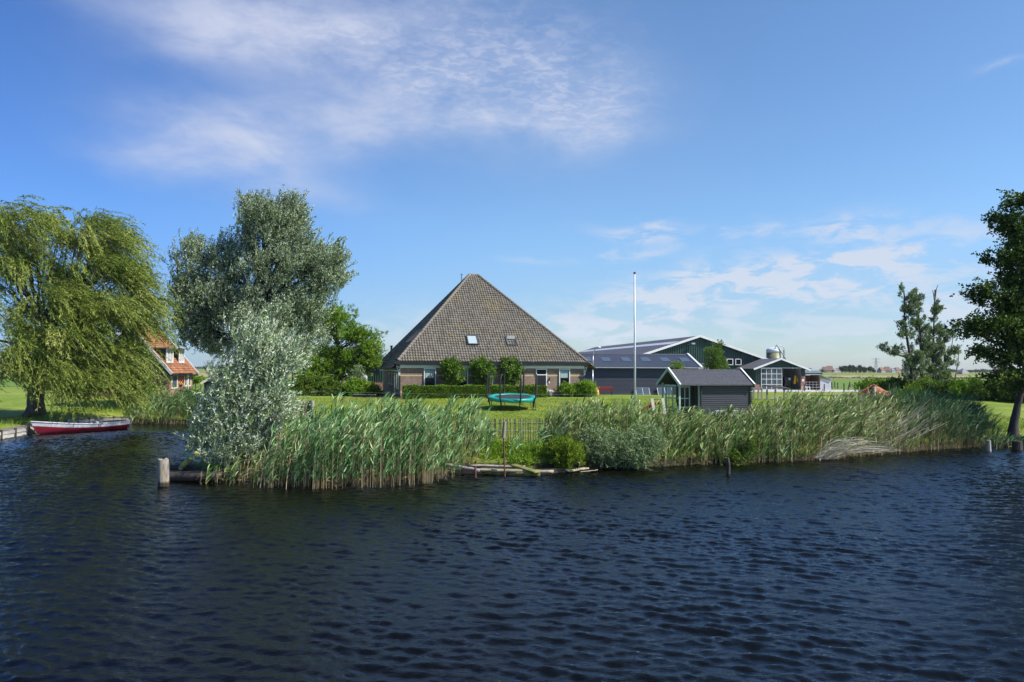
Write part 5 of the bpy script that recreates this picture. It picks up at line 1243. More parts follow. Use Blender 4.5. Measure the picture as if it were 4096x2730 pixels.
# rotting boards edging water: dark timber revetment
pts = [ground(x_, y_, 0) for x_, y_ in ((1790, 1897), (1960, 1900), (2150, 1898), (2270, 1893))]
o_ = thing('timber_revetment', 'dark rotten timber edging behind the bank boards', 'edging', (0, 0, 0)); f = MB()
for a, b in zip(pts[:-1], pts[1:]): f.bar((a[0], a[1]+.22, .02), (b[0], b[1]+.22, .02), .06, .28, up=(0, 0, 1))
f.build('boards', 'wood_dark', o_)

# coot on the plank
P_ = ground(2305, 1881, .14)
bd_ = thing('coot', 'small black water bird standing on the plank by the yellow green shrub', 'bird', P_, R(-70))
def skin_body(name, verts, edges, radii, mat, parent, lv=2):
    me = bpy.data.meshes.new(name); me.from_pydata(verts, edges, []); o = bpy.data.objects.new(name, me); COL.objects.link(o); o.parent = parent
    sm_ = o.modifiers.new('skin', 'SKIN'); sm_.use_smooth_shade = True
    for i, r_ in enumerate(radii): me.skin_vertices[0].data[i].radius = r_
    me.skin_vertices[0].data[0].use_root = True
    s_ = o.modifiers.new('sub', 'SUBSURF'); s_.levels = lv; s_.render_levels = lv; me.materials.append(MATS[mat]); return o
skin_body('body', [(0, 0, .17), (.10, 0, .17), (.16, 0, .22), (.185, 0, .29), (.22, 0, .31), (-.10, 0, .17), (-.18, 0, .15), (.0, .04, .10), (.02, .045, .01), (.0, -.04, .10), (.02, -.045, .01)], [(0, 1), (1, 2), (2, 3), (3, 4), (0, 5), (5, 6), (0, 7), (7, 8), (0, 9), (9, 10)], [(.10, .095), (.085, .085), (.05, .05), (.04, .042), (.022, .025), (.085, .08), (.02, .03), (.02, .02), (.012, .012), (.02, .02), (.012, .012)], 'bird_black', bd_)
MB().cyl((.235, 0, .31), (.285, 0, .295), .016, .004, 8).build('beak', 'bird_white', bd_)

# ------------------------------------------------------------------ quay and boat
qz = .45
inner = [(-33.5, 40.0), (-31.0, 42.0), (-31.3, 47), (-31.0, 54.3), (-27.4, 55.6)]
outer = [(-33.5, 38.0), (-28.35, 40.55), (-29.2, 46.5), (-29.55, 52.4), (-27.2, 53.15)]
qd = thing('quay', 'low wooden quay with pale edge boards behind the moored red boat', 'quay', (0, 0, 0))
f = MB()
for i in range(4):
    a, b, c, d = outer[i], outer[i+1], inner[i+1], inner[i]; n = max(1, int(math.dist(a, b)/.16))
    for k_ in range(n):
        t0, t1 = k_/n, (k_+.93)/n
        L = lambda p, q, t_: (p[0]+(q[0]-p[0])*t_, p[1]+(q[1]-p[1])*t_)
        p0, p1, p2, p3 = L(a, b, t0), L(a, b, t1), L(d, c, t1), L(d, c, t0); h = .006*math.sin(k_*7.1)
        f.prism([(*p0, qz-.05+h), (*p1, qz-.05+h), (*p2, qz-.05+h), (*p3, qz-.05+h)], (0, 0, .05))
f.build('deck_boards', 'deck_wood', qd)
f = MB()
for a, b in zip(outer[:-1], outer[1:]):
    f.bar((a[0], a[1], .05), (b[0], b[1], .05), .10, .34); 
f.build('edge_board', 'quay_board', qd)
f = MB()
for a, b in zip(outer[:-1], outer[1:]): f.bar((a[0]+.03, a[1]-.02, .31), (b[0]+.03, b[1]-.02, .31), .12, .16)
f.build('fender_beam', 'quay_board', qd)
for i in range(4):
    a, b = outer[i], outer[i+1]; n = int(math.dist(a, b)/1.3)
    for k_ in range(n): t_ = (k_+.5)/n; x_, y_ = a[0]+(b[0]-a[0])*t_+.08, a[1]+(b[1]-a[1])*t_; MB().cyl((x_, y_, -.4), (x_, y_, .5), .07, n=8).build('pile', 'wood_dark', qd)
# boat
Bb = ground(150, 1739, 0); Bs = ground(494, 1714, 0); dv_ = Bs-Bb; LBt = float(np.hypot(dv_[0], dv_[1])); 
bt = thing('rowing_boat', 'open wooden boat, dark red hull with white gunwale, moored at the quay', 'boat', (Bb[0], Bb[1], 0), math.atan2(dv_[1], dv_[0]))
NS, NP = 26, 11
def hull_pt(t_, s_, off=0.0):    # t_ 0 bow..1 stern ; s_ -1..1 across ; returns point on hull
    x_ = t_*LBt-.15*(1-t_)**2*0
    half = .86*(math.sin(math.pi*min(t_*1.02+.02, 1)**.62*.5+0)**1.0)*(1-.22*max(0, t_-.55)/.45) if t_ > 0 else .02
    half = max(.02, 0.86*(1-(1-min(t_/.55, 1))**2.2)**.9*(1-.25*max(0, (t_-.6)/.4)**2))
    sheer = .40+.40*(1-t_)**2.4+.12*t_**2.2
    keel = -.12+.18*(1-t_)**5+.06*t_**3
    a_ = abs(s_); y_ = half*math.copysign(math.sin(a_*math.pi/2)**.75, s_) if a_ > 0 else 0
    z_ = keel+(sheer-keel)*(1-math.cos(a_*math.pi/2))**.9
    rake = -.55*(1-t_)**6*max(0, (z_-0))/1.0
    return (x_+rake, y_*(1-off), z_)
def hull_part(name, z_lo, z_hi, mat, inset=0.0, flip=False):
    V = []; F = []
    for side in (-1, 1):
        b0 = len(V)
        for i in range(NS):
            t_ = i/(NS-1)
            for j in range(NP):
                fr_ = z_lo+(z_hi-z_lo)*j/(NP-1); x_, y_, z_ = hull_pt(t_, side*fr_); V.append((x_+inset*.5*(1-2*t_), y_-math.copysign(min(inset, abs(y_)), y_), z_+(inset*.3 if fr_ < .9 else 0)))
        for i in range(NS-1):
            for j in range(NP-1): F.append((b0+i*NP+j, b0+(i+1)*NP+j, b0+(i+1)*NP+j+1, b0+i*NP+j+1))
    return np_mesh(name, V, F, mat, bt, smooth=True)
hull_part('hull', 0.0, .74, 'boat_red'); hull_part('white_strake', .74, 1.0, 'boat_white'); hull_part('inner_planking', .25, 1.0, 'boat_inside', .05)
V = []; F = []
for side in (-1, 1):
    b0 = len(V)
    for i in range(NS):
        x_, y_, z_ = hull_pt(i/(NS-1), side); V += [(x_, y_+.035*side, z_-.03), (x_, y_+.035*side, z_+.03), (x_, y_-.06*side, z_+.03), (x_, y_-.06*side, z_-.02)]
    for i in range(NS-1):
        for j in range(4): F.append((b0+i*4+j, b0+(i+1)*4+j, b0+(i+1)*4+(j+1) % 4, b0+i*4+(j+1) % 4))
np_mesh('gunwale', V, F, 'boat_white', bt)
V = []; F = []
for i, fr_ in enumerate(np.linspace(-1, 1, 15)): x_, y_, z_ = hull_pt(1, fr_); V.append((x_, y_, z_))
tr = MB(); tr.poly([(x_, y_, z_) for x_, y_, z_ in V]); tr.prism([(x_+.001, y_, z_) for x_, y_, z_ in V], (.03, 0, 0)); tr.build('transom', 'boat_red', bt)
for t_ in (.38, .62, .86):
    x_, y_, z_ = hull_pt(t_, 1); MB().box(x_-.13, x_+.13, -y_+.04, y_-.04, z_-.2, z_-.16).build('thwart', 'boat_inside', bt, bevel=.008)
x_, y_, z_ = hull_pt(.16, 1); fd = MB().poly([hull_pt(.0, 1), hull_pt(.08, 1), hull_pt(.2, 1), hull_pt(.2, -1), hull_pt(.08, -1)]).build('foredeck', 'boat_white', bt, loc=(0, 0, -.02))
for t_, h_ in ((.44, .20), (.5, .18)):
    x_, y_, z_ = hull_pt(t_, 1); MB().tube([(x_-.2, y_-.15, z_-.05), (x_-.15, y_-.15, z_+h_), (x_+.15, -y_+.3, z_+h_-.02), (x_+.25, -y_+.25, z_-.05)], .022, 6).build('hand_rail', 'galvanised', bt)
x_, y_, z_ = hull_pt(.66, 1); MB().box(x_-.2, x_+.2, -.3, .2, z_-.16, z_+.12).build('engine_box', 'boat_inside', bt, bevel=.02)
MB().tube([hull_pt(0.0, 0.99), (-.5, .35, .55), (-.9, .9, .48)], .02, 6).build('mooring_rope', 'wood_pale', bt)

# ================================================================== VEGETATION
def V3(p): return Vector((float(p[0]), float(p[1]), float(p[2])))

# ---- weeping willow
B = at(140, 1668, 50.0); B[2] = gz(B[0], B[1])
ww_ = thing('weeping_willow', 'large weeping willow with windblown yellow green strands on the left bank', 'tree', B)
tp_ = B+np.array([.6, 0, 6.5])
trunk_mesh(ww_, [B+[0, 0, -.3], B+[0, 0, .15], B+[.02, 0, .8], B+[.05, 0, 3], tp_], [.95, .68, .52, .45, .26], 'bark')
lw = lobes_world([(90, 905, 50, 190, 80, 2.8, 1.1), (385, 945, 50, 110, 85, 2.4, .9), (-60, 950, 50, 140, 110, 3, .5), (130, 1080, 50, 220, 90, 3.8, 1.0), (370, 1080, 50, 150, 80, 3.2, 1.0), (500, 1120, 50, 60, 60, 1.8, .4), (60, 1240, 49, 200, 90, 4, .9), (310, 1230, 49, 130, 90, 3.4, .8), (450, 1230, 49, 90, 70, 2.4, .5), (575, 1190, 50, 50, 60, 1.3, .35), (570, 1280, 50, 35, 40, 1.2, .12), (100, 1400, 47.5, 180, 90, 3.2, .9), (310, 1400, 48, 120, 100, 3, .8), (400, 1530, 47.3, 85, 60, 1.8, .55), (10, 1500, 47, 70, 40, 2.0, .2), (260, 1490, 47, 90, 45, 2.0, .42), (480, 1450, 48, 50, 60, 1.4, .38), (-80, 1300, 50, 150, 220, 4, .5)])
tg, cc, out = sample_lobes(lw, 350, .34)
k_ = tg[:, 2] > B[2]+2.2; tg, out = tg[k_], out[k_]
limbs_to(ww_, B+[0, 0, 2], tg[:120], tp_, .34, 'bark', .55, r_tip=.01, K=9, twist=.10)
S = 19; n = len(tg)
sp0 = np.repeat(tg, S, 0)+rng.normal(0, .33, (n*S, 3)); so_d = norm(np.repeat(out, S, 0)*[.6, .6, .3]+np.repeat(rng.normal(0, .35, (n, 3)), S, 0)+rng.normal(0, .27, (n*S, 3))+[.6, 0, .35])
Ls = np.repeat(rng.uniform(.8, 1.35, n), S)*rng.uniform(.9, 2.0, n*S)
Kp = 7; tt = np.linspace(0, 1, Kp)[None, :, None]
PT = sp0[:, None]+so_d[:, None]*(Ls[:, None, None]*tt)*.8; g_ = rng.uniform(.55, 1.05, n*S)
PT[..., 2] -= (Ls*g_)[:, None]*tt[..., 0]**1.7; PT[..., 0] += (Ls*.30)[:, None]*tt[..., 0]**1.2
zmin = .55+.6*rng.random(n*S); over = np.minimum(PT[:, -1, 2]-zmin, 0); PT[..., 2] -= over[:, None]*tt[..., 0]**1.5
VT, FT = tubes_np(PT[::2], np.full((len(PT[::2]), Kp), .011), 3); np_mesh('strands', VT-np.array(ww_.location), FT, 'leaf_weeping', ww_, tint=np.full(len(FT), .75))
kl = 40; ti = rng.random((n*S, kl))*(Kp-1.001); i0 = ti.astype(int); fr = (ti-i0)[..., None]; ar = np.arange(n*S)[:, None]
Pq = PT[ar, i0]*(1-fr)+PT[ar, i0+1]*fr; tq = norm(PT[ar, i0+1]-PT[ar, i0]); dd = norm(tq+rng.normal(0, .36, Pq.shape))
Pq = Pq+rng.normal(0, .035, Pq.shape); m_ = n*S*kl
V, F = leaves_np(Pq.reshape(-1, 3), dd.reshape(-1, 3), rng.uniform(.12, .25, m_), rng.uniform(.030, .055, m_))
stint = np.repeat(np.clip(np.repeat(rng.normal(.48, .17, n), S)+rng.normal(0, .12, n*S), 0, 1), kl)
crown(ww_, V, F, 'leaf_weeping', np.clip(stint+rng.normal(0, .15, m_), 0, 1))

# ---- white willow
B = at(985, 1600, 57.0); B[2] = gz(B[0], B[1])
wv = thing('white_willow', 'tall grey green willow with whitish leaf undersides between house and farmhouse', 'tree', B)
tp_ = B+np.array([.8, 0, 10.0])
trunk_mesh(wv, [B+[0, 0, -.3], B+[0, 0, .8], B+[-.2, 0, 3], B+[.1, 0, 6], tp_], [.85, .6, .5, .38, .2], 'bark_dark')
lw = lobes_world([(1080, 900, 57, 105, 100, 2.3, 1.0), (1000, 860, 57, 34, 60, .8, .22), (1160, 880, 57, 40, 75, 1.0, .35), (1110, 1060, 57, 170, 150, 3.4, 1.7), (770, 1080, 57, 62, 120, 1.5, .65), (890, 1060, 57, 50, 150, 1.6, .5), (720, 1150, 57, 30, 50, .9, .15), (1290, 1080, 57, 85, 120, 2.2, 1.0), (1350, 1110, 57, 30, 60, .9, .2), (850, 1220, 57, 140, 95, 2.8, 1.1), (1050, 1270, 56, 170, 120, 3.6, 1.6), (1230, 1250, 57, 70, 80, 2.2, .6), (780, 1330, 57, 75, 65, 1.8, .6), (870, 1385, 57, 70, 45, 1.6, .3), (1140, 1390, 56, 80, 70, 2.3, .55), (1240, 1370, 56.5, 50, 60, 1.5, .3)])
tg, cc, out = sample_lobes(lw, 620, .36)
limbs_to(wv, B+[0, 0, 1.5], tg[:190], tp_, .6, 'bark_dark', .0, r_tip=.014, K=7, twist=.07)
n = len(tg); S = 15
cl = np.repeat(tg, S, 0)+rng.normal(0, .33, (n*S, 3)); od = norm(np.repeat(out, S, 0)*[.55, .55, .2]+rng.normal(0, .30, (n*S, 3))+[.10, 0, .95])
Ls = rng.uniform(.4, 1.0, n*S)
VT, FT = tubes_np(np.stack([cl, cl+od*Ls[:, None]*.5, cl+od*Ls[:, None]], 1)[::2], np.full(((n*S+1)//2, 3), .011), 3); np_mesh('twigs', VT-np.array(wv.location), FT, 'bark_dark', wv)
V, F = sprigs(cl, od, Ls, 24, .17, .062, .55, .0, .25, .12)
crown(wv, V, F, 'leaf_white_willow', np.clip(np.repeat(np.clip(rng.normal(.45, .2, n), 0, 1), S*24)+rng.normal(0, .2, len(F)), 0, 1))

# ---- bright green tree
B = at(1345, 1560, 76.0); B[2] = ZH
bt_ = thing('acacia_tree', 'bright green tree with twisting bare stems showing, beside the green stable', 'tree', B)
tp_ = B+np.array([.1, 0, 5.4])
trunk_mesh(bt_, [B+[0, 0, -.2], B+[0, 0, 2.0], tp_], [.34, .26, .14], 'bark_dark')
lw = lobes_world([(1355, 1275, 76, 75, 42, 1.8, 1.0), (1400, 1330, 76, 50, 40, 1.2, .5), (1470, 1375, 76, 45, 55, 1.6, .9), (1300, 1310, 76, 40, 40, 1.3, .5), (1290, 1430, 76, 90, 55, 2.2, 1.1), (1390, 1440, 76, 80, 55, 2, 1.0), (1470, 1440, 76, 45, 45, 1.5, .6), (1240, 1480, 75, 60, 50, 1.6, .6), (1360, 1500, 75.5, 70, 40, 1.6, .5)])
tg, cc, out = sample_lobes(lw, 330, .4)
limbs_to(bt_, B+[0, 0, .9], tg[:90], tp_, .3, 'bark_dark', -.1, r_tip=.022, K=9, twist=.10)
n = len(tg); S = 12; cl = np.repeat(tg, S, 0)+rng.normal(0, .27, (n*S, 3)); od = norm(np.repeat(out, S, 0)+rng.normal(0, .5, (n*S, 3))+[0, 0, .5])
V, F = sprigs(cl, od, rng.uniform(.25, .6, n*S), 22, .13, .07, .8, .1, .4); crown(bt_, V, F, 'leaf_bright', np.clip(np.repeat(rng.normal(.45, .22, n), S*22)+rng.normal(0, .18, len(F)), 0, 1))

# ---- silver willow bush at the water
B = ground(1010, 1915, .15); B = np.array([B[0]+.2, B[1]+1.3, .3])
sb = thing('silver_willow_bush', 'big silvery willow bush growing at the water edge in front of everything', 'bush', B)
Yb = B[1]
lw = lobes_world([(1020, 1470, Yb, 85, 80, .8, .8), (965, 1390, Yb, 28, 60, .35, .25), (1060, 1380, Yb, 24, 50, .3, .18), (1130, 1470, Yb, 50, 70, .6, .5), (905, 1530, Yb, 65, 80, .8, .7), (1020, 1600, Yb, 140, 90, 1.2, 1.3), (860, 1680, Yb, 65, 90, .9, .7), (1010, 1730, Yb-.2, 140, 100, 1.2, 1.2), (900, 1810, Yb-.3, 90, 60, .9, .7), (1110, 1640, Yb, 60, 90, .8, .5), (820, 1760, Yb, 40, 60, .6, .3)])
tg, cc, out = sample_lobes(lw, 250, .46)
n = len(tg)
fan = np.stack([np.repeat((B+[0, 0, -.2])[None], 60, 0)+rng.normal(0, .18, (60, 3))*[1, 1, .2], B+(tg[:60]-B)*.5+rng.normal(0, .1, (60, 3))+[0, 0, .2], tg[:60]], 1)
tt = np.linspace(0, 1, 7)[None, :, None]; PTb = (1-tt)**2*fan[:, :1]+2*tt*(1-tt)*fan[:, 1:2]+tt*tt*fan[:, 2:]
V, F = tubes_np(PTb, .032*(1-np.linspace(0, 1, 7)[None]*.8)*np.ones((60, 1)), 5); np_mesh('stems', V-B, F, 'bark_pale', sb)
S = 10; cl = np.repeat(tg, S, 0)+rng.normal(0, .18, (n*S, 3)); od = norm(np.repeat(out, S, 0)*[.6, .6, .25]+rng.normal(0, .32, (n*S, 3))+[.28, 0, .8]); Ls = rng.uniform(.25, .62, n*S)+(rng.random(n*S) < .12)*rng.uniform(.2, .6, n*S)
topm = cl[:, 2] > np.quantile(cl[:, 2], .86); Ls = Ls+topm*(rng.random(n*S) < .2)*rng.uniform(.2, .6, n*S); od[topm] = norm(od[topm]+[0, 0, 1.2])
VT, FT = tubes_np(np.stack([cl, cl+od*Ls[:, None]], 1), np.full((n*S, 2), .005), 3); np_mesh('twigs', VT-B, FT, 'bark_pale', sb)
V, F = sprigs(cl, od, Ls, 19, .125, .038, .42, 0, .12, .15); crown(sb, V, F, 'leaf_silver', name='foliage', tint=np.clip(np.repeat(rng.normal(.45, .2, n), S*19)+rng.normal(0, .2, len(F)), 0, 1))

# ---- dark alder on the right
B = at(4052, 1738, 39.5); B[2] = gz(B[0], B[1])
al = thing('alder_tree', 'dark leafy alder leaning over the water at the right edge', 'tree', B)
p = lambda x_, y_, Y=39.5: at(x_, y_, Y)
tp_ = p(4190, 950)
trunk_mesh(al, [B+[0, 0, -.3], p(4056, 1690), p(4085, 1560), p(4130, 1350), tp_], [.34, .20, .165, .15, .09], 'bark_dark')
lw = lobes_world([(4085, 790, 39.5, 50, 38, .9, .45), (4010, 885, 39.5, 70, 26, .9, .4), (4095, 930, 39.5, 70, 55, 1.2, .8), (4060, 1035, 39.5, 85, 34, 1.2, .7), (4095, 1120, 39.5, 75, 48, 1.4, .9), (3925, 1160, 39, 40, 20, .6, .25), (3990, 1180, 39, 60, 24, .9, .4), (4080, 1225, 39.5, 90, 45, 1.6, 1.0), (3875, 1300, 39, 58, 22, .8, .4), (3960, 1300, 39, 75, 32, 1.1, .6), (4060, 1335, 39.5, 95, 52, 1.7, 1.1), (3985, 1405, 39.2, 60, 22, .8, .3), (4055, 1440, 39.5, 75, 40, 1.3, .6), (4170, 1020, 40, 90, 210, 2.2, 1.6), (4220, 1300, 40, 110, 190, 2.4, 1.5), (4015, 1495, 39.2, 50, 25, .7, .25), (4075, 1530, 39, 45, 28, .7, .2)])
tg, cc, out = sample_lobes(lw, 440, .42)
limbs_to(al, p(4070, 1600), tg[:170], tp_, .2, 'bark_dark', -.1, r_tip=.012, K=7, twist=.03)
n = len(tg); S = 11; cl = np.repeat(tg, S, 0)+rng.normal(0, .19, (n*S, 3))*[1.2, 1.2, .6]; od = norm(np.repeat(out, S, 0)*[1, 1, .3]+rng.normal(0, .5, (n*S, 3)))
V, F = sprigs(cl, od, rng.uniform(.25, .6, n*S), 12, .12, .10, .8, .1, .35); crown(al, V, F, 'leaf_alder', np.clip(np.repeat(rng.normal(.35, .2, n), S*12)+rng.normal(0, .18, len(F)), 0, 1))

# ---- slim half bare trees on the right
slim = [((3655, 1590), [(3655, 1590), (3642, 1440), (3620, 1300), (3615, 1165)], 'leftmost slim willow with a long bare side limb', [(3640, 1240, 26, 70), (3625, 1330, 30, 60), (3560, 1400, 40, 22), (3650, 1450, 42, 55), (3612, 1180, 14, 30), (3650, 1520, 34, 34)], [[(3645, 1450), (3610, 1400), (3560, 1385)], [(3650, 1470), (3620, 1430), (3568, 1415), (3545, 1412)], [(3625, 1340), (3600, 1310), (3575, 1280)], [(3620, 1200), (3616, 1160)]]),
        ((3688, 1585), [(3688, 1585), (3688, 1470), (3680, 1330), (3666, 1170)], 'slim willow with two narrow leafy stems, second from the left', [(3668, 1220, 18, 50), (3680, 1310, 24, 55), (3690, 1390, 40, 50), (3685, 1470, 38, 50), (3655, 1180, 10, 26), (3690, 1535, 34, 34)], [[(3685, 1400), (3670, 1280), (3655, 1175)], [(3686, 1400), (3705, 1330), (3700, 1300)]]),
        ((3742, 1585), [(3742, 1585), (3730, 1480), (3735, 1330), (3740, 1160)], 'third slim willow with bare antler like tips', [(3738, 1250, 20, 45), (3735, 1330, 38, 32), (3765, 1330, 18, 28), (3735, 1410, 34, 45), (3745, 1490, 34, 45), (3745, 1550, 30, 26)], [[(3740, 1200), (3745, 1160), (3752, 1140)], [(3740, 1215), (3734, 1175), (3730, 1160)], [(3728, 1520), (3705, 1480), (3695, 1460)]]),
        ((3780, 1580), [(3780, 1580), (3782, 1470), (3776, 1380), (3780, 1300)], 'rightmost slim willow, thin with a bare curved branch', [(3785, 1360, 28, 28), (3812, 1410, 20, 18), (3800, 1450, 24, 16), (3780, 1500, 16, 30)], [[(3783, 1450), (3805, 1400), (3815, 1330)], [(3815, 1545), (3832, 1450), (3838, 1380)], [(3782, 1500), (3810, 1540), (3822, 1580)]])]
for i, (b_, tr_, lab, lob, brs) in enumerate(slim):
    Y = 74+i*.9; B = at(b_[0], b_[1], Y); B[2] = ZH
    t_ = thing('slim_willow', lab, 'tree', B, 0, 'slim half bare trees on the right')
    pts = [at(x_, y_, Y) for x_, y_ in tr_]; pts[0] = B-[0, 0, .2]; trunk_mesh(t_, pts, np.linspace(.19, .04, len(pts)), 'bark_dark', sides=8)
    m = MB()
    for br in brs: q = [at(x_, y_, Y)-B for x_, y_ in br]; m.tube([tuple(a) for a in q], list(np.linspace(.07, .025, len(q))), 6)
    m.build('branches', 'bark_pale', t_)
    lw = lobes_world([(a, b, Y, rx, ry, rx*Y/FS*.9, rx*ry) for a, b, rx, ry in lob]); nn2 = 95 if i < 3 else 40
    tg, cc, out = sample_lobes(lw, nn2, .5)
    fa = np.array([pts[int(np.argmin([abs(q[2]-(g_[2]-.4)) for q in pts]))] for g_ in tg]); V, F = tubes_np(np.stack([np.array([np.interp(g_[2]-.35, [q[2] for q in pts], [q[a] for q in pts]) for a in range(3)]) for g_ in tg])[:, None]*[[[1], [0]]]+tg[:, None]*[[[0], [1]]], np.full((nn2, 2), .018), 4); np_mesh('twigs', V-B, F, 'bark_dark', t_)
    S = 8; cl = np.repeat(tg, S, 0)+rng.normal(0, .11, (nn2*S, 3)); od = norm(np.repeat(out, S, 0)*.4+rng.normal(0, .3, (nn2*S, 3))+[.15, 0, .9])
    V, F = sprigs(cl, od, rng.uniform(.2, .45, nn2*S), 20, .17, .065, .6, 0, .3); crown(t_, V, F, 'leaf_poplar')

# ---- generic bushes
def bush(name, label, lobes, nc, mat, S=10, k=14, leafL=.12, leafW=.06, jit=.15, up=.6, cat='bush', group=None, tintmu=.45, spread=.7, stems=True, pw=.4, wind=0.0):
    lw = lobes_world(lobes); tg, cc, out = sample_lobes(lw, nc, pw); gzv = lawn_z(tg[:, 0], tg[:, 1]); tg[:, 2] = np.maximum(tg[:, 2], np.minimum(gzv, .8)*.2+gzv*.8*0+.1)
    C0 = np.mean([l[0] for l in lw], 0); B = np.array([C0[0], C0[1], gz(C0[0], C0[1])]); t_ = thing(name, label, cat, B, 0, group)
    n = len(tg)
    if stems:
        ns = min(n, 40); root = np.stack([B[0]+(tg[:ns, 0]-B[0])*.75, B[1]+(tg[:ns, 1]-B[1])*.75, np.full(ns, B[2]-.15)], 1)
        V, F = tubes_np(np.stack([root, tg[:ns]], 1), np.full((ns, 2), .018), 4); np_mesh('stems', V-B, F, 'bark', t_)
    cl = np.repeat(tg, S, 0)+rng.normal(0, jit, (n*S, 3)); od = norm(np.repeat(out, S, 0)*.6+rng.normal(0, .45, (n*S, 3))+[wind, 0, up])
    V, F = sprigs(cl, od, rng.uniform(.15, .4, n*S), k, leafL, leafW, spread, 0, .35, wind); crown(t_, V, F, mat, name='foliage', tint=np.clip(np.repeat(rng.normal(tintmu, .2, n), S*k)+rng.normal(0, .18, len(F)), 0, 1)); return t_

bush('green_bush', 'loose dark green bush left of the white van', [(1230, 1545, 72, 50, 28, 1.0, 1), (1195, 1560, 71, 40, 30, .8, .6)], 70, 'leaf_scrub', leafW=.08)
bush('green_bush', 'middle dark green bush right in front of the white van', [(1310, 1552, 71, 55, 28, 1.0, 1), (1370, 1568, 71, 50, 17, 1.0, .9)], 90, 'leaf_scrub', leafW=.08)
bush('laurel_bush', 'rounded bright glossy green bush at the left end of the dark planter wall', [(1440, 1563, 70.5, 55, 26, 1.2, 1), (1420, 1545, 70.5, 35, 20, .9, .5)], 100, 'leaf_bright', S=11, leafL=.16, leafW=.09)
bush('pale_shrub', 'small grey green upright shrub standing behind the laurel bush', [(1435, 1500, 72.5, 14, 32, .4, 1)], 22, 'leaf_greyshrub')
bush('small_green_bush', 'small yellow green bush between laurel bush and farmhouse corner', [(1500, 1570, 71, 18, 16, .5, 1)], 18, 'leaf_gold')
bush('corner_shrub', 'loose green shrub under the rightmost farmhouse window', [(2285, 1568, 70.4, 55, 17, .6, 1), (2270, 1556, 70.4, 16, 12, .4, .2)], 55, 'leaf_bright', S=11, leafL=.14, leafW=.07, jit=.12)
bush('corner_shrub', 'taller green shrub at the right corner of the brick farmhouse', [(2350, 1562, 70.4, 34, 22, .7, 1), (2330, 1552, 70.4, 14, 26, .4, .35)], 60, 'leaf_bright', S=11, leafL=.14, leafW=.07, jit=.12)
bush('shade_shrub', 'dark shrub in the shade by the gable of the left house', [(560, 1565, 65, 60, 26, .8, 1)], 45, 'leaf_scrub')
# bank shrubs
bush('golden_shrub', 'rounded yellow green shrub at the waterline behind the black bird', [(2270, 1825, 29.3, 55, 42, .5, 1), (2240, 1800, 29.5, 30, 30, .4, .3)], 110, 'leaf_gold', S=9, k=12, leafL=.10, leafW=.03, jit=.08)
bush('grey_willow_shrub', 'grey green small leaved willow shrub hanging over the water in front of the reeds', [(2430, 1800, 30, 90, 62, .8, 1.1), (2540, 1805, 30, 90, 65, .8, 1), (2370, 1760, 30.4, 45, 40, .6, .4), (2610, 1780, 30, 35, 60, .5, .3), (2580, 1740, 30.2, 30, 35, .5, .2)], 300, 'leaf_greyshrub', S=10, k=12, leafL=.065, leafW=.032, jit=.11)
bush('bank_herbs', 'low fresh green leafy herbs on the bank below the paling fence', [(2010, 1825, 30.4, 70, 40, .7, 1), (2130, 1830, 30.4, 75, 40, .7, 1), (1940, 1845, 30.0, 50, 30, .5, .6), (2040, 1862, 29.6, 130, 14, .4, .9)], 240, 'leaf_bright', S=9, k=12, leafL=.09, leafW=.04, jit=.1, cat='plant')
bush('reedside_herbs', 'bright green leafy plants among the reeds right of the lone water post', [(2985, 1800, 32, 35, 45, .4, 1), (2940, 1835, 31.6, 35, 20, .4, .6)], 45, 'leaf_scrub', S=8, k=10, leafL=.09, leafW=.04, jit=.1, cat='plant')
bush('elder_shrub', 'broad leaved green shrub in the reeds on the far left bank', [(735, 1655, 54.2, 45, 30, .6, 1)], 50, 'leaf_bright', S=9, leafL=.15, leafW=.08, cat='bush')

# scrub hedge on the right, several bushes
for i, (x_, y_, rx, ry, Y, mt_, lab) in enumerate(((3500, 1545, 75, 34, 80, 'leaf_bright', 'bright green bramble bush behind the tiled hut'), (3585, 1550, 70, 42, 76, 'leaf_scrub', 'bramble bush at the foot of the leftmost slim tree'), (3690, 1560, 70, 40, 72, 'leaf_gold', 'yellow green bush between the trunks of the slim trees'), (3790, 1565, 70, 42, 70, 'leaf_scrub', 'dark bush right of the slim trees'), (3880, 1560, 70, 52, 68, 'leaf_bright', 'lighter green bush left of the alder trunk'), (3960, 1570, 70, 60, 66, 'leaf_scrub', 'big dark bush directly left of the alder trunk'), (4060, 1565, 80, 60, 65, 'leaf_scrub', 'dark bush behind the alder trunk'), (4150, 1565, 80, 60, 64, 'leaf_scrub', 'dark bush right of the alder at the picture edge'), (3620, 1590, 60, 25, 68, 'leaf_hedge', 'low bush below the slim trees'))):
    bush('scrub_bush', lab, [(x_, y_+8, Y, rx, ry*.75, 1.6, 1), (x_+20, y_-4, Y, rx*.5, ry*.7, 1.2, .4)], 120, mt_, S=9, k=12, leafL=.14, leafW=.08, group='bushes along the right hedge', jit=.18, tintmu=.3)

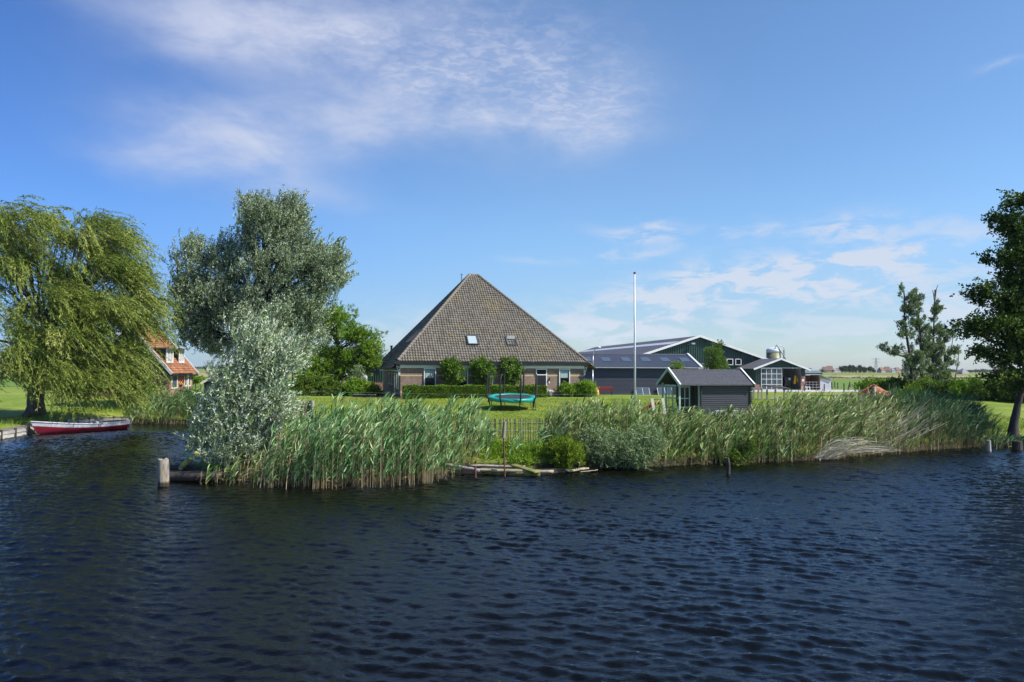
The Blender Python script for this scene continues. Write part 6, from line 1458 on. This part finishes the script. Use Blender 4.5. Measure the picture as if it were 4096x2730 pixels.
# ---- hedge in front of the farmhouse
def hedge():
    O2 = wl(O, FH, fx(1613, O, FH, -1.5), -1.5, 0); x1 = fx(2178, O, FH, -1.5)-fx(1613, O, FH, -1.5); h = 46*66.5/FS+.03; w_ = .7
    t_ = thing('clipped_hedge', 'long clipped green hedge in front of the brick farmhouse', 'hedge', O2, FH)
    MB().box(.12, x1-.12, -w_+.12, -.12, -.1, h-.14).build('branches', 'wood_dark', t_)  # solid dark core box, stands in for the shaded inside of the hedge
    n = 26000; side = rng.random(n); P = np.empty((n, 3)); N_ = np.zeros((n, 3))
    P[:, 0] = rng.random(n)*x1; P[:, 1] = -rng.random(n)*w_; P[:, 2] = rng.random(n)*h
    f = side < .62; P[f, 1] = -w_+rng.exponential(.04, f.sum()); N_[f] = (0, -1, .3)
    f2 = (side >= .62) & (side < .93); P[f2, 2] = h-rng.exponential(.04, f2.sum()); N_[f2] = (0, 0, 1)
    f3 = side >= .93; P[f3, 0] = np.where(rng.random(f3.sum()) < .5, rng.exponential(.04, f3.sum()), x1-rng.exponential(.04, f3.sum())); N_[f3] = (0, 0, .5)
    bumpy = .05*np.sin(P[:, 0]*2.3)+.03*np.sin(P[:, 0]*5.1+P[:, 2]*3); P[:, 1] -= bumpy*f; P[:, 2] += bumpy*f2
    V, F = leaves_np(P, norm(N_+rng.normal(0, .75, (n, 3))), rng.uniform(.08, .16, n), rng.uniform(.05, .09, n))
    np_mesh('foliage', V, F, 'leaf_hedge', t_, tint=np.clip(rng.normal(.45, .28, n), 0, 1))
hedge()
# ---- three standard lime trees
for i, (x_, rx, lab) in enumerate(((1808, 45, 'leftmost of the three small round lime trees before the farmhouse'), (1930, 45, 'middle one of the three small round lime trees before the farmhouse'), (2045, 41, 'rightmost of the three small round lime trees, behind the trampoline poles'))):
    Y = 67.2+i*1.1; B = at(x_+2, 1590, Y); B[2] = ZH
    t_ = thing('lime_tree', lab, 'tree', B, 0, 'three round lime trees'); c = at(x_, 1483, Y)
    trunk_mesh(t_, [B, B+[.03, 0, 1.2], c+[0, 0, .6]], [.06, .05, .03], 'bark', sides=8)
    lw = lobes_world([(x_-4, 1472, Y, rx*.95, 36, rx*Y/FS, 1.2), (x_+6, 1495, Y, rx*.85, 38, rx*Y/FS, 1), (x_+16*(1-i), 1520, Y, rx*.5, 20, .6, .2), (x_-rx*.3, 1450, Y, rx*.5, 18, .5, .2)])
    tg, cc, out = sample_lobes(lw, 95, .45); limbs_to(t_, B+[0, 0, 1.2], tg[:40], c+[0, 0, .5], .05, 'bark', -.1, r_tip=.006, K=5)
    n = len(tg); S = 9; cl = np.repeat(tg, S, 0)+rng.normal(0, .13, (n*S, 3)); od = norm(np.repeat(out, S, 0)+rng.normal(0, .4, (n*S, 3)))
    V, F = sprigs(cl, od, rng.uniform(.15, .3, n*S), 8, .14, .11, .7, .1, .4); crown(t_, V, F, 'leaf_lime')
# young trees in front of the barn, behind the cabin
for (x_, yb, Y, lob, lab) in ((2865, 1575, 80, [(2850, 1410, 32, 26), (2862, 1440, 42, 30), (2855, 1470, 38, 22), (2885, 1465, 30, 28), (2870, 1385, 18, 18), (2876, 1374, 8, 8), (2835, 1465, 18, 14)], 'slender young tree in front of the big green barn gable'), (2708, 1578, 70, [(2706, 1475, 18, 16), (2702, 1458, 9, 14), (2716, 1488, 14, 8)], 'small bright treetop rising above the log cabin roof')):
    B = at(x_, yb, Y); B[2] = ZH; t_ = thing('young_tree', lab, 'tree', B)
    tip = at(lob[0][0], lob[-3][1] if len(lob) < 5 else 1380, Y); trunk_mesh(t_, [B, (B+tip)/2, tip], [.09, .06, .02], 'bark_pale', sides=8)
    lw = lobes_world([(a, b, Y, rx, ry, rx*Y/FS, rx*ry) for a, b, rx, ry in lob]); n = 110 if len(lob) > 4 else 24; tg, cc, out = sample_lobes(lw, n, .5)
    limbs_to(t_, B+[0, 0, .8], tg[:n//2], tip, .06, 'bark', -.15, r_tip=.008, K=5); S = 8; cl = np.repeat(tg, S, 0)+rng.normal(0, .14, (n*S, 3)); od = norm(np.repeat(out, S, 0)+rng.normal(0, .5, (n*S, 3))+[0, 0, .4])
    V, F = sprigs(cl, od, rng.uniform(.15, .35, n*S), 9, .12, .07, .7, 0, .4); crown(t_, V, F, 'leaf_lime' if len(lob) > 4 else 'leaf_gold')
# pollarded saplings left
for (x_, lab) in ((764, 'leftmost little pollard sapling in the meadow'), (782, 'middle little pollard sapling in the meadow'), (804, 'little pollard sapling nearest the dark hut')):
    B = at(x_, 1560, 80); B[2] = ZH; t_ = thing('pollard_sapling', lab, 'tree', B, 0, 'pollard saplings by the meadow'); c = at(x_, 1524, 80)
    trunk_mesh(t_, [B, (B+c)/2, c], [.06, .05, .05], 'bark', sides=7); lw = lobes_world([(x_, 1522, 80, 11, 10, .3, 1)]); tg, cc, out = sample_lobes(lw, 14, .5)
    V, F = sprigs(np.repeat(tg, 8, 0), norm(np.repeat(out, 8, 0)+rng.normal(0, .4, (112, 3))), np.full(112, .25), 8, .13, .06); crown(t_, V, F, 'leaf_bright')

# ------------------------------------------------------------------ reeds
def reed_bed(name, label, path, depth, dens, tops, mat='reed_green', lean=.22, dead=.12, Lmul=1.0, stem_mat='reed_straw', nleaf=9, seedv=1, leafL=.42, leafW=.040, plume=.05, zroot=None):
    """path: [(x,y)...] world waterline; depth: metres inland; tops: [(t, height_m)]"""
    r = np.random.default_rng(seedv); P = np.array(path, float); seg = np.hypot(*np.diff(P, axis=0).T); cum = np.concatenate([[0], np.cumsum(seg)]); tot = cum[-1]
    n = int(tot*depth*dens*1.35); s_ = r.random(n)*tot; X = np.interp(s_, cum, P[:, 0]); Y = np.interp(s_, cum, P[:, 1]); dp = r.random(n)**.85*depth-.62
    k = np.clip(np.searchsorted(cum, s_)-1, 0, len(seg)-1); tx = np.diff(P[:, 0])[k]/seg[k]; ty = np.diff(P[:, 1])[k]/seg[k]
    X = X-ty*dp; Y = Y+tx*dp
    clump = .5+.5*np.sin(X*3.1+1.3*np.sin(Y*2.7))*np.sin(Y*2.9+X*.7)
    tn = s_/tot; ht = np.interp(tn, [a for a, b in tops], [b for a, b in tops])*(.80+.20*clump)*r.uniform(.80, 1.07, n)
    endf = np.clip(np.minimum(tn, 1-tn)*tot/.5, .0, 1); ht *= (.6+.4*endf)*(1-.22*(np.sin(X*5.3+Y*2.1)*np.sin(Y*4.1-X*1.7) > .35))
    keep = (ht > .4) & (r.random(n) < .35+.75*clump); X, Y, ht = X[keep], Y[keep], ht[keep]; n = len(X); cl = clump[keep]
    z0 = np.where(ground_z(X, Y) > .0, ground_z(X, Y)-.02, -.15)
    root = thing(name, label, 'reeds', (float(P[0, 0]), float(P[0, 1]), 0)); root['kind'] = 'stuff'; o3 = np.array([P[0, 0], P[0, 1], 0])
    K = 6; t = np.linspace(0, 1, K)[None, :]
    ln = lean*r.uniform(.3, 1.5, n)*(1+.8*np.sin(X*.8+2)); lny = r.normal(0, .10, n)
    B = np.stack([X, Y, z0], 1); top = z0+ht
    H_ = (top-z0)
    S = np.empty((n, K, 3)); S[..., 0] = X[:, None]+(ln*H_)[:, None]*t**1.9; S[..., 1] = Y[:, None]+(lny*H_)[:, None]*t**1.6; S[..., 2] = z0[:, None]+H_[:, None]*(t-.06*t**3*np.abs(ln)[:, None])
    isd = r.random(n) < dead
    a_ = r.random(n)*math.pi; side = np.stack([np.cos(a_), np.sin(a_), np.zeros(n)], 1)
    Vs, Fs = ribbons_np(S, np.full((n, K), .011)*np.linspace(1.3, .5, K)[None], side)
    st = np.clip(r.normal(.4, .2, n), 0, 1); stt = np.repeat(st, K-1)
    np_mesh('stems', Vs-o3, Fs, stem_mat, root, tint=stt)
    # leaves
    g_ = ~isd; m = g_.sum(); L = nleaf; tl = r.uniform(.10, 1.0, (m, L))**.75; Sg = S[g_]; ti = tl*(K-1.001); i0 = ti.astype(int); fr = (ti-i0)[..., None]; ar = np.arange(m)[:, None]
    P0 = (Sg[ar, i0]*(1-fr)+Sg[ar, i0+1]*fr).reshape(-1, 3); tan = norm((Sg[ar, i0+1]-Sg[ar, i0]).reshape(-1, 3)); M = m*L
    az_ = r.normal(0, 1.5, M); outw = np.stack([np.cos(az_), np.sin(az_), np.zeros(M)], 1)
    rise = r.uniform(.9, 2.2, M)[:, None]
    d0 = norm(tan*rise+outw*.7); ll = leafL*Lmul*r.uniform(.6, 1.25, M)
    Kl = 4; tt = np.linspace(0, 1, Kl)[None, :, None]
    Q = P0[:, None]+d0[:, None]*ll[:, None, None]*tt; Q[..., 2] -= (ll*r.uniform(.0, .55, M))[:, None]*tt[..., 0]**2; Q[..., 0] += (ll*.16)[:, None]*tt[..., 0]**2
    sd_ = norm(np.cross(d0, r.normal(0, 1, (M, 3)))); wd = leafW*r.uniform(.7, 1.3, M)[:, None]*np.array([.5, 1.0, .75, .08])[None]
    Vl, Fl = ribbons_np(Q, wd, sd_); base = np.repeat(np.clip(r.normal(.38, .26, m), 0, 1), L); tnl = np.clip(base+.25*(tl.reshape(-1)-.55)+r.normal(0, .14, M), 0, 1)  # tint drops towards the stem base, painting in shade low in the bed
    np_mesh('leaves', Vl-o3, Fl, mat, root, tint=np.repeat(tnl, Kl-1))
    # dead stems with dry leaves and plumes
    m = isd.sum()
    if m:
        Sg = S[isd]; L = 4; tl = r.uniform(.15, .95, (m, L)); ti = tl*(K-1.001); i0 = ti.astype(int); fr = (ti-i0)[..., None]; ar = np.arange(m)[:, None]; P0 = (Sg[ar, i0]*(1-fr)+Sg[ar, i0+1]*fr).reshape(-1, 3); M = m*L
        d0 = norm(r.normal(0, 1, (M, 3))*[1, 1, .5]+[.5, 0, .3]); ll = r.uniform(.12, .3, M); Q = P0[:, None]+d0[:, None]*ll[:, None, None]*np.linspace(0, 1, 3)[None, :, None]; Q[:, 2, 2] -= ll*.3
        Va, Fa = ribbons_np(Q, np.array([.012, .016, .004])[None]*np.ones((M, 1)), norm(np.cross(d0, r.normal(0, 1, (M, 3)))))
        Sx = Sg.copy(); Vb, Fb = ribbons_np(Sx+[.006, 0, 0], np.full((m, K), .016), side[isd]); V, F = merge([(Va, Fa), (Vb, Fb)])
        np_mesh('dry_stems', V-o3, F, 'reed_straw', root, tint=np.clip(r.normal(.65, .25, len(F)), 0, 1))
    npl = int(n*plume)
    if npl:
        ii = r.choice(n, npl, replace=False); tip = S[ii, -1]; dd = norm(S[ii, -1]-S[ii, -2]+[.02, 0, 0]); V, F = sprigs(tip-dd*.12, dd, np.full(npl, .26), 9, .10, .022, .35, .2, .1, .3)
        np_mesh('plumes', V-o3, F, 'reed_straw', root, tint=np.clip(r.normal(.5, .2, len(F)), 0, 1))
    return root
def gp_(lst): return [tuple(ground(x_, y_, 0)[:2]) for x_, y_ in lst]
def hts(lst, Y0, Y1):    # crest line measured in the photo -> reed heights
    out = []
    for i, (t_, py) in enumerate(lst): Y = Y0+(Y1-Y0)*t_; out.append((t_, float(at(2048, py, Y)[2])-.08))
    return out
reed_bed('reed_bed', 'tall blue green reed bed at the waterline right of the silver bush', gp_([(1075, 1942), (1250, 1950), (1400, 1945), (1600, 1938), (1730, 1922), (1790, 1905)]), 2.3, 62, hts([(0, 1640), (.2, 1640), (.45, 1610), (.7, 1595), (.85, 1600), (1, 1650)], 26.3, 27.3), 'reed_green', .07, .16, seedv=1, nleaf=11, plume=.06)
reed_bed('reed_bed', 'reed clump behind the weathered bank beam, just left of the palings', gp_([(1760, 1885), (1860, 1882), (1960, 1882)]), 1.8, 52, hts([(0, 1590), (.45, 1610), (.8, 1650), (1, 1710)], 29.5, 29.5), 'reed_green', .06, .14, seedv=2, nleaf=10)
reed_bed('reed_stems_under_bush', 'sparse dark reeds standing in the water under the silver bush', gp_([(830, 1925), (950, 1935), (1140, 1945)]), 1.6, 26, [(0, .7), (.4, 1.1), (1, 1.7)], 'reed_mixed', .08, .45, seedv=3, nleaf=5)
reed_bed('reed_bed', 'sparse reeds growing through the herbs below the palings', gp_([(2010, 1880), (2260, 1872)]), .9, 10, [(0, 1.0), (.5, 1.3), (1, 1.7)], 'reed_green', .15, .05, seedv=4, nleaf=8)
bush('shore_herbs', 'low dark green fringe of herbs along the waterline below the grey willow shrub and reeds', [(2700, 1835, 32.6, 100, 16, .4, 1), (2880, 1832, 32.6, 100, 16, .4, 1), (3080, 1825, 33.2, 100, 16, .4, 1)], 150, 'leaf_scrub', S=8, k=10, leafL=.11, leafW=.05, jit=.12, cat='plant', stems=False)
reed_bed('reed_bed', 'green reed bed behind the grey willow shrub, right of the palings', [tuple(at(x_, 1700, Y)[:2]) for x_, Y in ((2215, 30.3), (2400, 31.2), (2620, 31.6))], 2.2, 64, hts([(0, 1720), (.12, 1650), (.4, 1632), (.7, 1640), (1, 1630)], 31, 32.5), 'reed_mixed', .05, .14, seedv=5, plume=.12)
reed_bed('reed_bed', 'mixed green and straw reed bed below the log cabin', gp_([(2610, 1862), (2800, 1855), (3000, 1848), (3160, 1845)]), 2.6, 66, hts([(0, 1645), (.25, 1668), (.5, 1690), (.75, 1668), (1, 1635)], 32.5, 33), 'reed_mixed', .05, .16, seedv=6, plume=.22)
reed_bed('reed_bed', 'windblown reed bed with many dry stalks below the tiled hut', gp_([(3130, 1845), (3300, 1835), (3480, 1818), (3640, 1805)]), 2.8, 64, hts([(0, 1622), (.3, 1612), (.5, 1608), (.75, 1612), (1, 1600)], 33, 35), 'reed_mixed', .13, .30, seedv=7, plume=.22)
reed_bed('bulrush_bed', 'dark green bulrush bed at the right end of the bank', gp_([(3600, 1808), (3760, 1796), (3900, 1786), (3985, 1780)]), 2.4, 50, hts([(0, 1590), (.4, 1600), (.7, 1620), (.9, 1670), (1, 1720)], 35, 37), 'reed_dark', .12, .18, seedv=8, leafL=.7, leafW=.034, nleaf=7, plume=.03)
reed_bed('reed_bed', 'green reed bed on the far left bank behind the boat', [tuple(at(x_, 1690, 53.2)[:2]) for x_ in (505, 600, 700, 850)], 1.9, 40, [(0, 1.9), (.5, 2.0), (1, 1.9)], 'reed_green', .15, .12, seedv=9, nleaf=9, leafL=.5, leafW=.035)
reed_bed('reed_fringe', 'low fringe of reeds and grasses along the waterline under the alder', gp_([(3940, 1795), (4080, 1785), (4300, 1775)]), 1.2, 26, [(0, 1.1), (.3, .6), (1, .6)], 'reed_dark', .2, .2, seedv=10)
reed_bed('reed_tuft', 'small sprig of reeds beside the lichen covered log', gp_([(735, 1882), (765, 1880)]), .3, 30, [(0, .9), (1, 1.0)], 'reed_dark', -.05, 0, seedv=11)

# flattened straw coloured tuft leaning over the water
B = ground(3265, 1846, 0.0); r = np.random.default_rng(5); n = 120
t_ = thing('fallen_reeds', 'fan of bleached dry reeds bent over the water in the right bank', 'reeds', (B[0], B[1], 0)); t_['kind'] = 'stuff'
K = 9; t = np.linspace(0, 1, K)[None, :]; L = r.uniform(1.3, 3.1, n); a0 = r.uniform(.35, 1.15, n); yv = r.normal(-.12, .20, n); X0 = r.uniform(-.1, 1.0, n)
Px = X0[:, None]+L[:, None]*np.cos(a0)[:, None]*t; Pz = .05+r.random(n)[:, None]*.15+L[:, None]*np.sin(a0)[:, None]*(t-.62*t**2)*.95; Py = r.uniform(-.15, .7, n)[:, None]+yv[:, None]*L[:, None]*t
Pz = np.maximum(Pz, .02); PT = np.stack([Px, Py, Pz], -1); V, F = ribbons_np(PT, np.full((n, K), .024)*np.linspace(1.1, .5, K)[None], norm(np.cross(norm(PT[:, -1]-PT[:, 0]), r.normal(0, 1, (n, 3))))); np_mesh('dry_stems', V, F, 'reed_bleached', t_, tint=np.repeat(np.clip(r.normal(.5, .25, n), 0, 1), K-1))
# long dry grey stalks leaning in the right beds
B = ground(3560, 1812, 0.0); n = 170
t_ = thing('leaning_dry_stalks', 'grey bleached stalks leaning to the right across the right reed beds', 'reeds', (B[0], B[1], 0)); t_['kind'] = 'stuff'
s_ = r.random(n); p0 = np.array([ground(3380, 1824, 0), ground(3640, 1806, 0)]); b0 = p0[0]+(p0[1]-p0[0])*s_[:, None]; b0[:, 1] += r.uniform(-.2, .6, n); L = r.uniform(1.6, 3.1, n); a0 = r.uniform(.55, 1.05, n)
PT = np.stack([b0[:, 0, None]+L[:, None]*np.cos(a0)[:, None]*t**1.7-r.normal(0, .12, n)[:, None]*t, b0[:, 1, None]+r.normal(0, .1, n)[:, None]*t, .05+L[:, None]*np.sin(a0)[:, None]*t**1.15], -1)
V, F = ribbons_np(PT, np.full((n, K), .017)*np.linspace(1.1, .6, K)[None], norm(np.cross(norm(PT[:, -1]-PT[:, 0]), r.normal(0, 1, (n, 3))))); np_mesh('dry_stems', V-[B[0], B[1], 0], F, 'reed_bleached', t_, tint=np.repeat(np.clip(r.normal(.35, .25, n), 0, 1), K-1))
# yellow iris
q = ground(768, 1694, 0); o_ = thing('yellow_iris', 'clump of yellow iris with sword leaves at the right end of the left bank reeds', 'flower', (q[0], q[1]+.3, .1)); n = 50; Pp = r.normal(0, .22, (n, 3))*[1, .6, 0]; V, F = leaves_np(Pp, norm(r.normal(0, .12, (n, 3))+[0, 0, 1]), r.uniform(.7, 1.2, n), np.full(n, .05)); np_mesh('leaves', V, F, 'leaf_gold', o_, tint=r.random(n))
n = 24; Pp = r.normal(0, .2, (n, 3))*[1, .6, .3]+[0, 0, 1.0]; V, F = leaves_np(Pp, rdir(n), np.full(n, .11), np.full(n, .08)); np_mesh('flowers', V, F, 'petal_yellow', o_)

# bank grass tufts and rough sward: real blades near the shore and over the lawn edge
def grass_blades(name, label, pred, area, n, hmin, hmax, mat, seedv, wd=.012):
    r = np.random.default_rng(seedv); x0, x1, y0, y1 = area; X = r.uniform(x0, x1, n); Y = r.uniform(y0, y1, n); d = shore_sd(X, Y); k = pred(X, Y, d); X, Y = X[k], Y[k]; n = len(X)
    Z = ground_z(X, Y); hh = r.uniform(hmin, hmax, n); a = r.random(n)*6.28; P = np.stack([X, Y, Z], 1)
    top = P+np.stack([hh*.35*np.cos(a)+hh*.12, hh*.35*np.sin(a), hh], 1); mid = (P+top)/2+[0, 0, .0]; mid[:, 2] += hh*.12
    b = r.random(n)*3.14; side = np.stack([np.cos(b), np.sin(b), np.zeros(n)], 1); V, F = ribbons_np(np.stack([P, mid, top], 1), np.array([wd, wd*.8, wd*.15])[None]*np.ones((n, 1)), side)
    o = np_mesh(name, V, F, mat, tint=np.repeat(np.clip(r.normal(.45, .25, n), 0, 1), 2)); tag(o, label, 'grass', kind='stuff'); return o
grass_blades('bank_grass', 'rough long grass along the shore of the lawn', lambda X, Y, d: (d > .6) & (d < 3.4) & (Y < 60), (-32, 34, 25, 56), 70000, .12, .42, 'grass_blades', 31, .02)
grass_blades('lawn_grass', 'short mown grass of the big lawn', lambda X, Y, d: (d > 3.0) & (Y < 67), (-34, 36, 30, 66), 260000, .03, .075, 'grass_blades', 32, .03)

# ------------------------------------------------------------------ far countryside
ORD = 'first second third fourth fifth sixth seventh eighth ninth tenth eleventh twelfth thirteenth'.split()
def far_tree(name, label, px, py_top, py_base, wpx, Y, group, mat='far_leaf', nleaf=900):
    B = at(px, py_base, Y); B[2] = ZH; t_ = thing(name, label, 'tree', B, 0, group); s = Y/FS; h = (py_base-py_top)*s; w_ = wpx*s
    MB().cyl((0, 0, -.5), (0, 0, h*.6), w_*.05, w_*.03, 6).build('trunk', 'bark_dark', t_)
    r = rng; n = nleaf; nc = 26; C = rdir(nc)*np.array([w_*.5, w_*.5, h*.42])*(r.random(nc)**.4)[:, None]*.8+[0, 0, h*.55]; k = r.integers(0, nc, n); P = C[k]+rdir(n)*(r.random(n)**.33)[:, None]*np.array([w_*.20, w_*.20, h*.16]); P[:, 2] = np.clip(P[:, 2], 0, h)
    V, F = leaves_np(P, rdir(n), np.full(n, h*.11), np.full(n, h*.08)); np_mesh('crown', V, F, mat, t_, tint=np.clip(r.normal(.45, .25, n), 0, 1)); return t_
fts = [(2965+i*27, 1457+(i % 3)*3+abs(i-6)*.6, 1491, 38, 620) for i in range(0)]
grove = [(3368, 1459), (3382, 1458), (3397, 1456), (3412, 1458), (3426, 1460), (3440, 1458), (3452, 1461), (3460, 1464)]
for i, (x_, y_) in enumerate(grove): far_tree('grove_tree', '%s tree from the left in the dark distant grove left of the pylon' % ORD[i], x_, y_, 1490, 24, 640+i*4, 'distant grove left of the pylon')
far_tree('far_tree', 'separate round dark tree standing just left of the pylon', 3480, 1462, 1491, 28, 650, None); far_tree('far_tree', 'smaller dark tree at the foot of the pylon', 3496, 1474, 1491, 16, 700, None)
for i, (x_, y_, w__, lab) in enumerate(((3238, 1467, 18, 'distant tree just right of the milking barn roof'), (3287, 1471, 22, 'distant rounded tree left of the village roofs'), (3331, 1475, 14, 'small distant tree among the village roofs'), (3262, 1477, 26, 'low distant tree behind the far stable'))): far_tree('far_tree', lab, x_, y_, 1487, w__, 800, None, nleaf=500)
for i, x_ in enumerate((3545, 3568, 3590, 3740, 3770, 3812, 3868, 3885, 3903, 3920, 3938, 3960, 3985)): far_tree('horizon_tree', '%s low distant tree from the left on the right horizon' % ORD[i], x_, 1474+(i*5) % 8, 1491, 26, 900, 'low trees on the right horizon', nleaf=350)
# far woods on the left
def far_wood(name, label, a, b, py_top, py_base, Y, n):
    r = rng; P0 = at(a, py_base, Y); P1 = at(b, py_base, Y); P0[2] = P1[2] = ZH; h = (py_base-py_top)*Y/FS; t_ = r.random(n); P = P0+(P1-P0)*t_[:, None]; hv = h*(.72+.28*np.sin(t_*57+3*np.sin(t_*23)))
    P[:, 2] += r.random(n)**.8*hv; P[:, 1] += r.normal(0, h*.8, n); V, F = leaves_np(P, rdir(n), np.full(n, h*.45), np.full(n, h*.32)); o = np_mesh(name, V, F, 'far_leaf', tint=np.clip(r.normal(.45, .2, n), 0, 1)); tag(o, label, 'wood', kind='stuff')
far_wood('distant_wood', 'long dark wood along the left horizon', -200, 1650, 1464, 1476, 1900, 12000)
far_wood('distant_wood', 'dark wood line along the horizon behind the village on the right', 3560, 4300, 1478, 1490, 1500, 5000)
far_wood('ditch_reeds', 'dark rough growth along the ditch between green meadow and stubble field', 3150, 4200, 1506, 1513, 232, 5000)
# village houses
vh = [(3298, 1486, 20, 0), (3318, 1486, 26, 0), (3338, 1487, 16, 1), (3352, 1488, 14, 0), (3525, 1490, 18, 0), (3548, 1490, 22, 0), (3570, 1490, 14, 1), (3588, 1490, 18, 0), (3990, 1489, 24, 0)]
nm_ = ['leftmost orange roofed house of the distant village', 'widest orange roofed house of the left village group', 'small pale house in the left village group', 'orange roofed house nearest the grove', 'orange roofed house just right of the pylon', 'widest orange roofed house right of the pylon', 'small pale house right of the pylon', 'orange roofed house left of the slim trees', 'distant orange roofed house behind the alder']
for i, (x_, y_, w__, kk) in enumerate(vh):
    Y = 820+i*6; B = at(x_, y_, Y); B[2] = ZH; s = Y/FS; t_ = thing('village_house', nm_[i], 'house', B, R((i*37) % 30-15), 'distant village houses'); w2 = w__*s/2; h = 2.6; d_ = 7; rt = h+4.2*(.7 if kk else 1)*w2/3
    rt = min(rt, 7.5); MB().box(-w2, w2, -d_/2, d_/2, -.5, h).build('walls', 'far_wall' if not kk else 'white_wall', t_)
    MB().poly([(-w2-.2, -d_/2-.2, h), (w2+.2, -d_/2-.2, h), (w2*.85, 0, rt), (-w2*.85, 0, rt)]).poly([(w2+.2, d_/2+.2, h), (-w2-.2, d_/2+.2, h), (-w2*.85, 0, rt), (w2*.85, 0, rt)]).poly([(w2+.2, -d_/2-.2, h), (w2+.2, d_/2+.2, h), (w2*.85, 0, rt)]).poly([(-w2-.2, d_/2+.2, h), (-w2-.2, -d_/2-.2, h), (-w2*.85, 0, rt)]).build('roof', 'far_roof' if not kk else 'far_grey', t_)
# far stable with twin low roof, grey pyramid farm
B = at(3255, 1490, 420); B[2] = ZH; t_ = thing('far_stable', 'low distant stable with two shallow grey roofs right of the milking barn', 'stable', B); s = 420/FS
MB().box(-37*s, 35*s, 0, 20, -.3, 1.0).build('walls', 'green_sheet', t_)
for a, b in ((-37, -2), (-2, 35)): MB().prism([(a*s, -.5, 1.0), (b*s, -.5, 1.0), ((a+b)/2*s, -.5, 2.3)], (0, 20, 0)).build('roof', 'galvanised', t_)
B = at(3850, 1490, 560); B[2] = ZH; t_ = thing('far_farmhouse', 'distant farmhouse with grey pyramid roof seen right of the slim trees', 'farmhouse', B, R(12)); w2 = 15*560/FS; MB().box(-w2, w2, -w2, w2, -.3, 1.6).build('walls', 'far_wall', t_); MB().poly([(-w2, -w2, 1.6), (w2, -w2, 1.6), (.6, 0, 4.6)]).poly([(w2, -w2, 1.6), (w2, w2, 1.6), (.6, 0, 4.6)]).poly([(w2, w2, 1.6), (-w2, w2, 1.6), (.6, 0, 4.6)]).poly([(-w2, w2, 1.6), (-w2, -w2, 1.6), (.6, 0, 4.6)]).build('roof', 'far_grey', t_)
# pylon
B = at(3505, 1491, 1100); B[2] = ZH; t_ = thing('power_pylon', 'distant steel lattice pylon on the right horizon', 'pylon', B); s = 1100/FS; h = 56*s; f = MB(); wB, wT = 2.6, .6
lv = np.linspace(0, 1, 9)
for k_ in range(8):
    z0, z1 = h*lv[k_], h*lv[k_+1]; a, b = wB+(wT-wB)*min(lv[k_]*1.25, 1), wB+(wT-wB)*min(lv[k_+1]*1.25, 1)
    C0 = [(-a, -a, z0), (a, -a, z0), (a, a, z0), (-a, a, z0)]; C1 = [(-b, -b, z1), (b, -b, z1), (b, b, z1), (-b, b, z1)]
    for i in range(4): f.bar(C0[i], C1[i], .22); f.bar(C0[i], C1[(i+1) % 4], .14); f.bar(C1[i], C1[(i+1) % 4], .14)
f.build('tower', 'far_grey', t_)
for zf, wd_ in ((.93, 17), (.72, 15)):
    f = MB(); f.bar((-wd_*s, 0, h*zf), (wd_*s, 0, h*zf), .22); f.bar((-wd_*s, 0, h*zf), (0, 0, h*zf+1.6), .16); f.bar((wd_*s, 0, h*zf), (0, 0, h*zf+1.6), .16)
    for x_ in (-.95, -.5, .5, .95): f.bar((x_*wd_*s, 0, h*zf), (x_*wd_*s, 0, h*zf-1.2), .16)
    f.build('crossarm', 'far_grey', t_)
# thin saplings in the meadow
for (x_, y0_, y1_, Y, lab) in ((3330, 1545, 1495, 100, 'thin pale sapling with few leaves left of the far fence posts'), (3436, 1550, 1503, 100, 'thin leaning sapling above the paddock posts')):
    B = at(x_, y0_, Y); B[2] = ZH; tip = at(x_+6, y1_, Y); t_ = thing('thin_sapling', lab, 'tree', B); MB().tube([(0, 0, 0), tuple(tip-B)], [.035, .015], 5).build('stem', 'bark_pale', t_); n = 90; P = rng.normal(0, 1, (n, 3))*[.2, .2, .3]+(tip-B)-[0, 0, .3]; V, F = leaves_np(P, rdir(n), np.full(n, .12), np.full(n, .06)); np_mesh('leaves', V, F, 'leaf_greyshrub', t_, tint=rng.random(n))

# ------------------------------------------------------------------ the air
hm = bpy.data.materials.new('haze'); hm.use_nodes = True; ht_ = hm.node_tree; ht_.nodes.clear(); ho = ht_.nodes.new('ShaderNodeOutputMaterial'); pv = ht_.nodes.new('ShaderNodeVolumePrincipled')
pv.inputs['Color'].default_value = (.80, .88, 1.0, 1); pv.inputs['Density'].default_value = .00007; ht_.links.new(pv.outputs[0], ho.inputs['Volume']); MATS['haze'] = hm
hz = MB().box(-5400, 5400, -420, 4400, -2.5, 26).build('haze', 'haze'); tag(hz, 'thin summer haze over the flat polder', 'haze', kind='stuff')
